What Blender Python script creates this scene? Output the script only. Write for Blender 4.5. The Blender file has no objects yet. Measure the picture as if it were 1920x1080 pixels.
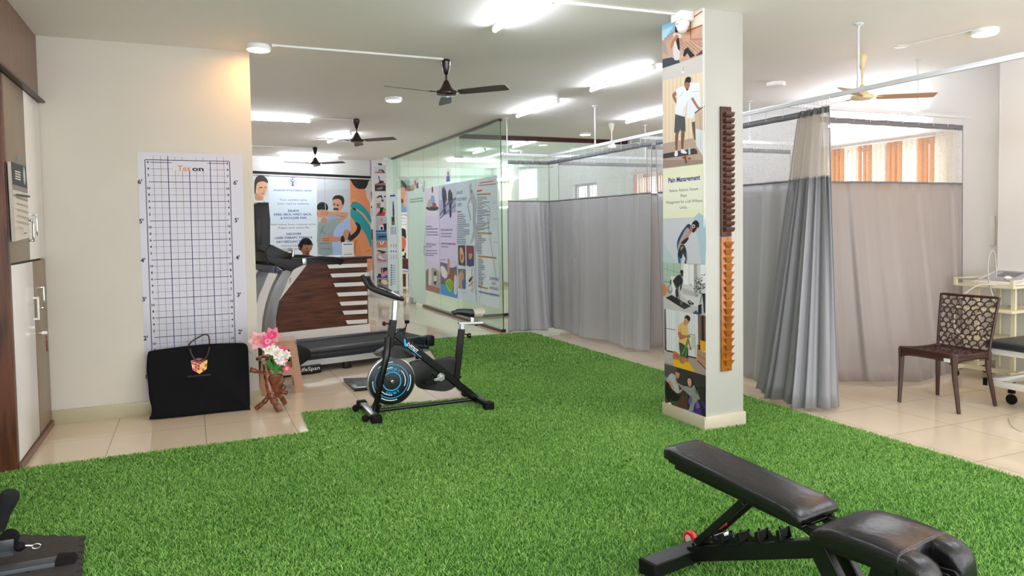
import bpy, bmesh, math, random
import numpy as np
from mathutils import Vector, Matrix
rnd = random.Random(7)
PI = math.pi
scene = bpy.context.scene
COL = scene.collection
def R(a): return math.radians(a)
def V(*a): return Vector(a)

# ------------------------------------------------------------------ camera model (measured from the photograph)
EYE = 1.43752; FOC = 1372.2; PX = 960.0; PY = 485.0
def cam_axes(yaw, pitch, roll):
    f = Vector((math.sin(yaw)*math.cos(pitch), math.cos(yaw)*math.cos(pitch), math.sin(pitch)))
    r = Vector((math.cos(yaw), -math.sin(yaw), 0)); u = r.cross(f)
    return (math.cos(roll)*r + math.sin(roll)*u, -math.sin(roll)*r + math.cos(roll)*u, f)
CR, CU, CF = cam_axes(.412252, -.0438023, -.0151190)
CO = Vector((0, 0, EYE))
def ray(x, y): return CF + CR*((x-PX)/FOC) - CU*((y-PY)/FOC)
def onplane(x, y, o, n):
    d = ray(x, y); n = Vector(n); t = (Vector(o)-CO).dot(n)/d.dot(n); return CO + d*t
def onz(x, y, z=0.0): return onplane(x, y, (0,0,z), (0,0,1))
def onx(x, y, X): return onplane(x, y, (X,0,0), (1,0,0))
def ony(x, y, Y): return onplane(x, y, (0,Y,0), (0,1,0))

# ------------------------------------------------------------------ materials
def lin(c):
    c = c/255.0
    return c/12.92 if c <= .04045 else ((c+.055)/1.055)**2.4
def rgb(h):
    if isinstance(h, str):
        h = h.lstrip('#'); h = tuple(int(h[i:i+2], 16) for i in (0,2,4))
    return (lin(h[0]), lin(h[1]), lin(h[2]), 1)
MATS = {}
def mat(name, color, rough=.5, metal=0, spec=.5, noise=0, nscale=8, bump=0, bscale=60, emit=None, estr=0, coat=0, sheen=0, stretch=None, trans=0, color2=None):
    if name in MATS: return MATS[name]
    m = bpy.data.materials.new(name); m.use_nodes = True
    nt = m.node_tree; b = nt.nodes['Principled BSDF']
    c = rgb(color); b.inputs['Base Color'].default_value = c
    b.inputs['Roughness'].default_value = rough; b.inputs['Metallic'].default_value = metal
    b.inputs['Specular IOR Level'].default_value = spec
    b.inputs['Coat Weight'].default_value = coat; b.inputs['Sheen Weight'].default_value = sheen
    if trans: b.inputs['Transmission Weight'].default_value = trans
    tc = nt.nodes.new('ShaderNodeTexCoord')
    src = tc.outputs['Object']
    if stretch:
        mp = nt.nodes.new('ShaderNodeMapping'); mp.inputs['Scale'].default_value = stretch
        nt.links.new(src, mp.inputs['Vector']); src = mp.outputs['Vector']
    if noise or color2:
        n = nt.nodes.new('ShaderNodeTexNoise'); n.inputs['Scale'].default_value = nscale; n.inputs['Detail'].default_value = 5
        nt.links.new(src, n.inputs['Vector'])
        r = nt.nodes.new('ShaderNodeValToRGB'); r.color_ramp.elements[0].position = .32; r.color_ramp.elements[1].position = .68
        c2 = rgb(color2) if color2 else tuple(min(1, v*(1+noise)) for v in c[:3])+(1,)
        c1 = c if color2 else tuple(v*(1-noise) for v in c[:3])+(1,)
        r.color_ramp.elements[0].color = c1; r.color_ramp.elements[1].color = c2
        nt.links.new(n.outputs['Fac'], r.inputs['Fac']); nt.links.new(r.outputs['Color'], b.inputs['Base Color'])
    if bump:
        n2 = nt.nodes.new('ShaderNodeTexNoise'); n2.inputs['Scale'].default_value = bscale; n2.inputs['Detail'].default_value = 3
        nt.links.new(src, n2.inputs['Vector'])
        bp = nt.nodes.new('ShaderNodeBump'); bp.inputs['Strength'].default_value = bump; bp.inputs['Distance'].default_value = .01
        nt.links.new(n2.outputs['Fac'], bp.inputs['Height']); nt.links.new(bp.outputs['Normal'], b.inputs['Normal'])
    if emit:
        b.inputs['Emission Color'].default_value = rgb(emit); b.inputs['Emission Strength'].default_value = estr
    MATS[name] = m; return m
def flat(color, rough=.45):                      # printed ink / plain plastic
    return mat('print_%s' % (color if isinstance(color, str) else '%02x%02x%02x' % color).lstrip('#'), color, rough, spec=.3)

# ------------------------------------------------------------------ objects
ROOTM = {}
def tag(o, label=None, cat=None, group=None, kind=None):
    if label: o['label'] = label
    if cat: o['category'] = cat
    if group: o['group'] = group
    if kind: o['kind'] = kind
    return o
def thing(name, label, cat, loc=(0,0,0), rz=0, group=None):
    o = bpy.data.objects.new(name, None); COL.objects.link(o); o.empty_display_size = .1
    o.location = loc; o.rotation_euler = (0,0,rz)
    ROOTM[o.name] = Matrix.Translation(Vector(loc)) @ Matrix.Rotation(rz, 4, 'Z')
    return tag(o, label, cat, group)
def kids(o): return [c for c in list(COL.objects) if c.parent == o]
def copy_tree(o, parent=None):
    c = o.copy(); COL.objects.link(c); c.parent = parent
    for ch in kids(o): copy_tree(ch, c)
    return c
def dup(o, loc, rz=None, label=None, group=None):
    c = copy_tree(o); c.location = loc
    if rz is not None: c.rotation_euler = (0,0,rz)
    if label: c['label'] = label
    if group: c['group'] = group
    return c

class B:
    """collects shapes and links them as one mesh object"""
    def __init__(s): s.bm = bmesh.new(); s.mi = 0; s.mats = []
    def m(s, mt):
        if mt not in s.mats: s.mats.append(mt)
        s.mi = s.mats.index(mt); return s
    def _f(s, vs, smooth=True):
        try:
            f = s.bm.faces.new(vs); f.material_index = s.mi; f.smooth = smooth; return f
        except ValueError: return None
    def poly(s, pts, smooth=False):
        return s._f([s.bm.verts.new(p) for p in pts], smooth)
    def box(s, c, d, rot=None, bev=0, seg=2):
        c = Vector(c); hx, hy, hz = d[0]/2, d[1]/2, d[2]/2
        vs = []
        for x, y, z in ((-1,-1,-1),(1,-1,-1),(1,1,-1),(-1,1,-1),(-1,-1,1),(1,-1,1),(1,1,1),(-1,1,1)):
            p = Vector((x*hx, y*hy, z*hz))
            if rot is not None: p = rot @ p
            vs.append(s.bm.verts.new(c+p))
        fs = [s._f([vs[i] for i in q], False) for q in ((0,3,2,1),(4,5,6,7),(0,1,5,4),(1,2,6,5),(2,3,7,6),(3,0,4,7))]
        if bev:
            es = {e for f in fs for e in f.edges}
            r = bmesh.ops.bevel(s.bm, geom=list(es), offset=bev, segments=seg, affect='EDGES', profile=.5)
            for f in r['faces']: f.smooth = True; f.material_index = s.mi
        return s
    def rings(s, rings, cap0=True, cap1=True, smooth=True, closed=True):
        rv = [[s.bm.verts.new(p) for p in r] for r in rings]
        n = len(rv[0])
        for a, b in zip(rv, rv[1:]):
            for i in range(n if closed else n-1):
                s._f([a[i], a[(i+1)%n], b[(i+1)%n], b[i]], smooth)
        if cap0: s._f(rv[0][::-1], False)
        if cap1: s._f(rv[-1], False)
        return s
    def tube(s, pts, r, n=10, caps=True, closed=False, flat_=None):
        pts = [Vector(p) for p in pts]; k = len(pts)
        rs = r if isinstance(r, (list, tuple)) else [r]*k
        def tan(i):
            if closed: return (pts[(i+1)%k]-pts[i-1]).normalized()
            return (pts[min(i+1,k-1)]-pts[max(i-1,0)]).normalized()
        t = tan(0); up = Vector((0,0,1)) if abs(t.z) < .9 else Vector((1,0,0))
        nx = t.cross(up).normalized(); out = []
        for i in range(k):
            t = tan(i); nx = (nx - t*nx.dot(t)).normalized(); ny = t.cross(nx)
            fx, fy = flat_ if flat_ else (1,1)
            out.append([pts[i] + (nx*math.cos(2*PI*j/n)*fx + ny*math.sin(2*PI*j/n)*fy)*rs[i] for j in range(n)])
        if closed:
            out.append(out[0]); rv = [[s.bm.verts.new(p) for p in q] for q in out[:-1]]; rv.append(rv[0])
            for a, b in zip(rv, rv[1:]):
                for i in range(n): s._f([a[i], a[(i+1)%n], b[(i+1)%n], b[i]])
            return s
        return s.rings(out, caps, caps)
    def cyl(s, p0, p1, r0, r1=None, n=24): return s.tube([p0, p1], [r0, r0 if r1 is None else r1], n)
    def lathe(s, prof, c=(0,0,0), axis='Z', n=28, cap0=True, cap1=True):
        c = Vector(c)
        def P(r, z, a):
            x, y = r*math.cos(a), r*math.sin(a)
            return c + (Vector((x,y,z)) if axis == 'Z' else Vector((x,z,y)) if axis == 'Y' else Vector((z,x,y)))
        return s.rings([[P(max(r,1e-5), z, 2*PI*j/n) for j in range(n)] for r, z in prof], cap0, cap1)
    def ell(s, c, r, n=14, k=9, rot=None):
        c = Vector(c); rr = []
        for i in range(1, k):
            a = PI*i/k
            q = []
            for j in range(n):
                p = Vector((r[0]*math.sin(a)*math.cos(2*PI*j/n), r[1]*math.sin(a)*math.sin(2*PI*j/n), -r[2]*math.cos(a)))
                q.append(c + (rot @ p if rot else p))
            rr.append(q)
        return s.rings(rr)
    def prism(s, pts, vec, bev=0, smooth_side=False):
        vec = Vector(vec); a = [s.bm.verts.new(Vector(p)) for p in pts]; b = [s.bm.verts.new(Vector(p)+vec) for p in pts]
        n = len(a); fs = [s._f(a[::-1], False), s._f(b, False)]
        for i in range(n): s._f([a[i], a[(i+1)%n], b[(i+1)%n], b[i]], smooth_side)
        if bev:
            es = [e for f in fs if f for e in f.edges]
            r = bmesh.ops.bevel(s.bm, geom=es, offset=bev, segments=2, affect='EDGES', profile=.5)
            for f in r['faces']: f.smooth = True
        return s
    def grid(s, fn, nu, nv, smooth=True):
        g = [[s.bm.verts.new(fn(i/nu, j/nv)) for j in range(nv+1)] for i in range(nu+1)]
        for i in range(nu):
            for j in range(nv): s._f([g[i][j], g[i+1][j], g[i+1][j+1], g[i][j+1]], smooth)
        return s
    def build(s, name, mt=None, parent=None, w=False, sharp=35, mods=None, **kw):
        me = bpy.data.meshes.new(name)
        bmesh.ops.recalc_face_normals(s.bm, faces=[f for f in s.bm.faces]) if kw.pop('recalc', True) else None
        s.bm.to_mesh(me); s.bm.free()
        for q in (s.mats or [mt]): me.materials.append(q)
        try: me.set_sharp_from_angle(angle=R(sharp))
        except Exception: pass
        o = bpy.data.objects.new(name, me); COL.objects.link(o)
        if parent is not None:
            o.parent = parent
            root = parent
            while root.parent: root = root.parent
            if w: me.transform(ROOTM.get(root.name, Matrix()).inverted())
        tag(o, kw.get('label'), kw.get('cat'), kw.get('group'), kw.get('kind'))
        return o
def cr(pts, n=6, closed=True):
    """smooth curve through points"""
    pts = [Vector(p) for p in pts]; k = len(pts); out = []
    rng = range(k) if closed else range(k-1)
    for i in rng:
        if closed: p0, p1, p2, p3 = pts[i-1], pts[i], pts[(i+1)%k], pts[(i+2)%k]
        else: p0, p1, p2, p3 = pts[max(i-1,0)], pts[i], pts[i+1], pts[min(i+2,k-1)]
        for j in range(n):
            t = j/n
            out.append(.5*((2*p1)+(p2-p0)*t+(2*p0-5*p1+4*p2-p3)*t*t+(3*p1-p0-3*p2+p3)*t*t*t))
    if not closed: out.append(pts[-1])
    return out
_fc = {}
def text_tris(s, bold=0.0):
    """text as triangles in its own plane, height 1 em, plus its bounds"""
    key = (s, bold)
    if key in _fc: return _fc[key]
    cu = bpy.data.curves.new('tmp', 'FONT'); cu.body = s; cu.size = 1; cu.resolution_u = 2; cu.offset = bold
    o = bpy.data.objects.new('tmp', cu); COL.objects.link(o)
    dg = bpy.context.evaluated_depsgraph_get(); ev = o.evaluated_get(dg); me = ev.to_mesh()
    vs = [(v.co.x, v.co.y) for v in me.vertices]; fs = [tuple(p.vertices) for p in me.polygons]
    ev.to_mesh_clear(); bpy.data.objects.remove(o); bpy.data.curves.remove(cu)
    _fc[key] = (vs, fs); return vs, fs

class Art:
    """a flat print: layers of ink shapes on a vertical plane, traced on the photograph"""
    def __init__(s, o, n, lift=.0004):
        s.o = Vector(o); s.n = Vector(n).normalized()
        s.v = Vector((0,0,1)); s.u = s.v.cross(s.n).normalized()
        s.b = B(); s.k = 0; s.lift = lift
    def P(s, x, y): return onplane(x, y, s.o, s.n)
    def off(s): s.k += 1; return s.n*(s.lift*s.k)
    def poly(s, pts, col, sm=0, T=None):
        if T: pts = [T(*p) for p in pts]
        if sm: pts = [(q.x, q.y) for q in cr([Vector((a,b,0)) for a, b in pts], sm)]
        d = s.off(); s.b.m(flat(col) if not hasattr(col, 'node_tree') else col)
        s.b.poly([s.P(*p)+d for p in pts]); return s
    def line(s, pts, col, w=1.0, T=None, sm=0):
        if T: pts = [T(*p) for p in pts]
        if sm: pts = [(q.x, q.y) for q in cr([Vector((a,b,0)) for a, b in pts], sm, False)]
        d = s.off(); s.b.m(flat(col))
        P3 = [s.P(*p) for p in pts]
        for a, b in zip(P3, P3[1:]):
            t = (b-a); 
            if t.length < 1e-6: continue
            sd = s.n.cross(t.normalized())*w*.5; e = t.normalized()*(w*.25 if len(P3) > 2 else 0)
            s.b.poly([a-sd-e+d, b-sd+e+d, b+sd+e+d, a+sd-e+d])
        return s
    def disc(s, x, y, r, col, T=None, n=20, ry=None):
        if T: x, y = T(x, y)
        c = s.P(x, y); d = s.off(); s.b.m(flat(col))
        s.b.poly([c + s.u*(r*math.cos(2*PI*i/n)) + s.v*((ry or r)*math.sin(2*PI*i/n)) + d for i in range(n)]); return s
    def elp(s, x, y, rx, ry, col, T=None, n=22):
        return s.poly([(x+rx*math.cos(2*PI*i/n), y+ry*math.sin(2*PI*i/n)) for i in range(n)], col, 0, T)
    def ring(s, x, y, r, w, col, T=None, n=24):
        if T: x, y = T(x, y)
        c = s.P(x, y); d = s.off(); s.b.m(flat(col))
        for i in range(n):
            a, b_ = 2*PI*i/n, 2*PI*(i+1)/n
            q = lambda rr, t: c + s.u*(rr*math.cos(t)) + s.v*(rr*math.sin(t)) + d
            s.b.poly([q(r,a), q(r,b_), q(r-w,b_), q(r-w,a)])
        return s
    def text(s, t, x, y, size, col, T=None, bold=0.0, wid=None, align='C', slope=None, x2=None):
        """centre (or left) of the line at the pixel; size = cap height in metres; wid = line width in metres"""
        if T: x, y = T(x, y)
        vs, fs = text_tris(t, bold)
        if not vs: return s
        xs = [v[0] for v in vs]; x0, x1 = min(xs), max(xs)
        sy = size/.73; sx = sy if wid is None else wid/(x1-x0)
        c = s.P(x, y); ox = (x0+x1)/2 if align == 'C' else x0
        d = s.off(); s.b.m(flat(col))
        W = [c + s.u*((a-ox)*sx) + s.v*((b-.36)*sy) + d for a, b in vs]
        bv = [s.b.bm.verts.new(p) for p in W]
        for f in fs: s.b._f([bv[i] for i in f], False)
        return s
    def build(s, name, parent=None, **kw): return s.b.build(name, None, parent, w=parent is not None, recalc=False, **kw)
def crop(x0, y0, sc): return lambda x, y: (x0+x/sc, y0+y/sc)
# ================================================================== the room
CEIL = 2.892
M = {}
def node_mat(name):
    m = bpy.data.materials.new(name); m.use_nodes = True; nt = m.node_tree
    return m, nt, nt.nodes['Principled BSDF']
# floor: polished beige vitrified tiles, 0.6 m
def tile_mat():
    m, nt, b = node_mat('polished_beige_tile')
    tc = nt.nodes.new('ShaderNodeTexCoord'); mp = nt.nodes.new('ShaderNodeMapping')
    mp.inputs['Location'].default_value = (-.05, -.43, 0)
    br = nt.nodes.new('ShaderNodeTexBrick'); br.offset = 0; br.inputs['Scale'].default_value = 1
    br.inputs['Mortar Size'].default_value = .0022; br.inputs['Brick Width'].default_value = .6; br.inputs['Row Height'].default_value = .6
    br.inputs['Color1'].default_value = rgb('#e3d3ba'); br.inputs['Color2'].default_value = rgb('#e0cfb5'); br.inputs['Mortar'].default_value = rgb('#8f8271')
    n = nt.nodes.new('ShaderNodeTexNoise'); n.inputs['Scale'].default_value = 2.2; n.inputs['Detail'].default_value = 6
    mx = nt.nodes.new('ShaderNodeMix'); mx.data_type = 'RGBA'; mx.blend_type = 'MULTIPLY'; mx.inputs[0].default_value = .25
    rr = nt.nodes.new('ShaderNodeValToRGB'); rr.color_ramp.elements[0].color = (.8,.8,.8,1); rr.color_ramp.elements[1].color = (1,1,1,1)
    L = nt.links.new
    L(tc.outputs['Object'], mp.inputs['Vector']); L(mp.outputs['Vector'], br.inputs['Vector']); L(mp.outputs['Vector'], n.inputs['Vector'])
    L(n.outputs['Fac'], rr.inputs['Fac']); L(br.outputs['Color'], mx.inputs[6]); L(rr.outputs['Color'], mx.inputs[7]); L(mx.outputs[2], b.inputs['Base Color'])
    b.inputs['Roughness'].default_value = .07; b.inputs['IOR'].default_value = 1.55
    return m
M['tile'] = tile_mat()
M['wall'] = mat('cream_wall_paint', '#cdc7bb', .6, noise=.03, nscale=1.6, bump=.04, bscale=90)
M['wallw'] = mat('white_wall_paint', '#e4e2de', .6, noise=.02, nscale=1.5, bump=.03, bscale=80)
M['ceil'] = mat('ceiling_paint', '#f0ede8', .7, noise=.015, nscale=.8, bump=.15, bscale=2.5)
M['skirt'] = mat('beige_skirting_tile', '#b8b092', .25, noise=.04, nscale=6)
M['pillar'] = mat('pillar_paint', '#b6b5ad', .55, noise=.035, nscale=3, bump=.03)
M['green'] = mat('pale_green_wall', '#e8eee9', .6)

def struct(name, b, mt, **kw): return b.build(name, mt, None, kind='structure', **kw)
XR = 6.95; XL = -1.75; YN = -0.7; YB = 17.5
struct('floor', B().box(((XL+XR)/2, (YN+YB)/2, -.05), (XR-XL+.3, YB-YN, .1)), M['tile'])
struct('ceiling', B().box(((XL+XR)/2, (YN+YB)/2, CEIL+.05), (XR-XL+.3, YB-YN, .1)), M['ceil'])
# wall with the height chart
struct('wall_chart', B().box(((XL+.478)/2, 6.467, CEIL/2), (.478-XL, .18, CEIL)), M['wall'])
struct('baseboard_chart', B().box(((-1.0+.488)/2, 6.371, .055), (1.488, .014, .11), bev=.002).box((.483, 6.46, .055), (.012, .19, .11)), M['skirt'])
struct('wall_left', B().box((XL-.08, (YN+YB)/2, CEIL/2), (.16, YB-YN, CEIL)), M['wall'])
# right wall with window openings
wins = [(4.98, 6.5, .95, 2.27), (9.0, 10.6, .95, 2.27), (11.9, 12.85, .95, 2.25)]
b = B(); y = YN
for (a, c, z0, z1) in wins:
    b.box((XR+.09, (y+a)/2, CEIL/2), (.18, a-y, CEIL)); b.box((XR+.09, (a+c)/2, z0/2), (.18, c-a, z0)); b.box((XR+.09, (a+c)/2, (z1+CEIL)/2), (.18, c-a, CEIL-z1)); y = c
b.box((XR+.09, (y+YB)/2, CEIL/2), (.18, YB-y, CEIL))
struct('wall_right', b, M['wallw'])
struct('trim_1', B().box((6.87, 3.1, CEIL/2), (.16, 2.55, CEIL)).box((6.79, 3.1, .05), (.012, 2.55, .1)), M['wallw'])
struct('baseboard_right', B().box((XR-.006, 10.4, .05), (.012, 12.0, .1)), M['skirt'])
# reception back wall, 12 degrees off square
RA = R(12); RO = V(1.16, 15.1, 0); RU = V(math.cos(RA), math.sin(RA), 0); RN = V(math.sin(RA), -math.cos(RA), 0)
def rec(a, z, d=0): return RO + RU*a + V(0,0,z) + RN*d
rotRA = Matrix.Rotation(RA, 3, 'Z')
struct('wall_reception', B().box(rec(-.2, CEIL/2, -.08), (6.0, .16, CEIL), rot=rotRA), M['wallw'])
struct('wall_back', B().box((5.2, 17.2, CEIL/2), (4.0, .16, CEIL)), M['green'])
# square pillar
PXL, PXR_, PYN, PYF = 3.215, 3.552, 4.062, 4.535
struct('pillar', B().box(((PXL+PXR_)/2, (PYN+PYF)/2, CEIL/2), (PXR_-PXL, PYF-PYN, CEIL), bev=.003), M['pillar'])
struct('trim_2', B().box(((PXL+PXR_)/2, (PYN+PYF)/2, .052), (PXR_-PXL+.026, PYF-PYN+.026, .104), bev=.003), mat('pillar_skirting', '#cabfa9', .35, noise=.03))
# far pillar between desk and glass (carries exercise pictures)
FP = [onz(698,553), onz(731,558)]
# window frames and grilles
M['winframe'] = mat('grey_window_frame', '#8d8f92', .4, metal=.3)
for i, (a, c, z0, z1) in enumerate(wins):
    b = B(); yc = (a+c)/2; zc = (z0+z1)/2
    for y in (a+.02, c-.02, yc): b.box((XR+.1, y, zc), (.05, .04, z1-z0))
    for z in (z0+.02, z1-.02): b.box((XR+.1, yc, z), (.05, c-a, .04))
    if i != 0:
        k = 7
        for j in range(1, k): b.cyl((XR+.06, a+(c-a)*j/k, z0), (XR+.06, a+(c-a)*j/k, z1), .006, n=6)
        for z in np.arange(z0+.15, z1, .22): b.cyl((XR+.06, a, z), (XR+.06, c, z), .006, n=6)
    struct('window_%d' % (i+1), b, M['winframe'])

# ================================================================== camera, world
cd = bpy.data.cameras.new('camera'); cam = bpy.data.objects.new('camera', cd); COL.objects.link(cam); scene.camera = cam
mw = Matrix((( CR.x, CU.x, -CF.x, CO.x), (CR.y, CU.y, -CF.y, CO.y), (CR.z, CU.z, -CF.z, CO.z), (0,0,0,1)))
cam.matrix_world = mw
cd.sensor_width = 36; cd.lens = FOC/1920*36; cd.shift_x = 0; cd.shift_y = -(540-PY)/1920; cd.clip_start = .05; cd.clip_end = 100
w = bpy.data.worlds.new('daylight'); scene.world = w; w.use_nodes = True
w.node_tree.nodes['Background'].inputs[0].default_value = (.97, .97, 1, 1); w.node_tree.nodes['Background'].inputs[1].default_value = 1.8
scene.view_settings.view_transform = 'Standard'; scene.view_settings.look = 'None'; scene.view_settings.gamma = 1
scene.view_settings.use_curve_mapping = False; scene.view_settings.exposure = 1.15
scene.cycles.use_denoising = True; scene.cycles.max_bounces = 10; scene.cycles.diffuse_bounces = 5
scene.cycles.transparent_max_bounces = 24; scene.cycles.sample_clamp_indirect = 6

# ================================================================== lamps
M['lamp_body'] = mat('white_lamp_plastic', '#f0f0ee', .4)
M['tube_on'] = mat('cool_tube_light', '#ffffff', .4, emit='#eef3ff', estr=40)
M['disc_warm'] = mat('warm_disc_light', '#ffffff', .4, emit='#ffb565', estr=42)
M['disc_cool'] = mat('neutral_disc_light', '#ffffff', .4, emit='#fff4e2', estr=9)
M['disc_off'] = mat('unlit_diffuser', '#f4f4f4', .5)
def tube_light(a, c, label, group='ceiling tube lights'):
    a, c = Vector(a), Vector(c); L = (c-a).length; mid = (a+c)/2; t = (c-a).normalized()
    o = thing('tube_light', label, 'tube light', (mid.x, mid.y, CEIL), math.atan2(t.y, t.x), group)
    B().box((0,0,-.012), (L, .03, .024), bev=.003).build('housing', M['lamp_body'], o)
    b = B(); b.tube([(-L/2+.015,0,-.038), (L/2-.015,0,-.038)], .016, 12); b.build('diffuser', M['tube_on'], o)
    for s in (-1, 1): B().box((s*(L/2-.008),0,-.033), (.018,.034,.04), bev=.004).build('end_cap', M['lamp_body'], o)
    return o
TL = [((2.05,4.95),(2.05,3.75),'cool white tube light cut off by the top edge, above the turf'),
 ((3.89,6.77),(3.89,5.6),'cool white tube light just left of the pillar top'),
 ((3.89,8.67),(3.89,7.5),'cool white tube light between the near dark fan and the curtain track'),
 ((5.56,8.70),(5.56,7.55),'cool white tube light above the curtained bays, half hidden by the pillar'),
 ((.3,9.88),(1.48,9.89),'cool white tube light crossing above the treadmill, emerging from behind the chart wall'),
 ((2.08,12.15),(2.24,11.06),'cool white tube light behind the middle dark fan'),
 ((1.57,14.55),(2.72,14.79),'cool white tube light in front of the reception wall, behind the farthest fan'),
 ((5.3,12.0),(5.3,10.95+.05),'cool white tube light beyond the brown ceiling beam'),
 ((5.0,14.8),(6.1,14.8),'cool white tube light seen through the glass partition'),
 ((-.9,8.2),(.2,8.2),'added unseen fill tube behind the chart wall, beside the treadmill'), ((-.6,12.2),(.6,12.2),'added unseen fill tube left of the farthest fan, behind the chart wall'), ((5.0,13.2),(5.0,12.6),'short added fill tube in the glazed room, beyond the rear partition'), ((.25,3.3),(.25,2.1),'added out-of-frame fill tube near the wardrobe, in front of the chart wall'), ((3.89,2.5),(3.89,1.3),'added out-of-frame fill tube above the weight bench'), ((5.56,2.6),(5.56,1.4),'added out-of-frame fill tube above the treatment bed')]  # added fill tubes, put in to brighten the far rooms and the foreground
for a, c, l in TL: tube_light((*a, 0), (*c, 0), l)
wt = tube_light((XR-.03,6.45,0), (XR-.03,5.25,0), 'cool white tube light high on the right wall above the blind', None)
wt.rotation_euler = (R(90), 0, PI/2); wt.location = (XR-.0, 5.85, 2.56)
def disc_light(x, y, label, mt, r=.095, wid=1.0):
    o = thing('disc_light', label, 'ceiling light', (x, y, CEIL), 0, 'round surface ceiling lights')
    B().lathe([(r*.96,0),(r,-.004),(r,-.03),(r*.96,-.036),(r*.86,-.0375)], n=40).build('rim', M['lamp_body'], o)
    B().lathe([(r*.86,-.0372),(r*.84,-.041),(r*.5,-.0435),(.001,-.044)], n=40).build('diffuser', mt, o)
    return o
disc_light(.53, 6.13, 'round ceiling light glowing warm over the corner of the chart wall', M['disc_warm'])
disc_light(2.11, 8.05, 'round white ceiling light left of the near dark fan, beyond it', M['disc_cool'])
disc_light(5.62, 3.74, 'round ceiling light glowing warm at the upper right', M['disc_warm'])
disc_light(5.62, 5.93, 'unlit round ceiling light right of the pillar', M['disc_off'])
disc_light(5.70, 10.1, 'round white ceiling light above the far left curtained bay', M['disc_cool'])
disc_light(5.60, 12.6, 'round white ceiling light beyond the brown ceiling beam', M['disc_cool'])
disc_light(5.1, 14.3, 'small round ceiling light seen through the glass partition', M['disc_cool'])
# ================================================================== left side: wardrobe, chart, bag, flowers, stool
def wood(name, c1, c2, axis='Z', rough=.4, scale=1.0):
    m, nt, b = node_mat(name); L = nt.links.new
    tc = nt.nodes.new('ShaderNodeTexCoord'); mp = nt.nodes.new('ShaderNodeMapping')
    s = {'Z': (14,14,1.1), 'X': (1.1,14,14), 'Y': (14,1.1,14)}[axis]; mp.inputs['Scale'].default_value = tuple(v*scale for v in s)
    n = nt.nodes.new('ShaderNodeTexNoise'); n.inputs['Scale'].default_value = 1.6; n.inputs['Detail'].default_value = 8; n.inputs['Distortion'].default_value = .8
    r = nt.nodes.new('ShaderNodeValToRGB'); r.color_ramp.elements[0].position = .35; r.color_ramp.elements[1].position = .68
    r.color_ramp.elements[0].color = rgb(c1); r.color_ramp.elements[1].color = rgb(c2)
    L(tc.outputs['Object'], mp.inputs['Vector']); L(mp.outputs['Vector'], n.inputs['Vector']); L(n.outputs['Fac'], r.inputs['Fac']); L(r.outputs['Color'], b.inputs['Base Color'])
    b.inputs['Roughness'].default_value = rough; return m
M['walnut'] = wood('dark_walnut_laminate', '#33170e', '#6a3a22', 'Z', .3)
M['brownlam'] = wood('brown_laminate', '#6e5244', '#80604f', 'Z', .4, 1.6)
M['taupe'] = wood('taupe_laminate', '#82705c', '#8e7b66', 'Z', .35, 1.6)
M['whitelam'] = mat('white_laminate', '#e9e6e2', .22)
M['darkedge'] = mat('dark_edge_band', '#2b1a14', .4)
M['chrome'] = mat('chrome', '#d8d9db', .12, metal=1)
M['steel'] = mat('brushed_steel', '#b9bbbd', .3, metal=1)
M['black'] = mat('black_plastic', '#0a0a0b', .42, spec=.35)
M['rubber'] = mat('black_rubber', '#080809', .75, spec=.25)
XF = -1.0
t = thing('loft_cabinet', 'brown laminate loft cabinet under the ceiling above the wardrobe', 'cabinet', (XF,5.6,2.41))
B().box((-1.35,5.5,2.652), (.66,1.75,.478)).build('body', M['darkedge'], t, w=True)
B().box((XF-.012,5.5,2.655), (.022,1.75,.47), bev=.002).build('door', M['brownlam'], t, w=True)
B().box((-1.31,5.52,2.409), (.7,1.71,.014)).build('bottom_edge', M['darkedge'], t, w=True)
def handle(parent, y, z, L, mt, x=XF):
    B().box((x+.03,y,z), (.012,.014,L), bev=.003).box((x+.014,y,z+L/2-.008), (.036,.014,.014), bev=.002).box((x+.014,y,z-L/2+.008), (.036,.014,.014), bev=.002).build('handle', mt, parent, w=True)
t = thing('wardrobe', 'tall wardrobe with one brown and one white door above, dark wood side panel', 'wardrobe', (XF,5.8,0))
B().box((-1.34,5.79,1.22), (.62,1.15,2.36)).build('body', M['darkedge'], t, w=True)
B().box((-1.37,5.212,1.2), (.735,.024,2.395)).build('side_panel', M['walnut'], t, w=True)
B().box((XF-.03,5.795,.02), (.09,1.14,.04)).build('plinth', M['brownlam'], t, w=True)
B().box((XF-.018,5.236,1.2), (.034,.022,2.39)).build('edge_strip', M['brownlam'], t, w=True)
d = B().box((XF-.011,5.536,1.83), (.022,.574,1.136), bev=.002).build('door', M['taupe'], t, w=True, label='brown upper door'); handle(d, 5.79, 1.46, .15, M['chrome'])
d = B().box((XF-.011,6.098,1.83), (.022,.54,1.136), bev=.002).build('door', M['whitelam'], t, w=True, label='white upper door'); handle(d, 5.92, 1.5, .15, M['chrome'])
d = B().box((XF-.011,5.572,.648), (.022,.644,1.2), bev=.002).build('door', M['whitelam'], t, w=True, label='white lower door'); handle(d, 5.85, .93, .16, M['whitelam'])
B().box((XF+.001,5.86,.80), (.006,.016,.016)).build('keyhole', M['chrome'], d, w=True)
d = B().box((XF-.011,6.148,.648), (.022,.43,1.2), bev=.002).build('door', M['taupe'], t, w=True, label='taupe lower door'); handle(d, 6.06, .985, .16, M['chrome'])
kp = onx(70,624.5,XF); 
B().cyl(kp, kp+V(.03,0,0), .012).box(kp+V(.045,0,0), (.03,.004,.02)).build('lock', M['chrome'], d, w=True)
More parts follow.
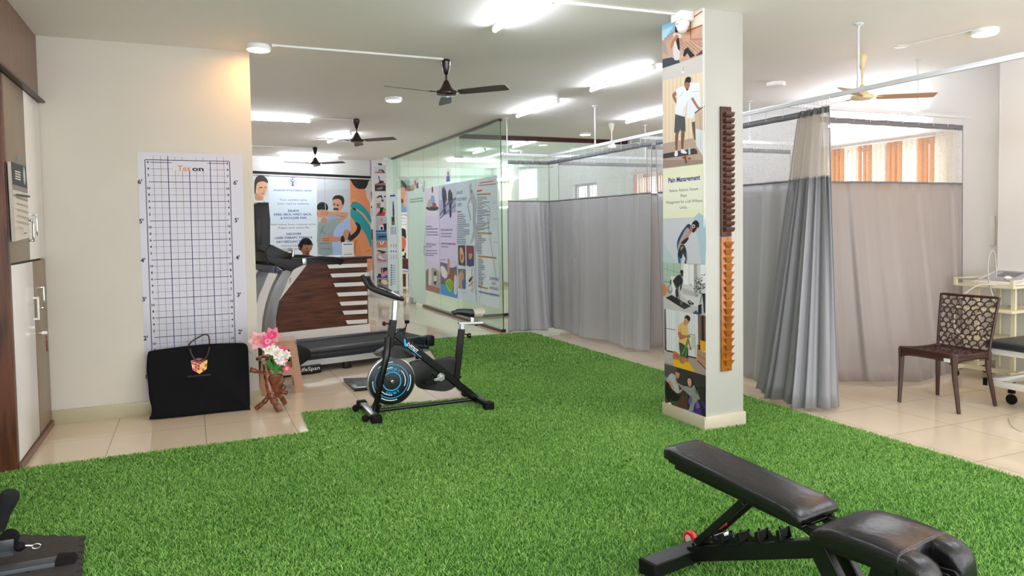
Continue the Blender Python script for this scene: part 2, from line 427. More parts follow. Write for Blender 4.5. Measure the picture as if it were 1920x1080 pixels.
k = kp+V(.05,.0,-.02); B().tube([k, k+V(0,.01,-.03)], .003, 6).box(k+V(.0,.02,-.075), (.008,.022,.08), rot=Matrix.Rotation(.12,3,'X'), bev=.003).build('key_tag', mat('brown_leather_tag','#6d2f1f',.5), d, w=True)
# calendar
t = thing('wall_calendar', 'black and white monthly wall calendar hanging on the brown wardrobe door', 'calendar', (-.985,5.5,1.6))
a = Art((-.972,0,0), (1,0,0), .0003)
T = crop(0,120,2.842)
TL_, TR_, BL_, BR_ = (58,520),(137,545),(82,945),(155,925)
pts = [onx(*T(*p), -.972) for p in (TL_,TR_,BR_,BL_)]
B().prism([p-V(.0005,0,0) for p in pts], (-.018,0,0)).build('pad', mat('paper_pad','#b9b2a8',.7), t, w=True)
a.poly([TL_,TR_,BR_,BL_], '#d9cfc2', T=T)
a.poly([TL_,TR_,(146,665),(66,648)], '#2c2c2e', T=T)
a.poly([(66,640),(146,665),(147,690),(67,668)], '#8d8782', T=T)
a.disc(*T(128,595), .033, '#9fb9bd', ry=.06); a.disc(*T(129,600), .024, '#c8d6d2', ry=.045)
for i in range(4): a.line([(78,570+13*i),(108,579+13*i)], '#e5e0d8', .008, T=T)
for j in range(6):
    for i in range(7):
        x = 88+i*8.6; y = 712+j*32+i*2.6
        if j == 5 and i > 2: continue
        a.poly([(x,y-5),(x+3.4,y-4),(x+3.4,y+4),(x,y+3)], '#55504c' if i else '#8a3a33', T=T)
a.poly([(70,690),(147,702),(147,712),(70,702)], '#4a4644', T=T)
a.poly([(115,898),(128,899),(128,905),(115,904)], '#5a544e', T=T)
a.build('page', t)
hk = onx(31,297,-.995); 
t = tag(B().ell(hk+V(.008,0,0), (.006,.012,.018)).tube([hk+V(.008,0,-.01), hk+V(.02,0,-.035), hk+V(.022,0,-.045)], .003, 6).build('adhesive_hook', mat('blue_hook','#6f90a8',.3)), 'small blue adhesive hook above the wall calendar', 'hook')

# ------------------------------------------------------------------ height chart
YW = 6.377
t = thing('height_chart', 'glossy white grid posture chart in feet on the cream wall', 'poster', (.0,YW,1.2))
def cx(px, py=341): return ony(px, py, YW).x
XL0, XR0 = cx(257,283), cx(452,289)
b = B(); m_ch, nt, bs = node_mat('glossy_chart_film'); bs.inputs['Base Color'].default_value = rgb('#bfbec9'); bs.inputs['Roughness'].default_value = .14
n = nt.nodes.new('ShaderNodeTexNoise'); n.inputs['Scale'].default_value = 9; n.inputs['Detail'].default_value = 3; bp = nt.nodes.new('ShaderNodeBump'); bp.inputs['Strength'].default_value = .12; bp.inputs['Distance'].default_value = .01
nt.links.new(n.outputs['Fac'], bp.inputs['Height']); nt.links.new(bp.outputs['Normal'], bs.inputs['Normal'])
b.grid(lambda u, v: V(XL0+(XR0+.008-XL0)*u, YW-.0015-.0012*math.sin(u*5+v*17)*math.sin(u*PI), .02+(2.06-.02)*v), 16, 60); b.build('sheet', m_ch, t, w=True, recalc=False)
a = Art((0,YW-.0035,0), (0,-1,0), .00025)
INK = '#23264a'
def seg(x0, z0, x1, z1, w, col=INK):
    d = a.off(); a.b.m(flat(col)); p, q = V(x0,YW-.0035,z0), V(x1,YW-.0035,z1); s = (q-p).normalized().cross(V(0,-1,0))*w*.5
    a.b.poly([p-s+d, q-s+d, q+s+d, p+s+d])
a.off = lambda: a.n*.0004
X0 = cx(356); P2 = (cx(420.6)-cx(288.9))/10
xl, xr = X0-6.15*P2, X0+5.85*P2; ft = .3048; ZT = 2.0
seg(xl,.02,xl,ZT,.005); seg(xr,.02,xr,ZT,.005); seg(xl,ZT,xr,ZT,.005)
z = ft; k = 0
tick = 6
for i in range(0, 40):
    z = ft*1 + i*.0508; 
    if z > ft*6.5+.01: break
    thick = i % 3 == 0
    x0, x1 = (xl+.035, xr-.03) if i % 6 else (xl+.02, xr-.015)
    inlogo = z > ft*6.17
    if inlogo: seg(x0,z,X0-2.4*P2,z,.004 if thick else .0018); seg(X0+2.6*P2,z,x1,z,.004 if thick else .0018)
    else: seg(x0,z,x1,z,.0042 if thick else .0018, INK if thick else '#4b4d60')
for k in range(-5, 6):
    x = X0 + k*P2; th = k % 3 == 0
    if -2 <= k <= 2:
        seg(x,.2,x,ft*6.3,.005 if th else .002, '#2a2f66' if th else '#4b4d60'); seg(x,ft*6.5+.02,x,ZT if th and k == 0 else ft*6.5+.045,.005 if th else .002, '#4b4d60')
    else: seg(x,.2,x,ft*6.5+.05 if not th or k<0 else ZT,.005 if th else .002, '#2a2f66' if th else '#4b4d60')
def ctext(s, x, z, size, col, bold=.02, wid=None):
    vs, fs = text_tris(s, bold); xs = [v[0] for v in vs]; x0, x1 = min(xs), max(xs); sy = size/.73; sx = sy if wid is None else wid/(x1-x0)
    a.b.m(flat(col)); bv = [a.b.bm.verts.new(V(x+(p-(x0+x1)/2)*sx, YW-.0042, z+(q-.36)*sy)) for p, q in vs]
    for f in fs: a.b._f([bv[i] for i in f], False)
for i in range(0, 34):
    z = ft + i*.0508; lab = {0:None,1:'2',2:'4',3:'6',4:'8',5:'10'}[i % 6]
    if lab and z < ft*6.55: ctext(lab, xl+.020, z+.002, .019, '#22243a', .03); ctext(lab, xr-.017, z+.002, .019, '#22243a', .03)
    if not lab: ctext("%d'" % (1+i//6), xl-.040, z, .034, '#22243a', .03); ctext("%d'" % (1+i//6), xr+.040, z, .034, '#22243a', .03)
ctext('Tex', X0-.037, ft*6.36, .045, '#d4872b', .01, .095); ctext('on', X0+.062, ft*6.355, .036, '#22243a', .03, .085)
a.build('print', t)

# ------------------------------------------------------------------ soft slab helper, travel bag
def slab(b, pts, vec, prof=((0,.02),(.12,.006),(.5,0),(.88,.006),(1,.02)), dome=0):
    c = sum((Vector(p) for p in pts), Vector())/len(pts); vec = Vector(vec)
    rr = []
    for t_, ins in prof:
        rr.append([Vector(p) + (c-Vector(p)).normalized()*ins + vec*t_ for p in pts])
    b.rings(rr); return b
t = thing('carry_bag', 'large flat black zipped bag leaning on the wall below the chart', 'bag', (0,6.25,0))
po, pn = V(0,6.16,0), V(0,-.62,.12).normalized()
T = crop(250,600,5.4)
ol = [(160,1005),(178,960),(183,890),(160,800),(145,640),(132,540),(133,430),(145,335),(190,308),(480,268),(760,240),(1060,230),(1140,240),(1165,290),(1170,400),(1180,640),(1184,890),(1168,905),(900,935),(500,980),(240,1002)]
P = [onplane(*T(*p), po, pn) for p in ol]
P3 = cr(P, 3)
m_bag = mat('black_woven_nylon', '#101013', .85, spec=.15, noise=.08, nscale=40, bump=.25, bscale=7)
b = B(); slab(b, P3, pn*-.062, ((0,.03),(.06,.012),(.25,.002),(.5,0),(.8,.004),(1,.025))); b.build('shell', m_bag, t, w=True, sharp=60)
m_lea = mat('brown_leather_handle', '#3a221b', .5)
for pts, off in (([(560,252),(590,215),(690,155),(735,142),(765,165),(772,235)], -.062), ([(572,290),(590,350),(625,400),(665,415),(720,395),(750,350),(770,275)], .006)):
    b = B(); Q = cr([onplane(*T(*p), po, pn)+pn*(off if i in (0,len(pts)-1) else off+.012) for i, p in enumerate(pts)], 5, False)
    b.tube(Q, .0075, 8, flat_=(1,.7)); b.build('handle', m_lea, t, w=True)
a = Art(po+pn*.0012, pn, .0003); a.v = (V(0,0,1)-pn*pn.z).normalized(); a.u = a.v.cross(a.n).normalized()
def q4(A, Bq, C, D, n, cols):
    for i in range(n):
        for j in range(n):
            def L(u, v):
                return ((A[0]*(1-u)+Bq[0]*u)*(1-v)+(D[0]*(1-u)+C[0]*u)*v, (A[1]*(1-u)+Bq[1]*u)*(1-v)+(D[1]*(1-u)+C[1]*u)*v)
            e = .06/n*1.2
            a.poly([L(i/n+e,j/n+e), L((i+1)/n-e,j/n+e), L((i+1)/n-e,(j+1)/n-e), L(i/n+e,(j+1)/n-e)], cols[(i+j*n) % len(cols)], T=T)
a.poly([(583,415),(665,383),(750,405),(742,495),(670,545),(600,505)], '#f3d9c8', T=T)
q4((583,420),(676,455),(670,545),(600,505), 3, ['#d8372a','#c22438','#b01f3a','#f2d33a','#c22438','#c8283a','#e23b4a','#d62a40','#f3c83a'])
q4((676,455),(750,405),(742,495),(670,545), 3, ['#f6d835','#f2cf3a','#f0e04a','#e9a52c','#f6d835','#b2262a','#f4dc3c','#c0392b','#f2d03a'])
q4((583,418),(665,383),(750,403),(676,452), 3, ['#a5202c','#c02c3a','#7d1620','#b82a36','#ffffff','#a8222e','#90202a','#b2283a','#8a1a24'])
a.text('KAN INNOVATIONS', 668, 563, .011, '#4b4d50', T=T, wid=.165)
a.build('logo_print', t)
zp = onplane(*T(1175,320), po, pn); B().tube([zp+V(0,.02,0), zp+V(.014,0,-.012), zp+V(.012,-.005,-.03)], .003, 6).build('zip_pull', M['steel'], t, w=True)

# ------------------------------------------------------------------ driftwood planter and flowers
T = crop(470,560,4.907)
m_dr = mat('varnished_driftwood', '#4f2313', .22, noise=.35, nscale=22, bump=.5, bscale=30, color2='#8a4a2a', coat=.4)
t = thing('planter_stand', 'varnished driftwood tripod planter beside the wall corner', 'planter', (.6,6.1,0))
def dw(name, pts, rr, ys, n=10):
    b = B(); k = len(pts); Q = [ony(*T(*p), ys[i]) for i, p in enumerate(pts)]
    C = cr([Vector(q) for q in Q], 5, False); m = len(C)
    rs = []
    for i in range(m):
        u = i/(m-1)*(k-1); j = min(int(u), k-2); f = u-j; rs.append((rr[j]*(1-f)+rr[j+1]*f)*(1+.10*math.sin(i*2.1)+.06*math.sin(i*4.7)))
    b.tube(C, rs, n); b.build(name, m_dr, t, w=True, sharp=80)
dw('leg', [(135,600),(150,690),(165,790),(190,880),(225,960),(272,1036)], [.022,.028,.026,.030,.028,.026], [6.12,6.11,6.1,6.08,6.04,6.0])
dw('leg', [(215,800),(150,920),(95,975),(50,1010)], [.016,.020,.018,.020], [6.12,6.12,6.13,6.15])
dw('leg', [(200,790),(250,870),(290,920),(318,968)], [.022,.022,.02,.018], [6.14,6.17,6.2,6.21])
dw('branch', [(0,655),(60,670),(130,690),(190,690)], [.022,.016,.012,.013], [6.05,6.06,6.09,6.1])
dw('branch', [(250,800),(285,760),(300,725)], [.018,.02,.016], [6.14,6.14,6.14])
dw('branch', [(255,890),(290,830),(315,800)], [.02,.022,.02], [6.12,6.1,6.1])
dw('branch', [(270,850),(310,862),(335,868)], [.016,.018,.018], [6.1,6.08,6.08])
b = B(); c = ony(*T(110,545), 6.1); b.lathe([(.035,-.02),(.052,-.014),(.05,.008),(.03,.014)], c, n=16); b.build('wood_slab', m_dr, t, w=True)
b = B(); c = ony(*T(228,735), 6.1)
b.lathe([(.004,-.17),(.022,-.13),(.036,-.06),(.055,-.02),(.062,.025),(.056,.025),(.05,-.01)], c, n=20, cap1=False); b.build('pot', m_dr, t, w=True, sharp=80)
b = B(); b.ell(c+V(0,0,.008), (.054,.054,.02)); b.build('moss', mat('dry_moss', '#8f7c52', .9, bump=.5, bscale=80), t, w=True)

bq = thing('flower_bouquet', 'artificial pink and white flowers arranged in the driftwood planter', 'flowers', (c.x,c.y,c.z))
m_leaf = mat('leaf_green', '#3f8f3a', .5, noise=.2, nscale=20); m_stem = mat('stem_green', '#5d7f45', .6)
def petal(b, o, d, up, L, W, curl=.3, n=5):
    side = d.cross(up).normalized()
    def fn(u, v):
        w_ = W*math.sin(PI*min(.98,max(.04,(u**.8))))*(v-.5)
        return o + d*(L*u) + side*w_ + up*(curl*L*u*u*.6 + .12*W*math.cos((v-.5)*PI))
    b.grid(fn, n, 3)
def flower(px, py, Y, r, cols, n=6, layers=2, up=None, open_=.8):
    o = ony(*T(px,py), Y); ax = (up or V(rnd.uniform(-.4,.4), -1, rnd.uniform(0,.7))).normalized()
    e1 = ax.cross(V(0,0,1)).normalized(); e2 = ax.cross(e1); b = B()
    for l in range(layers):
        b.m(mat('petal_%s' % cols[l % len(cols)].lstrip('#'), cols[l % len(cols)], .6)); f = 1-.3*l
        for i in range(n):
            an = 2*PI*(i+.5*l)/n + rnd.uniform(-.1,.1); rad = e1*math.cos(an)+e2*math.sin(an)
            d = (rad*open_*f + ax*(1-open_*.75+.25*l)).normalized()
            petal(b, o, d, (ax-d*ax.dot(d)).normalized(), r*f, r*.75*f, -.35+.3*l)
    b.m(mat('flower_heart', '#e3b44a', .6)); b.ell(o+ax*r*.15, (r*.13,)*3, 8, 5)
    b.build('flower', None, bq, w=True, recalc=False)
PK, HP, LP, WH, CRM = '#e2889a', '#e84a8c', '#f2b0b8', '#f2ece6', '#ede3cf'
for px, py, Y, r, cols, n, ly in ((75,385,6.06,.085,[LP,'#e79aa2'],6,2), (150,355,6.1,.05,[HP,PK],5,2), (200,345,6.04,.075,[PK,HP],6,2), (155,395,6.02,.055,[HP,LP],6,3),
    (175,420,6.05,.045,[LP,WH],6,2), (130,445,6.08,.05,[HP,LP],5,2), (172,470,6.0,.058,[WH,CRM],7,3), (255,475,6.05,.045,[HP,PK],6,2), (290,485,6.1,.05,[HP,PK],6,3), (240,505,6.0,.06,[WH,CRM],7,3),
    (325,520,6.06,.045,[CRM,WH],7,3), (290,575,6.02,.045,[LP,HP],6,2), (265,570,6.0,.045,[WH,'#e8e4ea'],7,2), (325,640,6.05,.035,[HP,LP],5,2), (235,582,6.0,.016,[LP],5,1)):
    flower(px, py, Y, r, cols, n, ly)
for px, py in ((185,520),(130,490),(220,560),(200,625),(240,640),(270,600),(300,625),(215,590),(260,650),(285,540),(170,600),(320,600),(245,615),(205,545),(290,660),(150,560),(180,640),(265,625)):
    o = ony(*T(px,py), 6.03+rnd.uniform(0,.09)); d = V(rnd.uniform(-1,1), rnd.uniform(-.8,.2), rnd.uniform(-.6,.8)).normalized(); b = B()
    petal(b, o-d*.02, d, d.cross(V(rnd.uniform(-1,1),1,.3)).normalized().cross(d).normalized() if True else None, .06, .042, .3, 6); b.build('leaf', m_leaf, bq, w=True, recalc=False)
for px, py in ((75,400),(200,360),(150,400),(172,480),(240,510),(325,530),(290,500)):
    b = B(); p1 = ony(*T(px,py), 6.09); p0 = c+V(0,0,.0); b.tube(cr([p0, (p0+p1)/2+V(.01,.0,.03), p1], 5, False), .003, 6); b.build('stem', m_stem, bq, w=True)

# ------------------------------------------------------------------ plastic stool
m_st, nt, bs = node_mat('tan_woven_plastic'); bs.inputs['Base Color'].default_value = rgb('#b88e6c'); bs.inputs['Roughness'].default_value = .45
br = nt.nodes.new('ShaderNodeTexBrick'); br.inputs['Scale'].default_value = 22; br.inputs['Mortar Size'].default_value = .05; tc = nt.nodes.new('ShaderNodeTexCoord')
mp = nt.nodes.new('ShaderNodeMapping'); mp.inputs['Rotation'].default_value = (PI/2,0,0); bp = nt.nodes.new('ShaderNodeBump'); bp.inputs['Strength'].default_value = .8; bp.inputs['Distance'].default_value = .012
nt.links.new(tc.outputs['Object'], mp.inputs['Vector']); nt.links.new(mp.outputs['Vector'], br.inputs['Vector']); nt.links.new(br.outputs['Fac'], bp.inputs['Height']); bp.invert = True; nt.links.new(bp.outputs['Normal'], bs.inputs['Normal'])
t = thing('plastic_stool', 'tan woven-pattern plastic stool behind the flowers', 'stool', (.695,6.82,0), R(-3))
H = .455; wb, wt = .185, .133
def sp(f, u, z, dn=0):                                     # point on side f, u in -1..1 at height z
    w_ = wb+(wt-wb)*z/H; p = Vector((u*w_, -(w_-dn), z)); return Matrix.Rotation(f*PI/2, 3, 'Z') @ p
for f in range(4):
    b = B()
    def slabq(q):
        o1 = [sp(f,u,z) for u, z in q]; o2 = [sp(f,u,z,.012) for u, z in q]; b.rings([o1, o2], smooth=False)
    slabq([(-1,.40),(1,.40),(1,H),(-1,H)])
    slabq([(-.62,.36),(-.5,.385),(.5,.385),(.62,.36),(.62,.40),(-.62,.40)])
    b.build('side_panel', m_st, t); b = B()
    slabq([(-.62,.175),(.62,.175),(.62,.225),(-.62,.225)])
    slabq([(-.62,.175),(-.62,.12),(-.5,.16),(.5,.16),(.62,.12),(.62,.175)])
    b.build('cross_bar', m_st, t)
for f in range(4):
    b = B()
    q = lambda z: [sp(f,-1,z), sp(f,-.60,z), sp(f,-.60,z,.012), sp(f,-.9,z,.012)] 
    b.rings([q(0), q(.2), q(.40)], smooth=False)
    q = lambda z: [sp((f+3)%4,1,z), sp((f+3)%4,.60,z), sp((f+3)%4,.60,z,.012), sp((f+3)%4,.9,z,.012)]
    b.rings([q(0), q(.2), q(.40)], smooth=False); b.build('leg', m_st, t)
b = B(); b.box((0,0,H-.004), (wt*2+.006, wt*2+.006, .016), bev=.006); b.build('seat', m_st, t)
# ================================================================== treadmill, bike, scale
TA = R(12); TO = V(.955,7.44,0); TU = V(math.cos(TA), math.sin(TA), 0); TNn = V(math.sin(TA), -math.cos(TA), 0)
def tp(x, y, dep=0): return onplane(x, y, TO-TNn*dep, TNn)      # pixel -> point on the treadmill's side plane, dep = metres behind
def tl(a, b_, z): return TO + TU*a - TNn*b_ + V(0,0,z)
rT = Matrix.Rotation(TA, 3, 'Z')
t = thing('treadmill', 'grey and black treadmill with screen behind the stool', 'treadmill', tuple(TO), 0)
m_g = mat('grey_painted_metal', '#77797a', .35, metal=.35); m_gd = mat('dark_slate_plastic', '#1c2027', .42, spec=.35); m_bk = mat('satin_black', '#0b0b0d', .42, spec=.35)
T = crop(460,480,3.373)
arm = [(300,100),(270,150),(240,205),(215,280),(202,340),(192,400),(187,490),(187,600),(120,600),(120,490),(127,400),(145,310),(168,235),(192,175),(230,95),(262,88)]
for dep in (0, .66):
    P = [onplane(*T(*p), TO, TNn) - TNn*dep for p in arm]; b = B(); b.prism(P, -TNn*.09, bev=.012); b.build('upright', m_g, t, w=True)
B().box(tl(.56,.40,.165), (1.86,.74,.07), rot=rT, bev=.012).build('deck', m_gd, t, w=True)
for s in (.06,.74): B().box(tl(.62,s,.215), (1.76,.10,.05), rot=rT, bev=.015).build('side_rail', mat('blue_black_rail','#1a1f29',.35), t, w=True)
B().box(tl(.62,.40,.212), (1.72,.56,.012), rot=rT, bev=.003).build('belt', mat('running_belt','#191a1c',.7,bump=.2,bscale=200), t, w=True)
b = B(); pr = [(-.50,.08),(-.02,.08),(.12,.16),(.10,.24),(-.02,.31),(-.42,.33),(-.50,.25)]
b.prism([tl(a_,.0,z_) for a_, z_ in pr], -TNn*.80, bev=.014); b.build('motor_hood', m_bk, t, w=True)
B().box(tl(.6,.02,.105), (1.7,.03,.06), rot=rT).box(tl(.6,.78,.105), (1.7,.03,.06), rot=rT).build('underframe', M['steel'], t, w=True)
b = B(); b.box(tl(-.02,.0,.045), (.44,.06,.085), rot=rT, bev=.01); o = b.build('base_cover', m_bk, t, w=True)
a = Art(TO+TNn*.0305, TNn); a.text('LifeSpan', 580, 691.5, .040, '#f2f2f2', wid=.215); a.build('lettering', o)
for a_ in (1.35,.5): 
    for s in (.05,.75): B().box(tl(a_,s,.04), (.08,.06,.08), rot=rT, bev=.008).build('foot', m_bk, t, w=True)
for s in (.05,.75): B().box(tl(1.47,s,.185), (.1,.11,.12), rot=rT, bev=.02).build('end_cap', m_bk, t, w=True)
# console, handles
T5 = crop(470,370,5.684)
hb = [(170,580),(195,640),(380,670),(430,650),(580,650),(760,625),(900,635),(1020,660),(975,722),(930,700),(800,708),(600,718),(560,725),(490,745),(440,805),(350,770),(290,720),(200,700),(178,660)]
for dep in (.02,.68):
    b = B(); b.prism([onplane(*T5(*p), TO, TNn)-TNn*dep for p in hb], -TNn*.06, bev=.01); b.build('handrail', m_bk, t, w=True)
for dep in (.013,):
    b = B(); b.prism([onplane(*T5(*p), TO, TNn)-TNn*(dep) for p in ((556,655),(598,650),(605,716),(562,722))], -TNn*.075, bev=.003); b.build('grip_band', M['steel'], t, w=True)
b = B(); con = [(205,690),(175,585),(235,500),(280,515),(380,585),(480,595),(470,640),(300,680)]
b.prism([onplane(*T5(*p), TO, TNn)-TNn*.08 for p in con], -TNn*.58, bev=.012); b.build('console', m_bk, t, w=True)
b = B(); b.prism([onplane(*T5(*p), TO, TNn)-TNn*.05 for p in ((238,730),(290,735),(345,780),(320,820),(290,805),(285,735),(275,800),(245,785))], -TNn*.6); b.build('blue_cover', mat('deep_blue_plastic','#16284f',.35), t, w=True)
b = B(); scr = [(80,70),(110,50),(225,50),(240,240),(240,590),(185,580),(110,560),(90,540),(85,300)]
b.prism([onplane(*T5(*p), TO, TNn)-TNn*.09 for p in scr], -TNn*.52, bev=.006); mo = b.build('monitor', m_bk, t, w=True)
b = B(); p1 = [(150,205),(100,205),(100,500),(150,500)]
b.prism([onplane(*T5(*p), TO, TNn)-TNn*.086 for p in p1], -TNn*.52, bev=.004); b.build('monitor_back', mat('grey_black_plastic','#121214',.5), mo, w=True)
b = B(); p1 = [(60,170),(100,200),(95,460),(62,440)]
b.prism([onplane(*T5(*p), TO, TNn)-TNn*.2 for p in p1], -TNn*.25, bev=.004); b.build('bracket', m_bk, mo, w=True)
sp_ = onplane(*T5(510,600), TO, TNn)
b = B(); b.tube(cr([onplane(*T5(*p), TO, TNn)-TNn*.3 for p in ((470,650),(480,590),(520,560),(560,575),(555,640))], 5, False), .016, 10); b.build('sensor_grip', M['steel'], t, w=True)
b = B(); b.tube(cr([onplane(*T5(*p), TO, TNn)-TNn*.0 + TNn*.004 for p in ((430,860),(415,880),(425,885),(410,910))], 4, False), .0025, 6); b.build('safety_cord', M['rubber'], t, w=True)

# ------------------------------------------------------------------ scale
t = thing('body_scale', 'flat black body composition scale on the tiles behind the exercise bike', 'scale', (1.47,6.75,0))
A = [onz(644,711,.02), onz(672,706,.02), onz(715,708,.02), onz(700,728,.02), onz(662,730,.02)]
A = [onz(644,709,.03), onz(706,707,.03), onz(730,722,.03), onz(664,728,.03)]
b = B(); b.prism([p-V(0,0,.03) for p in A], (0,0,.03), bev=.006); b.build('platform', mat('scale_black','#1b1c1e',.25), t, w=True)
c0 = sum(A, Vector())/4
B().prism([c0+(p-c0)*.72+V(0,0,.0005) for p in A], (0,0,.003)).build('plate', mat('scale_grey','#3a3d40',.3), t, w=True)
b = B(); b.box(c0+(A[1]-c0)*.55+V(0,0,.005), (.05,.03,.003)); b.build('display', mat('teal_display','#1f7f86',.3), t, w=True)

# ------------------------------------------------------------------ exercise bike
YB_ = 5.52
T = crop(640,480,3.272)
t = thing('exercise_bike', 'black upright spin bike with blue ringed flywheel on the turf', 'exercise bike', (1.6,YB_,0))
m_fr = mat('gloss_black_frame', '#070708', .25, spec=.4); m_cy = '#28a9df'
def bp_(x, y, dy=0): p = ony(*T(x, y), YB_+dy); return p
def sect(b, p0, p1, w0, w1, th):                     # box-section bar between two points of the side plane
    p0, p1 = Vector(p0), Vector(p1); d = (p1-p0).normalized(); s = V(0,1,0); u = d.cross(s).normalized()
    b.rings([[p0+u*w0/2-s*th/2, p0-u*w0/2-s*th/2, p0-u*w0/2+s*th/2, p0+u*w0/2+s*th/2], [p1+u*w1/2-s*th/2, p1-u*w1/2-s*th/2, p1-u*w1/2+s*th/2, p1+u*w1/2+s*th/2]], smooth=False)
    return b
def bev_build(b, name, mt, parent, w=.006, **k):
    o = b.build(name, mt, parent, w=True, **k); md = o.modifiers.new('bevel', 'BEVEL'); md.width = w; md.segments = 2; md.limit_method = 'ANGLE'; return o
b = B(); sect(b, bp_(318,392), bp_(285,610), .05, .055, .055); bev_build(b, 'head_post', m_fr, t)
for dy in (-.075, .075):
    b = B(); b.tube(cr([bp_(285,500,dy*.5), bp_(275,620,dy), bp_(240,780,dy), bp_(205,955,dy*.8)], 5, False), [.028]*6+[.024]*6+[.022]*4, 10, flat_=(.6,1)); b.build('fork', m_fr, t, w=True)
b = B(); sect(b, bp_(300,400), bp_(197,962), .045, .045, .03)
b2 = B(); sect(b2, bp_(330,270), bp_(322,395), .036, .036, .03); bev_build(b2, 'handlebar_post', M['steel'], t, .004)
b.bm.free()
b = B(); sect(b, bp_(328,475), bp_(850,895), .062, .055, .05); mf = bev_build(b, 'main_frame', m_fr, t, .008)
b = B(); sect(b, bp_(738,448), bp_(703,760), .048, .05, .045); bev_build(b, 'seat_tube', m_fr, t, .006)
b = B(); sect(b, bp_(741,415), bp_(738,455), .034, .034, .03); bev_build(b, 'seat_post', M['steel'], t, .004)
b = B(); sect(b, bp_(718,412), bp_(868,408), .018, .018, .035); bev_build(b, 'seat_slider', M['steel'], t, .003)
b = B(); b.tube([bp_(225,948), bp_(500,915), bp_(800,880)], .013, 10); b.build('base_bar', m_fr, t, w=True)
# chain guard
b = B(); gp = cr([bp_(*p) - V(0,.016,0) for p in ((425,650),(560,640),(690,618),(712,690),(722,760),(690,805),(630,828),(540,820),(470,805),(440,740))], 4)
b.prism(gp, (0,.04,0), bev=.006); b.build('chain_guard', mat('matt_black_guard','#0a0a0b',.5), t, w=True)
# fender over the wheel
b = B(); fp = cr([bp_(*p)-V(0,.05,0) for p in ((203,602),(250,570),(300,555),(380,560),(425,590),(440,612),(380,622),(300,615),(240,612))], 4); b.prism(fp, (0,.1,0), bev=.008); b.build('wheel_cover', mat('matt_black_guard','#0a0a0b',.5), t, w=True)
# flywheel
wc = bp_(305,765); rw = .187
fw = B(); fw.lathe([(rw-.008,-.02),(rw,-.016),(rw,.016),(rw-.008,.02)], wc, 'Y', 56); o_fw = fw.build('flywheel', M['steel'], t, w=True)
b = B(); b.lathe([(rw-.007,-.0205),(rw-.009,-.0215),(.002,-.0215)], wc, 'Y', 48); b.lathe([(rw-.012,.0215),(.002,.0215)], wc, 'Y', 48); b.build('disc', mat('wheel_disc_black','#15171a',.35), o_fw, w=True)
a = Art(wc+V(0,-.023,0), (0,-1,0), .0003)
def arc(r, w_, a0, a1, col):
    d = a.off(); a.b.m(flat(col)); n = max(3, int(abs(a1-a0)/8))
    q = lambda rr, an: wc + V(0,-.023,0) + V(rr*math.cos(R(an)), 0, rr*math.sin(R(an))) + d
    for i in range(n):
        x0, x1 = a0+(a1-a0)*i/n, a0+(a1-a0)*(i+1)/n; a.b.poly([q(r,x0), q(r,x1), q(r-w_,x1), q(r-w_,x0)])
arc(.134,.006,0,360,m_cy); arc(.076,.009,0,360,m_cy)
for a0 in (95,185,245,-25): arc(.152,.007,a0-10,a0+40,'#e9edf0')
for a0 in (100,-10,215): arc(.110,.006,a0-15,a0+55,'#e9edf0')
def arctext(s, rad, a_mid, size, col, flip=False):
    step = size*1.15/rad
    for i, ch in enumerate(s):
        k_ = i-(len(s)-1)/2; an = R(a_mid) + (k_*step if flip else -k_*step)
        vs, fs = text_tris(ch, .02); xs = [v[0] for v in vs]; xm = (min(xs)+max(xs))/2; sc = size/.73
        er = V(math.cos(an),0,math.sin(an)); et = V(-math.sin(an),0,math.cos(an)); ux = et if flip else -et; uy = -er if flip else er
        d = a.off(); a.b.m(flat(col)); bv = [a.b.bm.verts.new(wc+V(0,-.023,0)+er*rad+ux*((x-xm)*sc*1.4)+uy*((y-.36)*sc)+d) for x, y in vs]
        for f in fs: a.b._f([bv[j] for j in f], False)
arctext('SPORT', .094, -88, .02, m_cy, flip=True); arctext('SPORT', .094, 82, .02, m_cy)
a.build('ring_print', o_fw)
b = B(); b.cyl(wc-V(0,.05,0), wc+V(0,.05,0), .013).cyl(wc-V(0,.062,0), wc-V(0,.03,0), .01); b.build('hub', M['chrome'], o_fw, w=True)
# handlebars
m_grip = mat('foam_grip_black','#0e0e0f',.65)
for s, pts in ((-1, ((108,112),(125,155),(155,190),(220,218),(300,245),(372,265))), (1, ((185,132),(205,175),(240,210),(290,228),(340,248),(378,262)))):
    n = len(pts); dys = [s*.1, s*.12, s*.14, s*.12, s*.08, s*.03]
    b = B(); b.tube(cr([bp_(x, y, 0)+V(0,dy_,0) for (x, y), dy_ in zip(pts, [-.12,-.13,-.13,-.11,-.07,-.02] if s < 0 else [.12,.13,.13,.11,.07,.02])], 5, False), .0155, 12); b.build('handlebar', m_grip, t, w=True)
b = B(); b.box(bp_(265,195), (.11,.07,.012), rot=Matrix.Rotation(R(28),3,'Y'), bev=.004); b.build('phone_holder', m_fr, t, w=True)
b = B(); b.box(bp_(318,228), (.12,.05,.012), rot=Matrix.Rotation(R(32),3,'Y'), bev=.004); b.build('console', M['steel'], t, w=True)
b = B(); b.ell(bp_(262,415,-.02), (.014,.016,.018)).cyl(bp_(262,415,-.02), bp_(300,415,-.01), .007); b.build('knob', m_fr, t, w=True)
b = B(); b.lathe([(.008,-.02),(.018,-.016),(.02,.004),(.014,.01)], bp_(403,400), n=18); b.cyl(bp_(403,405), bp_(388,470), .005); b.build('brake_lever', m_fr, t, w=True)
b = B(); b.cyl(bp_(388,440), bp_(383,490), .009); b.build('brake_collar', m_fr, t, w=True)
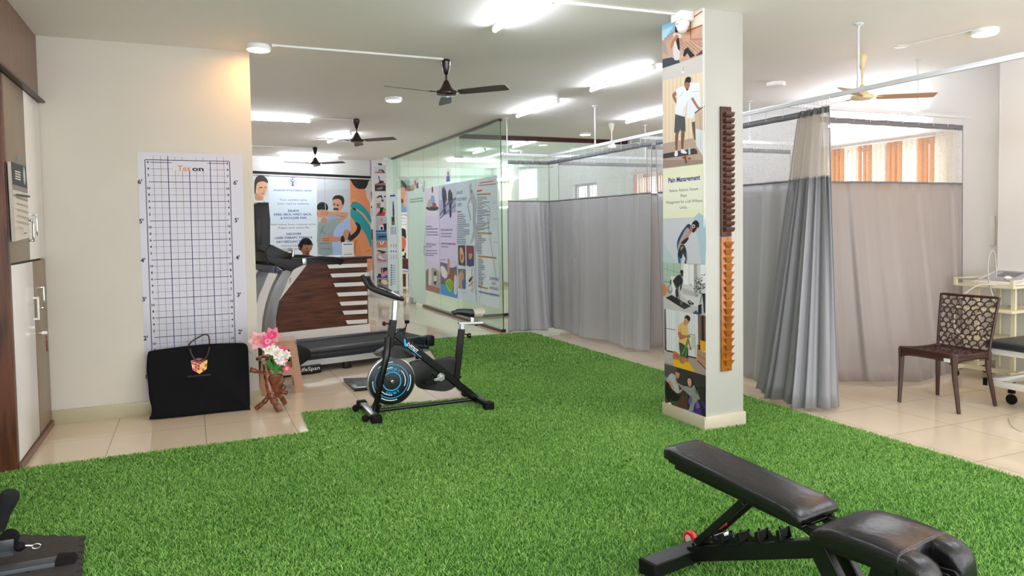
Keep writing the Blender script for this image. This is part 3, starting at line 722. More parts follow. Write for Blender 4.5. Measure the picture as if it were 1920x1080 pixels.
b = B(); b.lathe([(.012,-.016),(.019,-.012),(.019,.012),(.012,.016)], bp_(783,488,-.0), 'X', 14).cyl(bp_(750,478), bp_(783,487), .006); b.build('knob', m_fr, t, w=True)
b = B(); b.cyl(bp_(715,745), bp_(732,742), .01); b.build('bolt', m_fr, t, w=True)
b = B(); b.lathe([(.01,-.004),(.014,.004)], bp_(828,425), n=12); b.build('knob', m_fr, t, w=True)
# saddle
def saddle(b, x0, x1, top):
    n = 12; rr = []
    L0, L1 = bp_(678,345), bp_(865,345)
    for i in range(n+1):
        u = i/n; x = L0.x+(L1.x-L0.x)*u
        if not (x0-1e-6 <= u <= x1+1e-6): continue
        w_ = .018+.075*max(0,(u-.25)/.75)**1.3; zt = bp_(700,328).z + .004*math.sin(u*6) + (.0 if u > .12 else -.01); th = .03+.042*math.sin(min(1,u*1.15)*PI*.5)
        if u > .95: w_ *= .75; th *= .7
        if u < .05: w_ *= .6; th *= .6
        rr.append([V(x, YB_+w_*math.cos(an), zt-th/2+th/2*math.sin(an)*(1 if math.sin(an) > 0 else 1.1)) for an in [2*PI*j/14 for j in range(14)]])
    b.rings(rr)
b = B(); sect(b, bp_(800,410), bp_(800,360), .03, .03, .03); bev_build(b, 'saddle_clamp', M['steel'], t, .003)
b = B(); saddle(b, 0, .68, 1); b.build('saddle', mat('saddle_black_vinyl','#141414',.35), t, w=True)
b = B(); saddle(b, .66, 1, 1); b.build('saddle_rear', mat('saddle_grey_vinyl','#b9b3a6',.4), t, w=True)
# feet
for nm, c_, ends in (('front_foot', 1.2, (5.27,5.77)), ('rear_foot', 2.085, (5.27,5.77))):
    b = B(); b.box((c_,5.52,.05), (.055,.42,.035), bev=.008); o = b.build(nm, M['steel'] if nm == 'front_foot' else m_fr, t, w=True)
    for e in ends: B().box((c_,e,.045), (.075,.08,.058), bev=.01).build('end_cap', M['rubber'], o, w=True)
    if nm == 'front_foot':
        for e in (5.32,5.66): B().lathe([(.012,-.012),(.026,-.010),(.026,.010),(.012,.012)], (c_-.07,e,.045), 'Y', 18).cyl((c_-.07,e,.045),(c_,e,.05),.01).build('transport_wheel', M['rubber'], o, w=True)
b = B(); sect(b, bp_(225,900), bp_(195,965), .05, .06, .07); bev_build(b, 'front_bracket', m_fr, t)
# crank and pedals
cc = bp_(600,738)
b = B(); b.cyl(cc-V(0,.075,0), cc+V(0,.075,0), .013); b.lathe([(.03,-.05),(.034,-.046),(.03,-.04)], cc, 'Y', 18); b.build('crank_axle', M['steel'], t, w=True)
for s, e in ((-1, (-.13,-.0)), (1, (.13,.17))):
    p0 = cc+V(0,s*.07,0); p1 = p0 + V(.10,0,.02)*(-1 if s < 0 else 1) ; b = B(); sect(b, p0, p1, .026, .02, .014); c_o = bev_build(b, 'crank_arm', M['steel'] if s < 0 else m_fr, t, .003)
    if s > 0: pc = bp_(530,575)+V(0,.15,0)
    else: pc = p1+V(-.02,-.06,.01)
    B().box(pc, (.1,.08,.022), rot=Matrix.Rotation(.1,3,'Y'), bev=.006).build('pedal', M['rubber'], c_o, w=True)
    if s < 0: B().tube(cr([pc+V(.02,-.035,.01), pc+V(.03,-.02,.05), pc+V(.03,.02,.05), pc+V(.02,.035,.01)],4,False), .008, 6, flat_=(1,.4)).build('toe_strap', M['rubber'], c_o, w=True)
b = B(); b.tube(cr([bp_(440,560,.05), bp_(450,520,.04), bp_(480,500,.03), bp_(500,530,.05), bp_(495,580,.08)], 5, False), .004, 6); b.build('cable', M['rubber'], t, w=True)
# frame lettering
a = Art((0,YB_-.0258,0), (0,-1,0), .0001)
d0, d1 = bp_(405,540,-.026), bp_(470,590,-.026)
def dtext(s, c_, ang, size, col, wid):
    vs, fs = text_tris(s, .03); xs = [v[0] for v in vs]; x0, x1 = min(xs), max(xs); sx = wid/(x1-x0); sy = size/.73
    ux = V(math.cos(ang),0,math.sin(ang)); uy = V(-math.sin(ang),0,math.cos(ang)); d = a.off(); a.b.m(flat(col))
    bv = [a.b.bm.verts.new(c_+ux*((x-(x0+x1)/2)*sx)+uy*((y-.36)*sy)+d) for x, y in vs]
    for f in fs: a.b._f([bv[i] for i in f], False)
ang = math.atan2(bp_(850,895).z-bp_(328,475).z, bp_(850,895).x-bp_(328,475).x)
dtext('D·FITKIT', ony(*T(437,562), YB_-.026), ang, .026, '#f0f2f4', .105)
a.poly([(383,505),(393,510),(402,545),(398,560),(385,545)], m_cy, T=T); a.line([(400,550),(490,622)], m_cy, .006, T=T)
a.poly([(291,590),(275,610),(266,660),(280,640)], m_cy, T=T)
a.build('lettering', mf)
# ================================================================== curtain tracks, curtains, fans, conduits
M['alu'] = mat('white_aluminium_track', '#dfe1e4', .3, metal=.2)
M['curt'] = mat('grey_satin_curtain', '#a5a4a6', .42, spec=.45, sheen=.3, bump=.03, bscale=260)
M['hem'] = mat('dark_grey_heading_tape', '#6f7074', .6)
def net_mat(name, col, op):
    m = bpy.data.materials.new(name); m.use_nodes = True; nt = m.node_tree; b = nt.nodes['Principled BSDF']; out = nt.nodes['Material Output']
    b.inputs['Base Color'].default_value = rgb(col); b.inputs['Roughness'].default_value = .5
    tr = nt.nodes.new('ShaderNodeBsdfTransparent'); mx = nt.nodes.new('ShaderNodeMixShader')
    n = nt.nodes.new('ShaderNodeTexNoise'); n.inputs['Scale'].default_value = 90; n.inputs['Detail'].default_value = 2
    mr = nt.nodes.new('ShaderNodeMapRange'); mr.inputs['From Min'].default_value = .3; mr.inputs['From Max'].default_value = .7; mr.inputs['To Min'].default_value = op-.06; mr.inputs['To Max'].default_value = op+.06
    L = nt.links.new; L(n.outputs['Fac'], mr.inputs['Value']); L(mr.outputs['Result'], mx.inputs['Fac']); L(tr.outputs['BSDF'], mx.inputs[1])
    tl_ = nt.nodes.new('ShaderNodeBsdfTranslucent'); tl_.inputs['Color'].default_value = rgb(col); m2 = nt.nodes.new('ShaderNodeMixShader'); m2.inputs['Fac'].default_value = .45
    L(b.outputs['BSDF'], m2.inputs[1]); L(tl_.outputs['BSDF'], m2.inputs[2]); L(m2.outputs['Shader'], mx.inputs[2]); L(mx.outputs['Shader'], out.inputs['Surface']); return m
M['net'] = net_mat('white_net', '#e4e4e6', .26)
M['netd'] = net_mat('dense_white_net', '#cfc9c0', .62)
ZT_ = 2.425
def rail(name_label, p0, p1, rods, zs=ZT_):
    p0, p1 = V(*p0, zs), V(*p1, zs); mid = (p0+p1)/2; d = (p1-p0); 
    t = thing('curtain_track', name_label, 'curtain track', tuple(mid), math.atan2(d.y, d.x), 'white ceiling-hung curtain tracks')
    L = d.length; b = B(); b.box((0,0,-.008), (L,.026,.016), bev=.002); b.box((0,-.010,-.024), (L,.005,.018)).box((0,.010,-.024), (L,.005,.018)); b.build('rail', M['alu'], t)
    for (x, y) in rods:
        b = B(); b.cyl((x,y,zs), (x,y,CEIL), .0075, n=10).lathe([(.008,-.03),(.012,-.02),(.035,-.006),(.035,0)], (x,y,CEIL), n=18).cyl((x,y,zs), (x,y,zs+.05), .011, n=10); b.build('hanger_rod', M['alu'], t, w=True)
    return t
rail('long white curtain track running from the glass partition past the pillar', (4.55,-1.4), (4.55,9.1), [(4.55,.9),(4.55,3.97),(4.55,7.82)])
rail('white cross track between the pillar and the right wall, above the chair', (4.562,4.68), (6.78,4.66), [(6.1,4.67)])
rail('white cross track of the middle bay, half hidden by the pillar', (4.57,6.94), (6.94,6.94), [(6.17,6.94)])
rail('white cross track of the farthest bay, ending at the glass partition', (3.87,9.1), (6.94,9.1), [(3.93,9.1),(6.14,9.1)])
def path(pts, n=10): return cr([V(x,y,0) for x, y in pts], n, False)
def resamp(P, k):
    L = [0]
    for a, b in zip(P, P[1:]): L.append(L[-1]+(b-a).length)
    out = []; j = 0
    for i in range(k+1):
        s = L[-1]*i/k
        while j < len(P)-2 and L[j+1] < s: j += 1
        f = (s-L[j])/max(1e-9, L[j+1]-L[j]); out.append(P[j].lerp(P[j+1], min(1,max(0,f))))
    return out
def curtain(label, top, bot, folds, amp, seed, z0=.05, z1=1.775, z2=2.33, net=None, hooks=None, hemamp=.012, topamp=.35, group='grey bay curtains with net tops', seams=(), cloth=None):
    rn = random.Random(seed); K = max(60, folds*18)
    tp_, bt = resamp(path(top), K), resamp(path(bot), K)
    ph = [0]; 
    for i in range(K): ph.append(ph[-1] + (1+.45*math.sin(i*.13+seed)+.25*math.sin(i*.037*seed+1)))
    tot = ph[-1]; ph = [p/tot*folds*2*PI for p in ph]
    ax = [(.55+.45*math.sin(i*.09*1.7+seed*2)) for i in range(K+1)]
    def P(i, z):
        v = (z-z0)/(z2-z0); base = bt[i].lerp(tp_[i], min(1, max(0, v)**.85))
        j = min(i, K-1); d = (bt[j+1]-bt[j]).lerp(tp_[j+1]-tp_[j], v); n = V(d.y, -d.x, 0).normalized()
        a_ = amp*ax[i]*(1-(1-topamp)*v)
        off = a_*(math.sin(ph[i])+.28*math.sin(2.3*ph[i]+seed+1.2*v)) + .3*amp*(1-v)*math.sin(ph[i]*.31+seed*3)
        for sm in seams:
            q = (i/K-sm)*K/2.6
            if abs(q) < 2.5: off += .0045*math.exp(-q*q*.5)*(math.sin(z*64+q*2.2)+.6*math.sin(z*113+1)) + .010*math.exp(-q*q*3)
        return base + n*off + V(0,0,z)
    mid = (bt[0]+bt[-1])/2
    t = thing('bay_curtain', label, 'curtain', (mid.x,mid.y,0), 0, group)
    NZ = 72 if seams else 16
    b = B(); b.grid(lambda u, v: P(round(u*K), z0+ (.008*math.sin(u*19+seed) if v == 0 else 0) + (z1-z0)*v), K, NZ)
    o = b.build('cloth', cloth or M['curt'], t, w=True, recalc=False, sharp=180); md = o.modifiers.new('thick', 'SOLIDIFY'); md.thickness = .0015
    b = B(); b.grid(lambda u, v: P(round(u*K), z1+(z2-.045-z1)*v), K, 6); b.build('net_panel', net or M['net'], t, w=True, recalc=False, sharp=180)
    b = B(); b.grid(lambda u, v: P(round(u*K), z2-.05+.05*v), K, 1); o = b.build('heading_band', M['hem'], t, w=True, recalc=False, sharp=60); md = o.modifiers.new('thick', 'SOLIDIFY'); md.thickness = .003
    b = B(); b.grid(lambda u, v: P(round(u*K), z1-.006+.016*v), K, 1); o = b.build('seam_tape', M['hem'] if not net else M['curt'], t, w=True, recalc=False, sharp=60); md = o.modifiers.new('thick', 'SOLIDIFY'); md.thickness = .004; md.offset = 0
    for e in (0, K):
        b = B(); b.tube([P(e, z) for z in np.linspace(z0, z2, 14)], .004, 6); b.build('side_hem', mat('grey_hem','#7f7f83',.6), t, w=True)
    L = sum((b_-a_).length for a_, b_ in zip(tp_, tp_[1:])); nh = hooks or max(3, int(L/.19))
    for k in range(nh+1):
        i = round(k/nh*K); p = P(i, z2-.02); q = tp_[i]+V(0,0,ZT_-.03)
        B().tube([p, p.lerp(q,.5)+V(.004,.004,0), q], .0028, 5).ell(q+V(0,0,-.004), (.006,.006,.008), 6, 4).build('hook', M['alu'], t, w=True)
    return t
curtain('grey curtain along the long track, between the glass partition and the pillar', [(4.55,9.08),(4.55,6.62)], [(4.50,8.93),(4.5,8.4),(4.43,7.95),(4.51,7.5),(4.5,7.2),(4.45,6.9),(4.50,6.62)], 8, .032, 3, seams=(.0,.30,.80))
curtain('narrow grey curtain facing the glass partition, at the bay corner', [(3.94,9.09),(4.55,9.09)], [(3.80,8.84),(4.05,8.82),(4.25,8.74),(4.50,8.94)], 5, .03, 5, hooks=5, seams=(.28,))
curtain('flat grey curtain passing behind the pillar', [(4.56,6.56),(4.55,4.52)], [(4.60,6.5),(4.56,5.7),(4.52,5.0),(4.50,4.72)], 7, .028, 8)
curtain('gathered grey curtain bunched beside the pillar, in front of the others', [(4.56,4.56),(4.54,4.4),(4.52,4.21)], [(4.42,4.86),(4.26,4.56),(4.20,4.30),(4.27,4.06),(4.48,4.08)], 10, .058, 11, z0=.03, z1=1.785, net=M['netd'], hooks=9, topamp=.55, cloth=mat('mid_grey_satin_curtain', '#88888d', .38, spec=.5, sheen=.2, bump=.03, bscale=260))
curtain('wide grey curtain in a warm-lit tint behind the brown chair, hung across the bay', [(4.70,4.67),(6.70,4.66)], [(4.95,4.80),(5.22,4.62),(5.40,4.46),(5.55,4.39),(5.75,4.36),(6.0,4.38),(6.3,4.45),(6.62,4.58)], 9, .022, 14, z0=.05, z1=1.775, topamp=.5, cloth=mat('warm_lit_grey_satin', '#968d88', .42, spec=.45, sheen=.3, bump=.03, bscale=260))  # warm light on the grey cloth is put into its base colour
curtain('grey curtain across the middle bay, seen through the nets', [(4.7,6.93),(6.8,6.93)], [(4.7,6.9),(6.8,6.9)], 9, .03, 17)
curtain('grey curtain across the farthest bay, seen through the net', [(4.7,9.09),(6.8,9.09)], [(4.7,9.1),(6.8,9.1)], 9, .03, 19)

# ------------------------------------------------------------------ vertical blinds
m_or = mat('orange_blind_fabric', '#c5824a', .7, emit=None); m_cr = mat('cream_blind_fabric', '#ece2cf', .7)
def trl(name, col, f=.6):
    m, nt, b = node_mat(name); out = nt.nodes['Material Output']; b.inputs['Base Color'].default_value = rgb(col); b.inputs['Roughness'].default_value = .7
    t_ = nt.nodes.new('ShaderNodeBsdfTranslucent'); t_.inputs['Color'].default_value = rgb(col); mx = nt.nodes.new('ShaderNodeMixShader'); mx.inputs['Fac'].default_value = f
    nt.links.new(b.outputs['BSDF'], mx.inputs[1]); nt.links.new(t_.outputs['BSDF'], mx.inputs[2]); nt.links.new(mx.outputs['Shader'], out.inputs['Surface']); return m
m_or, m_cr = trl('orange_blind_fabric', '#bd7a30'), trl('cream_blind_fabric', '#e6dcc8')
def blinds(label, y0, y1, ztop, zbot, pat, closed=75):
    t = thing('vertical_blind', label, 'blind', (XR-.05,(y0+y1)/2,ztop))
    B().box((XR-.05,(y0+y1)/2,ztop+.012), (.05,y1-y0+.04,.035), bev=.004).build('headrail', mat('cream_headrail','#cfc6b4',.4), t, w=True)
    n = int((y1-y0)/.062)
    for i in range(n):
        y = y0+(y1-y0)*(i+.5)/n; a_ = R(closed+rnd.uniform(-5,5)); d = V(math.cos(a_), math.sin(a_), 0)*.042
        b = B(); b.grid(lambda u, v: V(XR-.05,y,zbot+(ztop-.02-zbot)*v)+d*(2*u-1)+V(-d.y,d.x,0)*.15*(1-(2*u-1)**2), 3, 1)
        b.build('slat', m_or if pat(i) else m_cr, t, w=True, recalc=False)
blinds('orange and cream vertical blind on the window behind the chair', 4.9, 6.58, 2.30, .9, lambda i: (i//3) % 2 == 1)
blinds('orange and cream vertical blind on the second window, seen through nets', 8.95, 10.6, 2.30, .9, lambda i: (i//3) % 2 == 0)

# ------------------------------------------------------------------ ceiling fans
m_fb = mat('glossy_dark_brown_fan', '#26110e', .16, coat=.3); m_fc = mat('cream_fan_enamel', '#ddd0a6', .3); m_fw = mat('white_fan_enamel', '#e8e6dc', .3)
m_bl = mat('dark_fan_blade', '#262022', .35); m_bc = mat('tan_fan_blade', '#b98e66', .4)
def fan(x, y, label, mb, mbl, rz, drop=.30, rb=.58, grp=None):
    t = thing('ceiling_fan', label, 'ceiling fan', (x,y,CEIL), rz, grp)
    B().lathe([(.034,0),(.040,-.012),(.046,-.02),(.040,-.05),(.026,-.10),(.016,-.125),(.012,-.13)], n=28).build('canopy', mb, t)
    B().cyl((0,0,-.12), (0,0,-(drop-.10)), .0085, n=14).build('downrod', mb, t)
    z = -drop
    B().lathe([(.010,z+.125),(.020,z+.118),(.030,z+.095),(.048,z+.06),(.066,z+.035),(.088,z+.03),(.094,z+.016),(.090,z+.002),(.078,z-.006),(.05,z-.012),(.001,z-.014)], n=36).build('motor', mb, t)
    for k in range(3):
        a_ = 2*PI*k/3; d = V(math.cos(a_), math.sin(a_), 0); s = V(-math.sin(a_), math.cos(a_), 0)
        b = B(); rr = []
        for r_, w_ in ((.12,.028),(.15,.044),(.2,.05),(.35,.056),(.5,.06),(rb-.02,.058),(rb,.045)):
            c = d*r_ + V(0,0,z+.012); tl__ = V(0,0,-.012)
            rr.append([c+s*w_+tl__*.9+V(0,0,.002), c-s*w_-tl__*.9+V(0,0,.002), c-s*w_-tl__*.9-V(0,0,.002), c+s*w_+tl__*.9-V(0,0,.002)])
        b.rings(rr, smooth=False); bo = b.build('blade', mbl, t)
        b = B(); b.box(d*.115+V(0,0,z+.014), (.11,.03,.006), rot=Matrix.Rotation(a_,3,'Z'), bev=.002); b.build('blade_bracket', mb, bo)
    return t
G = 'dark brown three-blade ceiling fans'
fan(2.07, 6.10, 'dark brown ceiling fan nearest the camera, below the conduit', m_fb, m_bl, R(-47), grp=G)
fan(2.05, 9.76, 'dark brown ceiling fan second in the row, above the treadmill', m_fb, m_bl, R(-45), grp=G)
fan(2.05, 13.3, 'dark brown ceiling fan farthest away, in front of the reception banner', m_fb, m_bl, R(-42), grp=G)
fan(5.413, 4.68, 'cream ceiling fan over the bay behind the chair', m_fc, m_bc, R(-32), drop=.385, rb=.6)
fan(5.52, 9.02, 'white ceiling fan over the far bay, behind the curtain track', m_fw, m_fw, R(160), drop=.37)
fan(5.69, 12.48, 'white ceiling fan beyond the brown beam, seen over the narrow curtain', m_fw, m_fw, R(-25), drop=.37)

# ------------------------------------------------------------------ conduits
def conduit(p0, p1, label, r=.0085):
    b = B(); b.cyl((*p0, CEIL-r), (*p1, CEIL-r), r, n=8); b.cyl((*p0, CEIL-r*1.2), (p0[0]+(p1[0]-p0[0])*.02, p0[1]+(p1[1]-p0[1])*.02, CEIL-r*1.2), r*1.5, n=8)
    tag(b.build('ceiling_conduit', M['lamp_body']), label, 'conduit', 'white conduits on the ceiling')
conduit((.62,6.05), (2.03,6.05), 'white conduit from the warm disc light to the near fan')
conduit((2.2,4.27), (3.13,4.22), 'white conduit from the near tube light to the pillar camera')
conduit((5.53,3.77), (5.45,4.33), 'thin conduit from the warm disc light at upper right to a ceiling rose', .005)
conduit((1.5,9.87), (2.03,9.8), 'thin conduit joining the tube light behind the chart wall to the second fan', .005)
conduit((.6,13.35), (2.0,13.32), 'thin conduit running to the farthest fan', .005)
tag(B().lathe([(.05,0),(.05,-.006),(.04,-.010),(.001,-.011)], (5.47,4.34,CEIL), n=28).build('ceiling_rose', M['lamp_body']), 'flat round white blanking plate on the ceiling near the cream fan', 'ceiling plate')
tag(B().lathe([(.05,0),(.05,-.008),(.04,-.014),(.001,-.015)], (2.16,4.29,CEIL), n=28).build('junction_box', M['lamp_body']), 'round white junction box at the top edge beside the tube light', 'junction box')
# ================================================================== weight bench
BO = V(1.88,2.53,0); BA = R(10); BU = V(math.sin(BA), -math.cos(BA), 0); BW = V(math.cos(BA), math.sin(BA), 0)
def bl(u, w, z): return BO + BU*u + BW*w + V(0,0,z)
rB = Matrix.Rotation(BA-PI/2, 3, 'Z')           # local x -> BU, local y -> BW
t = thing('weight_bench', 'black adjustable weight bench with padded back and seat on the turf', 'weight bench', tuple(BO))
m_v, nt, bs = node_mat('worn_black_vinyl'); L = nt.links.new
tc = nt.nodes.new('ShaderNodeTexCoord'); 
n = nt.nodes.new('ShaderNodeTexNoise'); n.inputs['Scale'].default_value = 5; n.inputs['Detail'].default_value = 4
def blob(c, r):
    vm = nt.nodes.new('ShaderNodeVectorMath'); vm.operation = 'DISTANCE'; L(tc.outputs['Object'], vm.inputs[0]); vm.inputs[1].default_value = c
    ad = nt.nodes.new('ShaderNodeMath'); ad.operation = 'MULTIPLY_ADD'; L(n.outputs['Fac'], ad.inputs[0]); ad.inputs[1].default_value = .12; L(vm.outputs['Value'], ad.inputs[2])
    mr = nt.nodes.new('ShaderNodeMapRange'); mr.interpolation_type = 'SMOOTHSTEP'; L(ad.outputs[0], mr.inputs['Value']); mr.inputs['From Min'].default_value = r+.06; mr.inputs['From Max'].default_value = .06+r*.3; return mr
p = bl(.60,.03,.45)-BO; q = bl(.97,-.07,.44)-BO; q2 = bl(.98,.09,.44)-BO
m1, m2, m3 = blob(p, .07), blob(q, .06), blob(q2, .06)
mx = nt.nodes.new('ShaderNodeMath'); mx.operation = 'MAXIMUM'; L(m1.outputs['Result'], mx.inputs[0]); L(m2.outputs['Result'], mx.inputs[1])
mx2 = nt.nodes.new('ShaderNodeMath'); mx2.operation = 'MAXIMUM'; L(mx.outputs[0], mx2.inputs[0]); L(m3.outputs['Result'], mx2.inputs[1])
mc = nt.nodes.new('ShaderNodeMix'); mc.data_type = 'RGBA'; L(mx2.outputs[0], mc.inputs[0]); mc.inputs[6].default_value = rgb('#0f0f11'); mc.inputs[7].default_value = rgb('#3b2b26'); L(mc.outputs[2], bs.inputs['Base Color'])
bs.inputs['Roughness'].default_value = .27; n2 = nt.nodes.new('ShaderNodeTexNoise'); n2.inputs['Scale'].default_value = 18; bp2 = nt.nodes.new('ShaderNodeBump'); bp2.inputs['Strength'].default_value = .12; bp2.inputs['Distance'].default_value = .01
L(n2.outputs['Fac'], bp2.inputs['Height']); L(bp2.outputs['Normal'], bs.inputs['Normal'])
m_bf = mat('powder_coat_black', '#0c0c0d', .38, bump=.05, bscale=300)
def pad(name, sections, mtl, parent):           # sections: (u, z_top, half width, thickness)
    rr = []
    for u, z, hw, th in sections:
        pts = []
        prof = [(-1,-.95),(-1,-.55),(-.995,-.25),(-.97,-.08),(-.90,0),(-.55,.05),(0,.07),(.55,.05),(.90,0),(.97,-.08),(.995,-.25),(1,-.55),(1,-.95),(.5,-1),(-.5,-1)]
        for a_, b_ in prof: pts.append(bl(u, a_*hw, z+b_*th))
        rr.append(pts)
    return B().rings(rr).build(name, mtl, parent, w=True, sharp=75)
sl = (.437-.507)/.65
zs_ = lambda u: .507+sl*u
back = [(-.012,zs_(0)-.02,.085,.03),(-.008,zs_(0)-.006,.098,.042),(.0,zs_(0),.104,.046),(.03,zs_(.03)+.002,.107,.046)] + [(u, zs_(u)+.002, .107+.014*u, .046) for u in np.linspace(.08,.56,9)] + [(.60,zs_(.6)+.001,.118,.044),(.63,zs_(.63)-.005,.118,.038),(.650,zs_(.65)-.014,.112,.026),(.656,zs_(.656)-.022,.10,.012)]
bkp = pad('back_pad', back, m_v, t)
seat = [(.692,.375,.11,.012),(.695,.392,.126,.028),(.708,.410,.138,.044),(.735,.423,.146,.056),(.76,.429,.149,.06)] + [(u, .432+.012*math.sin((u-.74)/.3*PI), .150, .062+.03*(u-.78)) for u in np.linspace(.78,1.0,6)]
seat += []
sd = pad('seat_pad', seat+[(1.005,.436,.150,.075),(1.008,.43,.150,.08)], m_v, t)
for s in (-1, 1):                                       # the two horns either side of the notch
    rr = []
    for u, z, th in ((.99,.433,.072),(1.02,.433,.085),(1.05,.428,.10),(1.075,.415,.11),(1.09,.395,.105),(1.097,.37,.085),(1.098,.345,.05)):
        c_ = s*.098; hw = .052 if u < 1.09 else .046
        rr.append([bl(u, c_+a_*hw, z+b_*th) for a_, b_ in [(-1,-.95),(-1,-.3),(-.9,-.06),(-.5,0),(0,.02),(.5,0),(.9,-.06),(1,-.3),(1,-.95),(0,-1)]])
    B().rings(rr).build('seat_horn', m_v, sd, w=True, sharp=75)
b = B(); rr = []
for u, z in ((.975,.43),(.99,.425),(1.0,.40),(1.004,.36),(1.0,.33)):
    rr.append([bl(u+.012*math.sin(a_*9), a_, z-.006*abs(math.sin(a_*40))) for a_ in np.linspace(-.055,.055,9)])
b.rings(rr, False, False, closed=False); b.build('seat_notch', m_v, sd, w=True, recalc=False)
def sectW(b, p0, p1, hh, ww):                     # box bar in the bench plane
    p0, p1 = Vector(p0), Vector(p1); d = (p1-p0).normalized(); u = BW.cross(d).normalized()
    b.rings([[p+u*a_*hh/2+BW*c_*ww/2 for a_, c_ in ((1,1),(-1,1),(-1,-1),(1,-1))] for p in (p0,p1)], smooth=False); return b
def bb(name, b, parent=None, mt_=None):
    o = b.build(name, mt_ or m_bf, parent or t, w=True); md = o.modifiers.new('bevel', 'BEVEL'); md.width = .004; md.segments = 2; md.limit_method = 'ANGLE'; return o
bb('pad_board', B().box(bl(.33,0,zs_(.33)-.052), (.64,.19,.012), rot=rB @ Matrix.Rotation(-sl,3,'Y')))
for s in (-1, 1): bb('pad_rail', sectW(B(), bl(.03,s*.06,zs_(.03)-.07), bl(.70,s*.06,zs_(.7)-.06), .03, .03))
bb('base_beam', sectW(B(), bl(.06,0,.055), bl(.68,0,.305), .062, .055))
bb('rear_foot', B().box(bl(.045,0,.05), (.085,.48,.055), rot=rB))
for s in (-1, 1): bb('foot_cap', B().box(bl(.045,s*.243,.047), (.092,.02,.062), rot=rB), None, M['rubber'])
b = B(); b.lathe([(.012,-.015),(.030,-.013),(.034,-.006),(.034,.006),(.030,.013),(.012,.015)], (0,0,0), 'X', 24)
bmesh.ops.transform(b.bm, matrix=Matrix.Translation(bl(-.045,.10,.055)) @ rB.to_4x4() @ Matrix.Rotation(PI/2,4,'Z'), verts=b.bm.verts); wo = b.build('wheel', mat('red_urethane','#d3202e',.3), t, w=True)
b = B(); b.lathe([(.001,-.016),(.018,-.0155),(.018,.0155),(.001,.016)], (0,0,0), 'X', 18); bmesh.ops.transform(b.bm, matrix=Matrix.Translation(bl(-.045,.10,.055)) @ rB.to_4x4() @ Matrix.Rotation(PI/2,4,'Z'), verts=b.bm.verts); b.build('wheel_hub', mat('cream_hub','#e6d9c8',.4), wo, w=True)
bb('wheel_bracket', B().box(bl(-.01,.125,.055), (.09,.008,.03), rot=rB))
for s in (-1, 1): bb('adjust_strut', sectW(B(), bl(.115,s*.04,.125), bl(.355,s*.04,.375), .03, .022))
bb('strut_pin', B().cyl(bl(.118,-.06,.125), bl(.118,.06,.125), .012, n=14))
bb('red_pull_tab', B().tube([bl(.19,.01,.2), bl(.23,.01,.235)], .006, 8), None, mat('red_urethane','#d3202e',.3))
bb('grey_slider', sectW(B(), bl(.13,0,.13), bl(.24,0,.2), .02, .03), None, M['steel'])
for u in (.225,.31,.397,.492):
    zz = .055+(u-.06)*(.25/.62)+.04
    b = B(); 
    for s in (-1,1):
        pr = [bl(u-.028,s*.032,zz-.012), bl(u+.022,s*.032,zz+.004), bl(u+.012,s*.032,zz+.044), bl(u+.002,s*.032,zz+.038), bl(u+.004,s*.032,zz+.016), bl(u-.02,s*.032,zz+.014), bl(u-.028,s*.032,zz+.028), bl(u-.036,s*.032,zz+.024)]
        b.prism(pr, BW*.006)
    b.box(bl(u+.006,0,zz+.022), (.008,.07,.03), rot=rB); b.box(bl(u-.005,0,zz-.002), (.04,.07,.006), rot=rB); b.build('catch_hook', m_bf, t, w=True)
bb('front_post', sectW(B(), bl(.66,-.045,.34), bl(.87,-.045,.03), .07, .035)); bb('front_post', sectW(B(), bl(.66,.045,.34), bl(.87,.045,.03), .07, .035))
bb('rear_post', sectW(B(), bl(.90,0,.33), bl(.84,0,.05), .09, .05))
bb('front_foot', B().box(bl(.87,0,.035), (.07,.46,.05), rot=rB))
bb('seat_rail', sectW(B(), bl(.66,0,.335), bl(1.02,0,.345), .045, .11))
for w_ in (-.022,.018): bb('seat_plate', B().prism([bl(u_,w_,z_) for u_, z_ in ((.93,.36),(1.09,.375),(1.105,.36),(1.10,.335),(.93,.32))], BW*.006))
for s in (-1,1): bb('hinge_arm', sectW(B(), bl(.60,s*.06,.385), bl(.70,s*.06,.352), .03, .02))
bb('hinge_pin', B().cyl(bl(.688,-.075,.352), bl(.688,.075,.352), .011, n=14))

# ================================================================== brown plastic chair
CX, CY = 5.36, 3.84
t = thing('plastic_chair', 'dark brown plastic chair with lattice back and seat on the tiles', 'chair', (CX,CY,0), R(2))
m_c = mat('dark_brown_plastic', '#3b2119', .3)
def rc(u, v, z): return V(u, v, z)
def backpt(s, h): # s -1..1 across, h 0..1 up the back
    hw = .205+.025*h; return V(.205+.075*h**1.2-.03*(1-s*s)*(1-h*.4)+.03*0, -s*hw, .42+.415*h)
def seatpt(s, f):  # s -1..1 across, f 0 front..1 back
    return V(-.235+.44*f, -s*(.225-.02*f), .435-.012*math.sin(f*PI)-.012*(1-s*s)*math.sin(f*PI*.9)-.012*f)
b = B(); b.tube([backpt(-1,h) for h in np.linspace(.0,1,8)]+[backpt(s,1) for s in np.linspace(-.9,.9,9)]+[backpt(1,h) for h in np.linspace(1,.0,8)], .011, 8); bf = b.build('back_rim', m_c, t, sharp=60)
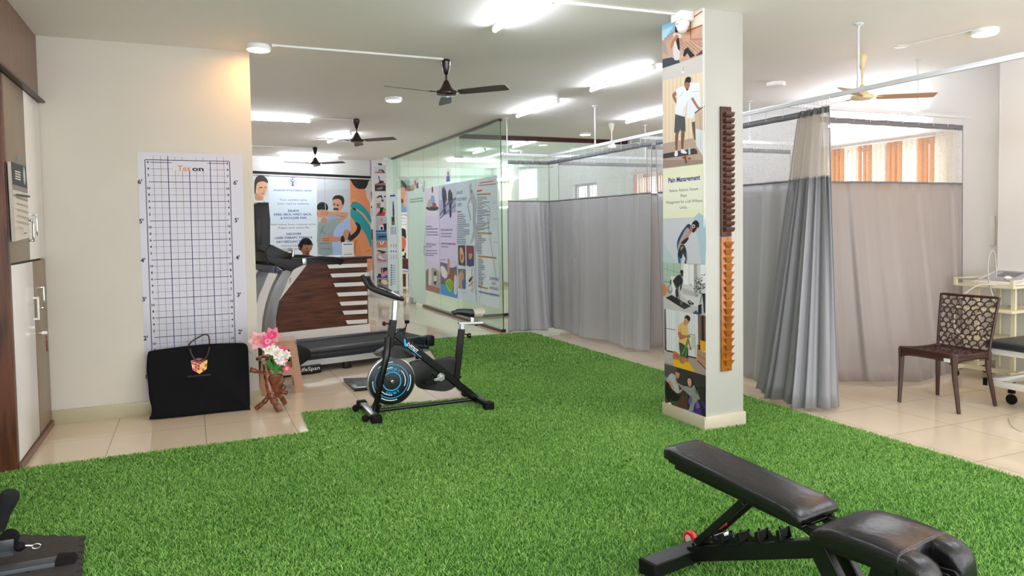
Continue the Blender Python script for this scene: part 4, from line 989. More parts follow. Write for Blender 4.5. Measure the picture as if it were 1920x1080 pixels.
def lattice(fn, rows, cols, lim, r, nrm, aspect=1.15):
    b = B(); rj = random.Random(rows*7)
    for j in range(rows):
        for i in range(-1, cols+1):
            cxs = -1+2*(i+.5+(.5 if j % 2 else 0)+rj.uniform(-.16,.16))/cols; cyh = (j+rj.uniform(-.15,.15))/rows
            hw_ = 1.2/cols*rj.uniform(.9,1.15); hh = aspect/rows*rj.uniform(.8,1.1); pts = []
            for k in range(9):
                a_ = PI*k/8; s_, h_ = cxs+hw_*math.cos(a_)*1.0, cyh+hh*math.sin(a_)
                if abs(s_) <= 1.0 and 0 <= h_ <= 1.0: pts.append(fn(s_, h_))
            if len(pts) >= 3: b.tube(pts, r, 5)
    return b
lattice(backpt, 11, 7, 1, .0052, None, 1.35).build('back_lattice', m_c, t, sharp=70)
lattice(seatpt, 8, 7, 1, .0055, None, 1.35).build('seat_lattice', m_c, t, sharp=70)
b = B()
for f0, fn in ((0,None),):
    b.tube([seatpt(-1,f) for f in np.linspace(.02,1,8)]+[seatpt(s,1) for s in np.linspace(-.8,.8,7)]+[seatpt(1,f) for f in np.linspace(1,.02,8)]+[seatpt(s,0)+V(-.006*(1-s*s),0,0) for s in np.linspace(.9,-.9,9)], .013, 8, closed=True)
b.build('seat_rim', m_c, t, sharp=60)
b = B()
for s in (-1,1): b.grid(lambda u, v: V(-.235+.45*u, s*(.228-.018*u), .435-.012*u-(.045+.03*(2*u-1)**4)*v), 12, 1)
b.grid(lambda u, v: V(-.243-.004*math.sin(PI*u), -.22+.44*u, .432-(.045+.03*(2*u-1)**4)*v), 12, 1)
o = b.build('apron', m_c, t, recalc=False); md = o.modifiers.new('s','SOLIDIFY'); md.thickness = .008; md.offset = 0
for sx, sy, fx, fy in ((-.225,-.215,-.20,-.235),(-.225,.215,-.245,.215),(.20,-.20,.265,-.22),(.20,.20,.235,.225)):
    b = B(); b.tube([V(sx,sy,.43), V(sx*.98+fx*.02,sy,.3), V(fx,fy,0)], [.031,.025,.018], 4); o = b.build('leg', m_c, t, sharp=30); md = o.modifiers.new('b','BEVEL'); md.width=.006; md.segments=2
b = B(); b.box((-.252,-.175,.395), (.002,.05,.028)); b.build('label_sticker', mat('white_sticker','#d9d9d6',.5,noise=.1,nscale=60), t)

# ================================================================== trolley and device
TX0, TX1, TY0, TY1 = 6.33, 6.85, 3.95, 4.45
m_tr = mat('cream_powder_coat', '#dcd5b4', .35)
t = thing('equipment_trolley', 'cream metal three-shelf trolley on castors behind the brown chair', 'trolley', ((TX0+TX1)/2,(TY0+TY1)/2,0))
mx_, my_ = (TX0+TX1)/2, (TY0+TY1)/2
for z in (.855,.645,.375): B().box((mx_,my_,z), (TX1-TX0,TY1-TY0,.022), bev=.003).build('shelf', m_tr, t, w=True)
b = B()
for z in (.91,):
    b.tube([(TX0,TY0,z),(TX0,TY1,z),(TX1,TY1,z),(TX1,TY0,z)], .008, 8, closed=True)
for x in (TX0,TX1):
    for y in (TY0,TY1): b.cyl((x,y,.85),(x,y,.912),.008,n=8)
b.box((TX0,TY1,.885), (.02,.03,.07)); b.box((TX0,TY0,.885), (.02,.03,.07)); b.build('guard_rail', m_tr, t, w=True)
for y in (TY0+.06,TY1-.12):
    for x in (TX0+.12,TX1-.1): B().box((x,y,.47), (.025,.035,.76)).build('upright', m_tr, t, w=True)
b = B(); b.box((mx_,TY0+.02,.11), (TX1-TX0,.03,.035)).box((mx_,TY1-.02,.11), (TX1-TX0,.03,.035)).box((TX0+.1,my_,.11), (.03,TY1-TY0,.035)); b.build('base_frame', m_tr, t, w=True)
for x in (TX0+.05,TX1-.05):
    for y in (TY0+.03,TY1+.03): B().lathe([(.01,-.012),(.034,-.010),(.036,0),(.034,.010),(.01,.012)], (x,y,.036), 'X', 18).box((x,y,.075),(.03,.03,.03)).build('castor', M['rubber'], t, w=True)
t = thing('therapy_device', 'white therapy console with grey screen on the trolley top shelf', 'therapy device', (6.6,4.2,.867))
b = B(); b.prism([(6.42,3.98,.868),(6.83,3.98,.868),(6.83,3.98,.985),(6.50,3.98,.895),(6.42,3.98,.885)], (0,.4,0), bev=.01); b.build('housing', mat('white_device_plastic','#eceae8',.3), t, w=True)
sl2 = Matrix.Rotation(-math.atan2(.09,.33), 3, 'Y')
def dp(u, v, h): return V(6.50,3.98,.896) + sl2 @ V(u, 0, h) + V(0,v,0)
B().box(dp(.15,.2,.001), (.25,.32,.004), rot=sl2, bev=.001).build('panel', mat('device_grey_panel','#a9a9b4',.35), t, w=True)
B().box(dp(.17,.2,.004), (.12,.17,.003), rot=sl2).build('screen', mat('device_screen','#5c5e66',.15), t, w=True)
B().lathe([(.018,0),(.02,.008),(.012,.014),(.001,.015)], dp(.28,.05,.003), n=16).build('stop_button', mat('red_urethane','#d3202e',.3), t, w=True)
B().ell(dp(.06,.15,.012), (.035,.03,.016)).build('probe', mat('white_device_plastic','#eceae8',.3), t, w=True)
b = B(); b.tube(cr([V(6.33,4.1,.0)+V(0,0,.72), V(6.32,4.15,.95), V(6.36,4.17,1.12), V(6.42,4.17,1.16), V(6.45,4.17,1.05), V(6.46,4.17,.93)], 8, False), .006, 8); tag(b.build('device_hose', mat('grey_hose','#b9b7b0',.4)), 'thin grey hose arching up from the trolley beside the therapy console', 'hose')
b = B(); b.tube(cr([V(6.33,4.08,.875), V(6.25,4.2,.86), V(6.2,4.33,.72), V(6.22,4.38,.5), V(6.3,4.35,.4)], 8, False), .006, 8); tag(b.build('device_cable', mat('cream_cable','#d8d4c4',.4)), 'cream cable hanging from the left side of the trolley top', 'cable')
b = B(); b.tube(cr([V(6.55+.07*math.cos(a_), 4.05+.06*math.sin(a_), .664+.002*a_) for a_ in np.linspace(0,12,20)], 3, False), .004, 6); tag(b.build('coiled_cable', mat('tan_cable','#b7a184',.5)), 'coiled tan cable lying on the trolley middle shelf', 'cable')
tag(B().box((6.72,4.03,.672), (.09,.06,.03), bev=.004).build('power_adapter', mat('navy_plastic','#1d2740',.4)), 'dark blue adapter on the trolley middle shelf', 'adapter')
b = B(); b.tube(cr([V(6.36,4.2,.4), V(6.2,4.1,.44), V(6.05,3.95,.42), V(5.99,3.78,.36)], 8, False), .005, 6); tag(b.build('black_cable', M['rubber']), 'black cable running from the trolley lower shelf to the treatment bed', 'cable')
b = B(); b.tube(cr([V(6.0,3.3,.004), V(5.6,3.05,.004), V(5.75,2.8,.004), V(5.35,2.75,.004), V(5.1,3.1,.004), V(5.35,3.35,.004)], 10, False), .003, 6); tag(b.build('floor_cable', mat('cream_cable','#d8d4c4',.4)), 'thin pale cable looping over the floor tiles at the right edge', 'cable')

# treatment bed
t = thing('treatment_bed', 'black padded treatment bed on a white lifting frame at the right edge', 'treatment bed', (5.95,2.8,0))
b = B(); b.box((5.955,2.78,.472), (.67,1.88,.06), bev=.02, seg=4); b.build('mattress', mat('black_bed_vinyl','#2c2f35',.4,bump=.06,bscale=30), t, w=True)
m_bw = mat('white_bed_frame','#e4e2dc',.3)
for x in (5.66,6.25): B().box((x,2.78,.42), (.03,1.84,.045), bev=.003).build('side_rail', m_bw, t, w=True)
for y in (3.69,1.87): B().box((5.955,y,.42), (.6,.03,.045), bev=.003).build('end_rail', m_bw, t, w=True)
for x in (5.67,6.24):
    B().box((x,2.78,.17), (.035,1.86,.05), bev=.003).build('base_rail', m_bw, t, w=True)
    b = B(); b.rings([[V(x+sx*.015,y0+sy,z0) for sx, sy in ((-1,-.025),(1,-.025),(1,.025),(-1,.025))] for y0, z0 in ((3.66,.18),(3.05,.42))], smooth=False); b.build('lift_arm', m_bw, t, w=True)
B().box((5.955,3.70,.17), (.6,.035,.05), bev=.003).build('base_rail', m_bw, t, w=True)
B().cyl((5.68,3.25,.33),(6.23,3.25,.33),.014,n=12).build('cross_tube', M['steel'], t, w=True)
for x in (5.665,): B().box((x,3.72,.172), (.045,.03,.058)).build('corner_cap', M['rubber'], t, w=True)
for x in (5.78,6.16):
    for y in (3.6,2.1): B().lathe([(.01,-.014),(.038,-.012),(.041,0),(.038,.012),(.01,.014)], (x,y,.042), 'X', 20).box((x,y,.12),(.03,.04,.06)).build('castor', M['rubber'], t, w=True)
b = B(); rr = []
for i, u in enumerate(np.linspace(0,1,12)):
    rr.append([V(6.02+.10*math.cos(a_)*(1+.1*math.sin(a_*3+i)), 3.34-.5*u+.01*math.sin(a_*2), .545+.043*math.sin(a_)*(1+.12*math.sin(a_*5+i*.6))) for a_ in [2*PI*k/20 for k in range(20)]])
b.rings(rr); tag(b.build('rolled_towel', mat('magenta_towel','#a2163f',.95,bump=.6,bscale=120,sheen=.3), sharp=80), 'rolled magenta towel lying on the black treatment bed', 'towel')
tag(B().box((6.94,4.52,1.33), (.02,.05,.28), bev=.003).build('switch_box', m_bw), 'slim white vertical box on the right wall above the trolley', 'switch box')

# ================================================================== multi-gym foot at lower left
t = thing('exercise_machine', 'dark grey exercise machine with padded roller at the lower left corner', 'exercise machine', (-.8,3.7,0))
m_mg = mat('dark_grey_machine_steel', '#4d5257', .35, metal=.3)
b = B(); b.prism([ony(-120,1120,3.55), ony(-120,1094,3.55), ony(105,1054,3.55), ony(104,1084,3.55)], (0,.075,0), bev=.006); b.build('base_beam', m_mg, t, w=True)
b = B(); b.prism([ony(103,1052,3.545), ony(136,1050,3.545), ony(146,1062,3.545), ony(147,1073,3.545), ony(100,1086,3.545)], (0,.09,0), bev=.005)
b.box(ony(122,1078,3.60)+V(0,0,-.002), (.13,.13,.02), bev=.006); b.build('foot_cap', M['rubber'], t, w=True)
for px in (28,53): 
    c_ = ony(px,1100-px*.45,3.546); B().lathe([(.012,-.012),(.012,.002)], c_, 'Y', 6).build('bolt', M['rubber'], t, w=True)
b = B(); p0 = ony(-4,1045,3.7); b.box((p0.x-.028,3.7,.75), (.06,.08,1.3), bev=.006); b.build('upright', m_mg, t, w=True)
b = B(); c_ = ony(14,958,3.62); b.lathe([(.001,-.085),(.016,-.083),(.02,-.07),(.022,-.02),(.032,.03),(.038,.055),(.034,.078),(.02,.088),(.001,.09)], (0,0,0), 'Z', 22)
bmesh.ops.transform(b.bm, matrix=Matrix.Translation(ony(10,958,3.62)) @ Matrix.Rotation(R(16),4,'Y') , verts=b.bm.verts); b.build('foam_roller', mat('black_foam','#121213',.9,bump=.2,bscale=300), t, w=True)
b = B(); b.lathe([(.012,-.02),(.036,-.018),(.036,.018),(.012,.02)], ony(17,1010,3.64), 'Y', 26); b.build('pulley', M['rubber'], t, w=True)
b = B(); b.box(ony(12,1023,3.61), (.055,.006,.05), bev=.004).box(ony(16,1030,3.66), (.05,.1,.02)); b.build('pulley_bracket', m_mg, t, w=True)
b = B(); b.ell(ony(37,1025,3.6), (.022,.02,.02)); b.build('stopper_ball', M['rubber'], t, w=True)
b = B(); b.cyl(ony(44,1023,3.6), ony(62,1023,3.6), .005, n=8).tube([ony(68,1024,3.6)+V(.016*math.cos(a_),0,.010*math.sin(a_)) for a_ in np.linspace(0,2*PI,16,endpoint=False)], .003, 6, closed=True); b.build('cable_eyelet', M['steel'], t, w=True)
# interlocking rubber mat
def matpts():
    A_, B_, = onz(-60,995,.012), onz(148,1008,.012); pts = []
    far = [onz(-80,1000,.036), onz(150,1006,.036)]; d = (far[1]-far[0]); L_ = d.length; d.normalize(); n_ = V(d.y,-d.x,0)
    k = int(L_/.035)
    for i in range(k+1):
        p = far[0]+d*(L_*i/k); pts.append(p+n_*(-.012 if i % 2 else .0)); pts.append(p+d*.02+n_*(-.012 if i % 2 else 0))
    far2 = far[1]; dn = (onz(146,1066,.036)-onz(151,1010,.036)).normalized()
    for i in range(12):
        p = far2+dn*(.03+.035*i); pts.append(p+d*(.02 if i % 2 else 0)); pts.append(p+dn*.02+d*(.026 if i % 2 else -.006))
    pts.append(far[0]+dn*.5); return pts
b = B(); b.prism(matpts(), (0,0,-.03)); tag(b.build('rubber_mat', mat('dark_rubber_mat','#35302e',.7,bump=.5,bscale=55)), 'dark interlocking rubber floor tile under the exercise machine', 'mat')
# ================================================================== reception: banner, desk, person
def photo_art(o, n): return Art(o, n, .00006)
t = thing('reception_banner', 'wall-wide printed physiotherapy banner behind the reception desk', 'banner', tuple(rec(1.2,.6,.01)))
b = B(); 
RP = rec(0,0,.02); RNN = tuple(RN)
def rp(x, y): return onplane(x, y, RP, RNN)
b.prism([rp(470,328), rp(693.6,336.5), rp(690.5,512), rp(470,528)], RN*-.012); b.build('backing', M['whitelam'], t, w=True)
a = photo_art(RP+RN*.001, RNN)
T = crop(470,315,6.546)
# woman photograph
a.poly([(36,85),(222,92),(222,1080),(36,1080)], '#cfd9dd', T=T)
a.poly([(36,330),(70,375),(150,350),(222,335),(222,1080),(36,1080)], '#dfe1e1', T=T)
a.poly([(60,300),(100,320),(150,330),(150,390),(90,400),(50,375)], '#c99878', 3, T)
a.poly([(48,180),(80,120),(140,110),(195,150),(205,230),(195,290),(160,345),(130,345),(90,310),(60,250)], '#d9a98a', 3, T)
a.poly([(45,235),(50,150),(85,100),(150,95),(200,135),(212,185),(160,165),(110,170),(80,190),(66,240),(62,300),(48,320)], '#3c302c', 3, T)
a.poly([(105,235),(145,232),(146,245),(108,248)], '#4a3128', T=T); a.poly([(170,232),(192,228),(192,240),(172,243)], '#4a3128', T=T)
a.poly([(125,312),(150,305),(170,312),(150,322)], '#b5645a', 2, T); a.line([(158,245),(166,285),(152,292)], '#b98565', .012, T)
a.line([(60,420),(90,520),(85,640)], '#b9bec0', .02, T); a.line([(150,400),(190,440)], '#b9bec0', .02, T)
# text panel
a.poly([(222,90),(808,100),(815,1080),(222,1080)], '#dfedfa', T=T)
a.poly([(222,700),(815,640),(815,1080),(222,1080)], '#e8f1fa', T=T)
NV = '#1f3c8c'; GY = '#5b6470'
sc_ = (rp(600,400)-rp(500,400)).length/100           # metres per photo pixel on the banner
def bt(s, x, y, capx, wpx, col, bold=.0): a.text(s, x, y, capx/6.546*sc_, col, T=T, bold=bold, wid=wpx/6.546*sc_)
a.ring(*T(518,168), 54/6.546*sc_, 4/6.546*sc_, NV); a.disc(*T(516,138), 10/6.546*sc_, NV)
a.line([(495,150),(515,180),(512,215)], NV, .022, T); a.line([(540,150),(520,180),(524,215)], '#7f5fb0', .018, T)
for x_ in (488,548):
    for y_ in (165,192): a.disc(*T(x_,y_), 5/6.546*sc_, NV)
bt('ADVANCED PHYSIOTHERAPY CENTER', 517, 275, 20, 470, '#2a5bb0', .02)
bt('Your comfort zone', 523, 390, 26, 335, GY); bt('your road to wellness', 523, 435, 26, 385, GY)
bt('RELIEVE', 525, 525, 26, 130, NV, .02); bt('KNEE, NECK, WRIST, BACK,', 522, 569, 26, 462, NV, .02); bt('& SHOULDER PAIN', 527, 612, 26, 318, NV, .02)
bt('Seek solace from common aches', 528, 690, 24, 560, GY); bt('Regain your active life', 530, 730, 24, 375, GY)
bt('DISCOVER', 532, 808, 26, 185, NV, .02); bt('LASER THERAPY, TAPING &', 530, 854, 26, 460, NV, .02); bt('DRY NEEDLING THERAPY', 532, 902, 26, 425, NV, .02)
bt('Immerse yourself in', 530, 950, 24, 300, GY); bt('advanced technology', 545, 992, 24, 330, GY)
# two men photograph
T = crop(590,320,5.4)
a.poly([(22,55),(355,68),(368,860),(28,860)], '#c3c8ce', T=T)
a.poly([(22,55),(355,68),(357,180),(22,200)], '#cdd1d5', T=T)
a.poly([(175,840),(190,600),(215,520),(250,470),(330,475),(362,520),(368,700),(366,845)], '#a9bfe6', 2, T)
a.poly([(110,500),(150,452),(215,455),(240,490),(200,560),(130,540)], '#8fb0e0', 2, T)
a.poly([(180,300),(200,265),(260,260),(285,300),(283,350),(262,405),(215,410),(190,385)], '#cf9c80', 3, T)
a.poly([(178,300),(195,260),(240,247),(285,262),(300,300),(294,345),(278,350),(270,310),(245,287),(200,290)], '#2b2422', 3, T)
a.poly([(188,385),(215,376),(240,385),(238,402),(212,398),(190,400)], '#3a2a25', 2, T)
a.line([(188,340),(208,340)], '#4a3128', .03, T); a.line([(222,348),(246,350)], '#4a3128', .03, T); a.poly([(275,345),(292,345),(285,372),(270,378)], '#c08e74', 2, T)
a.poly([(30,560),(60,520),(120,525),(160,500),(245,475),(262,500),(240,545),(205,590),(190,640),(175,740),(180,845),(38,845)], '#93a3a3', 2, T)
a.poly([(60,500),(95,470),(125,500),(112,542),(80,540)], '#b98a70', 2, T)
a.poly([(28,395),(26,350),(55,322),(100,322),(130,350),(132,398),(80,405)], '#1f2427', 3, T)
a.poly([(28,400),(110,398),(150,412),(325,420),(340,440),(330,470),(280,510),(255,535),(245,480),(290,462),(150,465),(90,475),(28,470)], '#c9957a', 2, T)
a.line([(60,415),(140,425)], '#a8745c', .02, T); a.line([(60,440),(135,445)], '#a8745c', .02, T); a.line([(300,468),(230,458)], '#a8745c', .02, T)
a.poly([(300,600),(352,605),(345,660),(320,705),(240,720),(180,722),(95,728),(75,700),(72,665),(150,655),(135,620),(165,640),(200,668),(280,660)], '#c58d70', 2, T)
a.line([(80,690),(150,686)], '#9c6a52', .02, T); a.line([(85,708),(150,704)], '#9c6a52', .02, T)
for q_ in (((60,600),(110,640)),((50,740),(150,730)),((60,790),(160,790)),((90,560),(60,640))): a.line(q_, '#7d8d8d', .03, T)
a.line([(100,60),(108,400)], '#aeb8c2', .015, T)
# shoulder with blue tape
a.poly([(357,70),(556,76),(575,1000),(510,1005),(510,880),(370,860)], '#e08e62', T=T)
a.poly([(505,76),(556,76),(566,330),(530,280),(512,190)], '#cfcac2', 1, T)
a.poly([(365,300),(450,330),(560,520),(575,780),(575,1000),(512,1000),(440,700),(370,690)], '#e69a6c', 2, T)
a.poly([(360,72),(556,76),(545,110),(520,175),(470,187),(430,180),(395,150),(372,110)], '#2b2622', 2, T)
a.poly([(385,320),(430,315),(433,330),(375,335)], '#1f1d1f', T=T)
a.poly([(366,345),(400,322),(440,325),(500,365),(565,460),(568,535),(500,440),(420,385),(366,372)], '#2f9aa0', 2, T)
a.poly([(366,385),(420,400),(480,450),(560,560),(572,640),(574,780),(556,745),(520,650),(450,560),(368,470)], '#2f9aa0', 2, T)
a.poly([(372,378),(410,378),(422,402),(412,405)], '#1f1d1f', T=T)
a.poly([(405,520),(450,540),(468,590),(440,650),(372,710),(364,690),(366,655),(410,620),(430,570)], '#24232a', 2, T)
a.line([(410,840),(405,760),(420,700)], '#b96f48', .03, T, 3); a.line([(510,820),(560,805)], '#c07a52', .02, T)
a.poly([(330,700),(356,610),(372,700),(350,745)], '#2f3530', 1, T)
a.build('print', t)
# black strip and ledge above the banner
b = B(); b.prism([rp(470,320.2), rp(694,330.5), rp(694,335), rp(470,325.5)], RN*.03); struct('trim_3', b, M['black'])
b = B(); b.prism([rp(470,325.7), rp(694,335.2), rp(694,337), rp(470,327.4)], RN*.035); struct('trim_4', b, M['whitelam'])
# narrow picture strip beside the banner
t = thing('picture_strip', 'narrow strip of therapy pictures at the right end of the reception banner', 'poster', tuple(rec(2.4,.6,.01)))
B().prism([rp(693.8,296), rp(700,299), rp(700,552), rp(694,550)], RN*-.01).build('backing', M['whitelam'], t, w=True)
a = photo_art(RP+RN*.001, RNN); T = crop(690,290,7.2)
a.poly([(27,60),(70,60),(78,380),(30,380)], '#b6a3c4', T=T); a.poly([(40,120),(55,80),(70,200),(75,290),(45,250)], '#8a5560', 2, T); a.poly([(28,290),(78,290),(80,380),(30,380)], '#d9b7a6', T=T)
a.poly([(30,385),(92,385),(96,640),(35,640)], '#c9c6c8', T=T); a.poly([(35,520),(60,500),(92,600),(60,630)], '#8f6553', 2, T)
a.poly([(36,645),(98,640),(100,875),(40,880)], '#dfe8f4', T=T); a.line([(42,710),(90,706)], NV, .05, T)
for y_ in (745,772,800,828): a.line([(50,y_),(88,y_-2)], '#8090b0', .03, T)
T2 = crop(690,430,7.2)
a.poly([(45,0),(100,0),(105,140),(48,140)], '#6d4a3e', T=T2); a.poly([(48,145),(108,145),(112,560),(55,560)], '#b3aeb0', T=T2); a.line([(80,160),(92,400),(88,540)], '#7c5a50', .07, T2)
a.poly([(60,560),(108,560),(108,660),(62,700)], '#9a9a9c', T=T2); a.build('print', t)
# low white ledge under the banner
b = B(); b.prism([rp(660,508), rp(691,510), rp(691,553), rp(660,557)], RN*.06); struct('trim_5', b, M['whitelam'])

# far pillar with exercise pictures
fp0, fp1 = onz(698.5,553.5), onz(731,558.5)
fd = (fp1-fp0).normalized(); fn_ = V(-fd.y, fd.x, 0); fn_ = fn_ if fn_.x < 0 else -fn_
fpm = fp0 + fd*((onplane(727.2,540,fp0,fn_)-fp0).dot(fd))
b = B(); b.prism([V(p.x,p.y,0) for p in (fp0, fp1, fp1+V(.30,.07,0), fp0+V(.30,.07,0))], (0,0,CEIL)); struct('pillar', b, M['green'])
FO = fp0+fn_*.004
t = thing('exercise_poster', 'tall poster strip of stacked exercise photographs on the far pillar', 'poster', tuple(fp0))
def fq(x, y): return onplane(x, y, FO, fn_)
B().prism([fq(699.5,299), fq(723,300), fq(727,556), fq(701,552)], fn_*-.004).build('backing', M['whitelam'], t, w=True)
a = Art(FO+fn_*.001, fn_, .00006); T = crop(690,290,7.2)
def fig(T_, bg, floor_, y0, y1, x0, x1, x2, x3, polys):
    a.poly([(x0,y0),(x1,y0),(x3,y1),(x2,y1)], bg, T=T_)
    if floor_: a.poly(floor_[1], floor_[0], T=T_)
    for c_, P_, s_ in polys: a.poly(P_, c_, s_, T_)
fig(T,'#dfe6e2',None,60,160,75,228,82,235,[('#202226',[(110,95),(130,120),(200,110),(232,125),(225,145),(150,142),(128,120)],2)])
fig(T,'#c9ccd2',('#c06a68',[(90,240),(150,225),(232,242),(232,252),(90,250)]),162,252,82,235,84,236,[('#1c1c20',[(140,200),(160,205),(195,200),(228,238),(200,240),(180,215),(150,220)],2)])
fig(T,'#d9dcdf',('#b3574f',[(95,395),(150,378),(236,382),(236,402),(95,405)]),256,404,86,236,92,238,[('#1f1d22',[(135,290),(150,288),(160,345),(190,355),(212,352),(212,378),(150,388),(138,380),(155,365)],1)])
fig(T,'#24242a',None,407,492,92,238,94,240,[('#8c8e96',[(120,455),(170,440),(190,425),(200,440),(180,470),(130,472)],2)])
fig(T,'#d9dcd8',None,497,608,94,242,96,243,[('#1b1c1e',[(108,585),(150,550),(185,548),(200,590),(182,592),(168,568),(130,588)],1),('#1b1c1e',[(215,560),(240,550),(240,575),(220,575)],1)])
fig(T,'#cfd2cf',('#c23a44',[(105,828),(150,760),(240,770),(225,828)]),608,830,96,244,104,250,[('#8c7d68',[(115,660),(165,645),(165,720),(120,720)],1),('#2a2422',[(180,610),(200,600),(212,625),(195,640)],2),('#dcdcdc',[(180,640),(212,642),(216,710),(182,712)],1),('#1c1c20',[(165,710),(216,712),(205,760),(180,800),(160,800)],1),('#78a040',[(200,730),(235,725),(240,755),(205,758)],2)])
fig(T,'#b9c0c4',('#2b62a8',[(105,1025),(250,1018),(250,1048),(108,1050)]),835,1050,106,250,108,254,[('#222428',[(205,930),(250,928),(250,1018),(205,1020)],0),('#e2a0a0',[(160,905),(200,900),(208,960),(165,965)],1),('#c98a70',[(168,870),(190,862),(195,890),(175,895)],2),('#e8e4e0',[(160,950),(212,955),(216,1020),(150,1015)],1),('#222428',[(170,975),(200,975),(200,1015),(172,1015)],0)])
T = T2
fig(T,'#3f86a8',None,50,150,108,254,112,262,[('#1d1d22',[(145,90),(240,85),(250,100),(200,115),(165,105),(160,130),(145,125)],1)])
fig(T,'#b9a08c',None,152,248,112,258,116,262,[('#d46a86',[(115,185),(160,165),(250,180),(240,205),(130,210)],1),('#f0f0f0',[(155,155),(170,158),(185,205),(205,158),(220,158),(195,222),(172,222)],0),('#c98f52',[(140,205),(230,205),(232,246),(142,246)],0)])
fig(T,'#c8cfcf',None,252,335,116,262,118,264,[('#2a2a2c',[(115,290),(150,280),(245,300),(258,310),(180,325),(175,310)],1),('#c04a68',[(140,325),(230,318),(235,330),(150,335)],0)])
fig(T,'#a9b6ba',('#c22a5c',[(118,390),(160,400),(258,415),(230,432),(150,418)]),337,450,118,264,120,266,[('#e3e3e3',[(140,360),(165,345),(195,385),(240,410),(200,412),(150,395)],2)])
fig(T,'#c3cdd2',('#2a52a0',[(120,630),(262,615),(266,660),(122,660)]),455,660,120,266,124,268,[('#202226',[(172,520),(262,512),(264,590),(178,592)],0),('#dc8fb0',[(185,612),(240,560),(268,570),(266,600),(215,642),(190,640)],2),('#d8a084',[(186,510),(198,510),(206,600),(190,605)],1),('#241c1c',[(135,610),(165,595),(180,620),(150,640)],2)])
fig(T,'#8d857e',None,668,790,124,270,128,272,[('#f2dccc',[(170,690),(230,680),(260,700),(268,740),(210,740)],2),('#1e1c20',[(145,680),(168,674),(180,700),(160,720)],2)])
a.build('print', t)
b = B(); cpt = fq(724,303)+fn_*.02; b.box(cpt+V(0,0,.05), (.1,.1,.09), bev=.01).ell(cpt+V(-.02,-.02,-.03), (.065,.065,.065)); b.m(M['black']).ell(cpt+V(-.03,-.075,-.035), (.03,.03,.03))
b.mats = [M['lamp_body'], M['black']]
for f in b.bm.faces: pass
tag(b.build('security_camera'), 'white dome camera at the top of the far poster pillar', 'security camera')

# ------------------------------------------------------------------ reception desk
DA = R(14); DO = V(1.184,9.491,0); DU = V(math.cos(DA), math.sin(DA), 0); DN = V(math.sin(DA), -math.cos(DA), 0); rD = Matrix.Rotation(DA,3,'Z')
def dl(a_, b_, z): return DO + DU*a_ - DN*b_ + V(0,0,z)
def dp_(x, y): return onplane(x, y, DO, tuple(DN))
M['walnutX'] = wood('walnut_laminate_horizontal', '#3f1f12', '#6b3b26', 'X', .35, 1.0)
for n_ in M['walnutX'].node_tree.nodes:
    if n_.type == 'MAPPING': n_.inputs['Scale'].default_value = (.9,6,17)
    if n_.type == 'TEX_NOISE': n_.inputs['Distortion'].default_value = .3; n_.inputs['Detail'].default_value = 4
t = thing('reception_desk', 'walnut and white reception desk with white slanted strips', 'desk', tuple(DO))
B().box(dl(.03,.30,.53), (1.92,.58,1.02), rot=rD).build('body', M['walnutX'], t, w=True)
B().box(dl(.03,.29,1.055), (2.02,.66,.03), rot=rD, bev=.003).build('desktop', mat('dark_desktop','#3a1f16',.3), t, w=True)
B().box(dl(.02,-.006,.08), (1.96,.02,.17), rot=rD).build('skirting', M['whitelam'], t, w=True)
T = crop(460,480,3.373)
def dpl(name, pts, mt_, d0=.0, th=.014): 
    B().prism([dp_(*T(*p))+DN*d0 for p in pts], DN*th).build(name, mt_, t, w=True)
dpl('white_panel', [(-40,62),(385,56),(190,310),(190,490),(-40,510)], M['whitelam'], .002, .012)
for x_, y_ in ((515,55),(535,112),(555,172),(575,232),(593,290),(612,347),(632,407)):
    k = (y_-55)/360; dpl('white_strip', [(x_,y_),(768,y_-10+2*k),(768,y_+13+4*k),(x_+12,y_+24)], M['whitelam'], .002, .014)
# things on the desk
zt = 1.071
def paper(a_, b_, w_, h_, rz_, label, col='#f2f2f2', nm='paper_sheet', th=.004):
    p = dl(a_, b_, zt+th/2); tag(B().box(p, (w_,h_,th), rot=Matrix.Rotation(DA+rz_,3,'Z')).build(nm, mat('paper_'+col.strip('#'), col, .7)), label, 'paper')
paper(.55,.22,.42,.24,.1,'white papers lying on the desktop beside the card stand', th=.012); paper(-.1,.2,.30,.2,-.2,'white sheet on the desktop behind the treadmill console'); paper(-.62,.15,.21,.15,.2,'pink-edged leaflet at the left end of the desktop', '#d9a6c4')
tag(B().box(dl(-.7,.12,zt+.03), (.10,.08,.04), rot=rD, bev=.006).build('desk_phone', M['black']), 'small black device at the left end of the desktop', 'phone')
t = thing('card_stand', 'clear stand holding a white card on the right of the desktop', 'sign stand', tuple(dl(.79,.10,zt)))
g0 = dp_(640,480)-DN*.06; 
b = B(); b.box(dl(.76,.10,zt+.10), (.17,.006,.19), rot=rD, bev=.004).box(dl(.76,.10,zt+.004), (.17,.07,.008), rot=rD); b.build('card', mat('off_white_card','#e3e3e0',.3), t, w=True)
b = B(); b.box(dl(.76,.094,zt+.165), (.13,.002,.012), rot=rD).box(dl(.76,.094,zt+.03), (.12,.002,.008), rot=rD); b.build('card_print', flat('#55606a'), t, w=True)
b = B(); b.tube([dl(.76,.10,zt+.19)+DU*(.022*math.cos(q)) +V(0,0,.018*math.sin(q)+.012) for q in np.linspace(0,2*PI,14,endpoint=False)], .006, 6, closed=True); b.build('hanging_hook', mat('clear_hook','#cfd3d6',.15), t, w=True)
tag(B().tube([dl(.80,.34,zt+.006), dl(.80,.34,zt+.22)], .012, 8).ell(dl(.80,.34,zt+.22), (.028,.028,.06)).cyl(dl(.80,.34,zt), dl(.80,.34,zt+.012), .06).build('desk_stand', M['black'], sharp=50), 'small black stand behind the card stand on the desktop', 'stand')
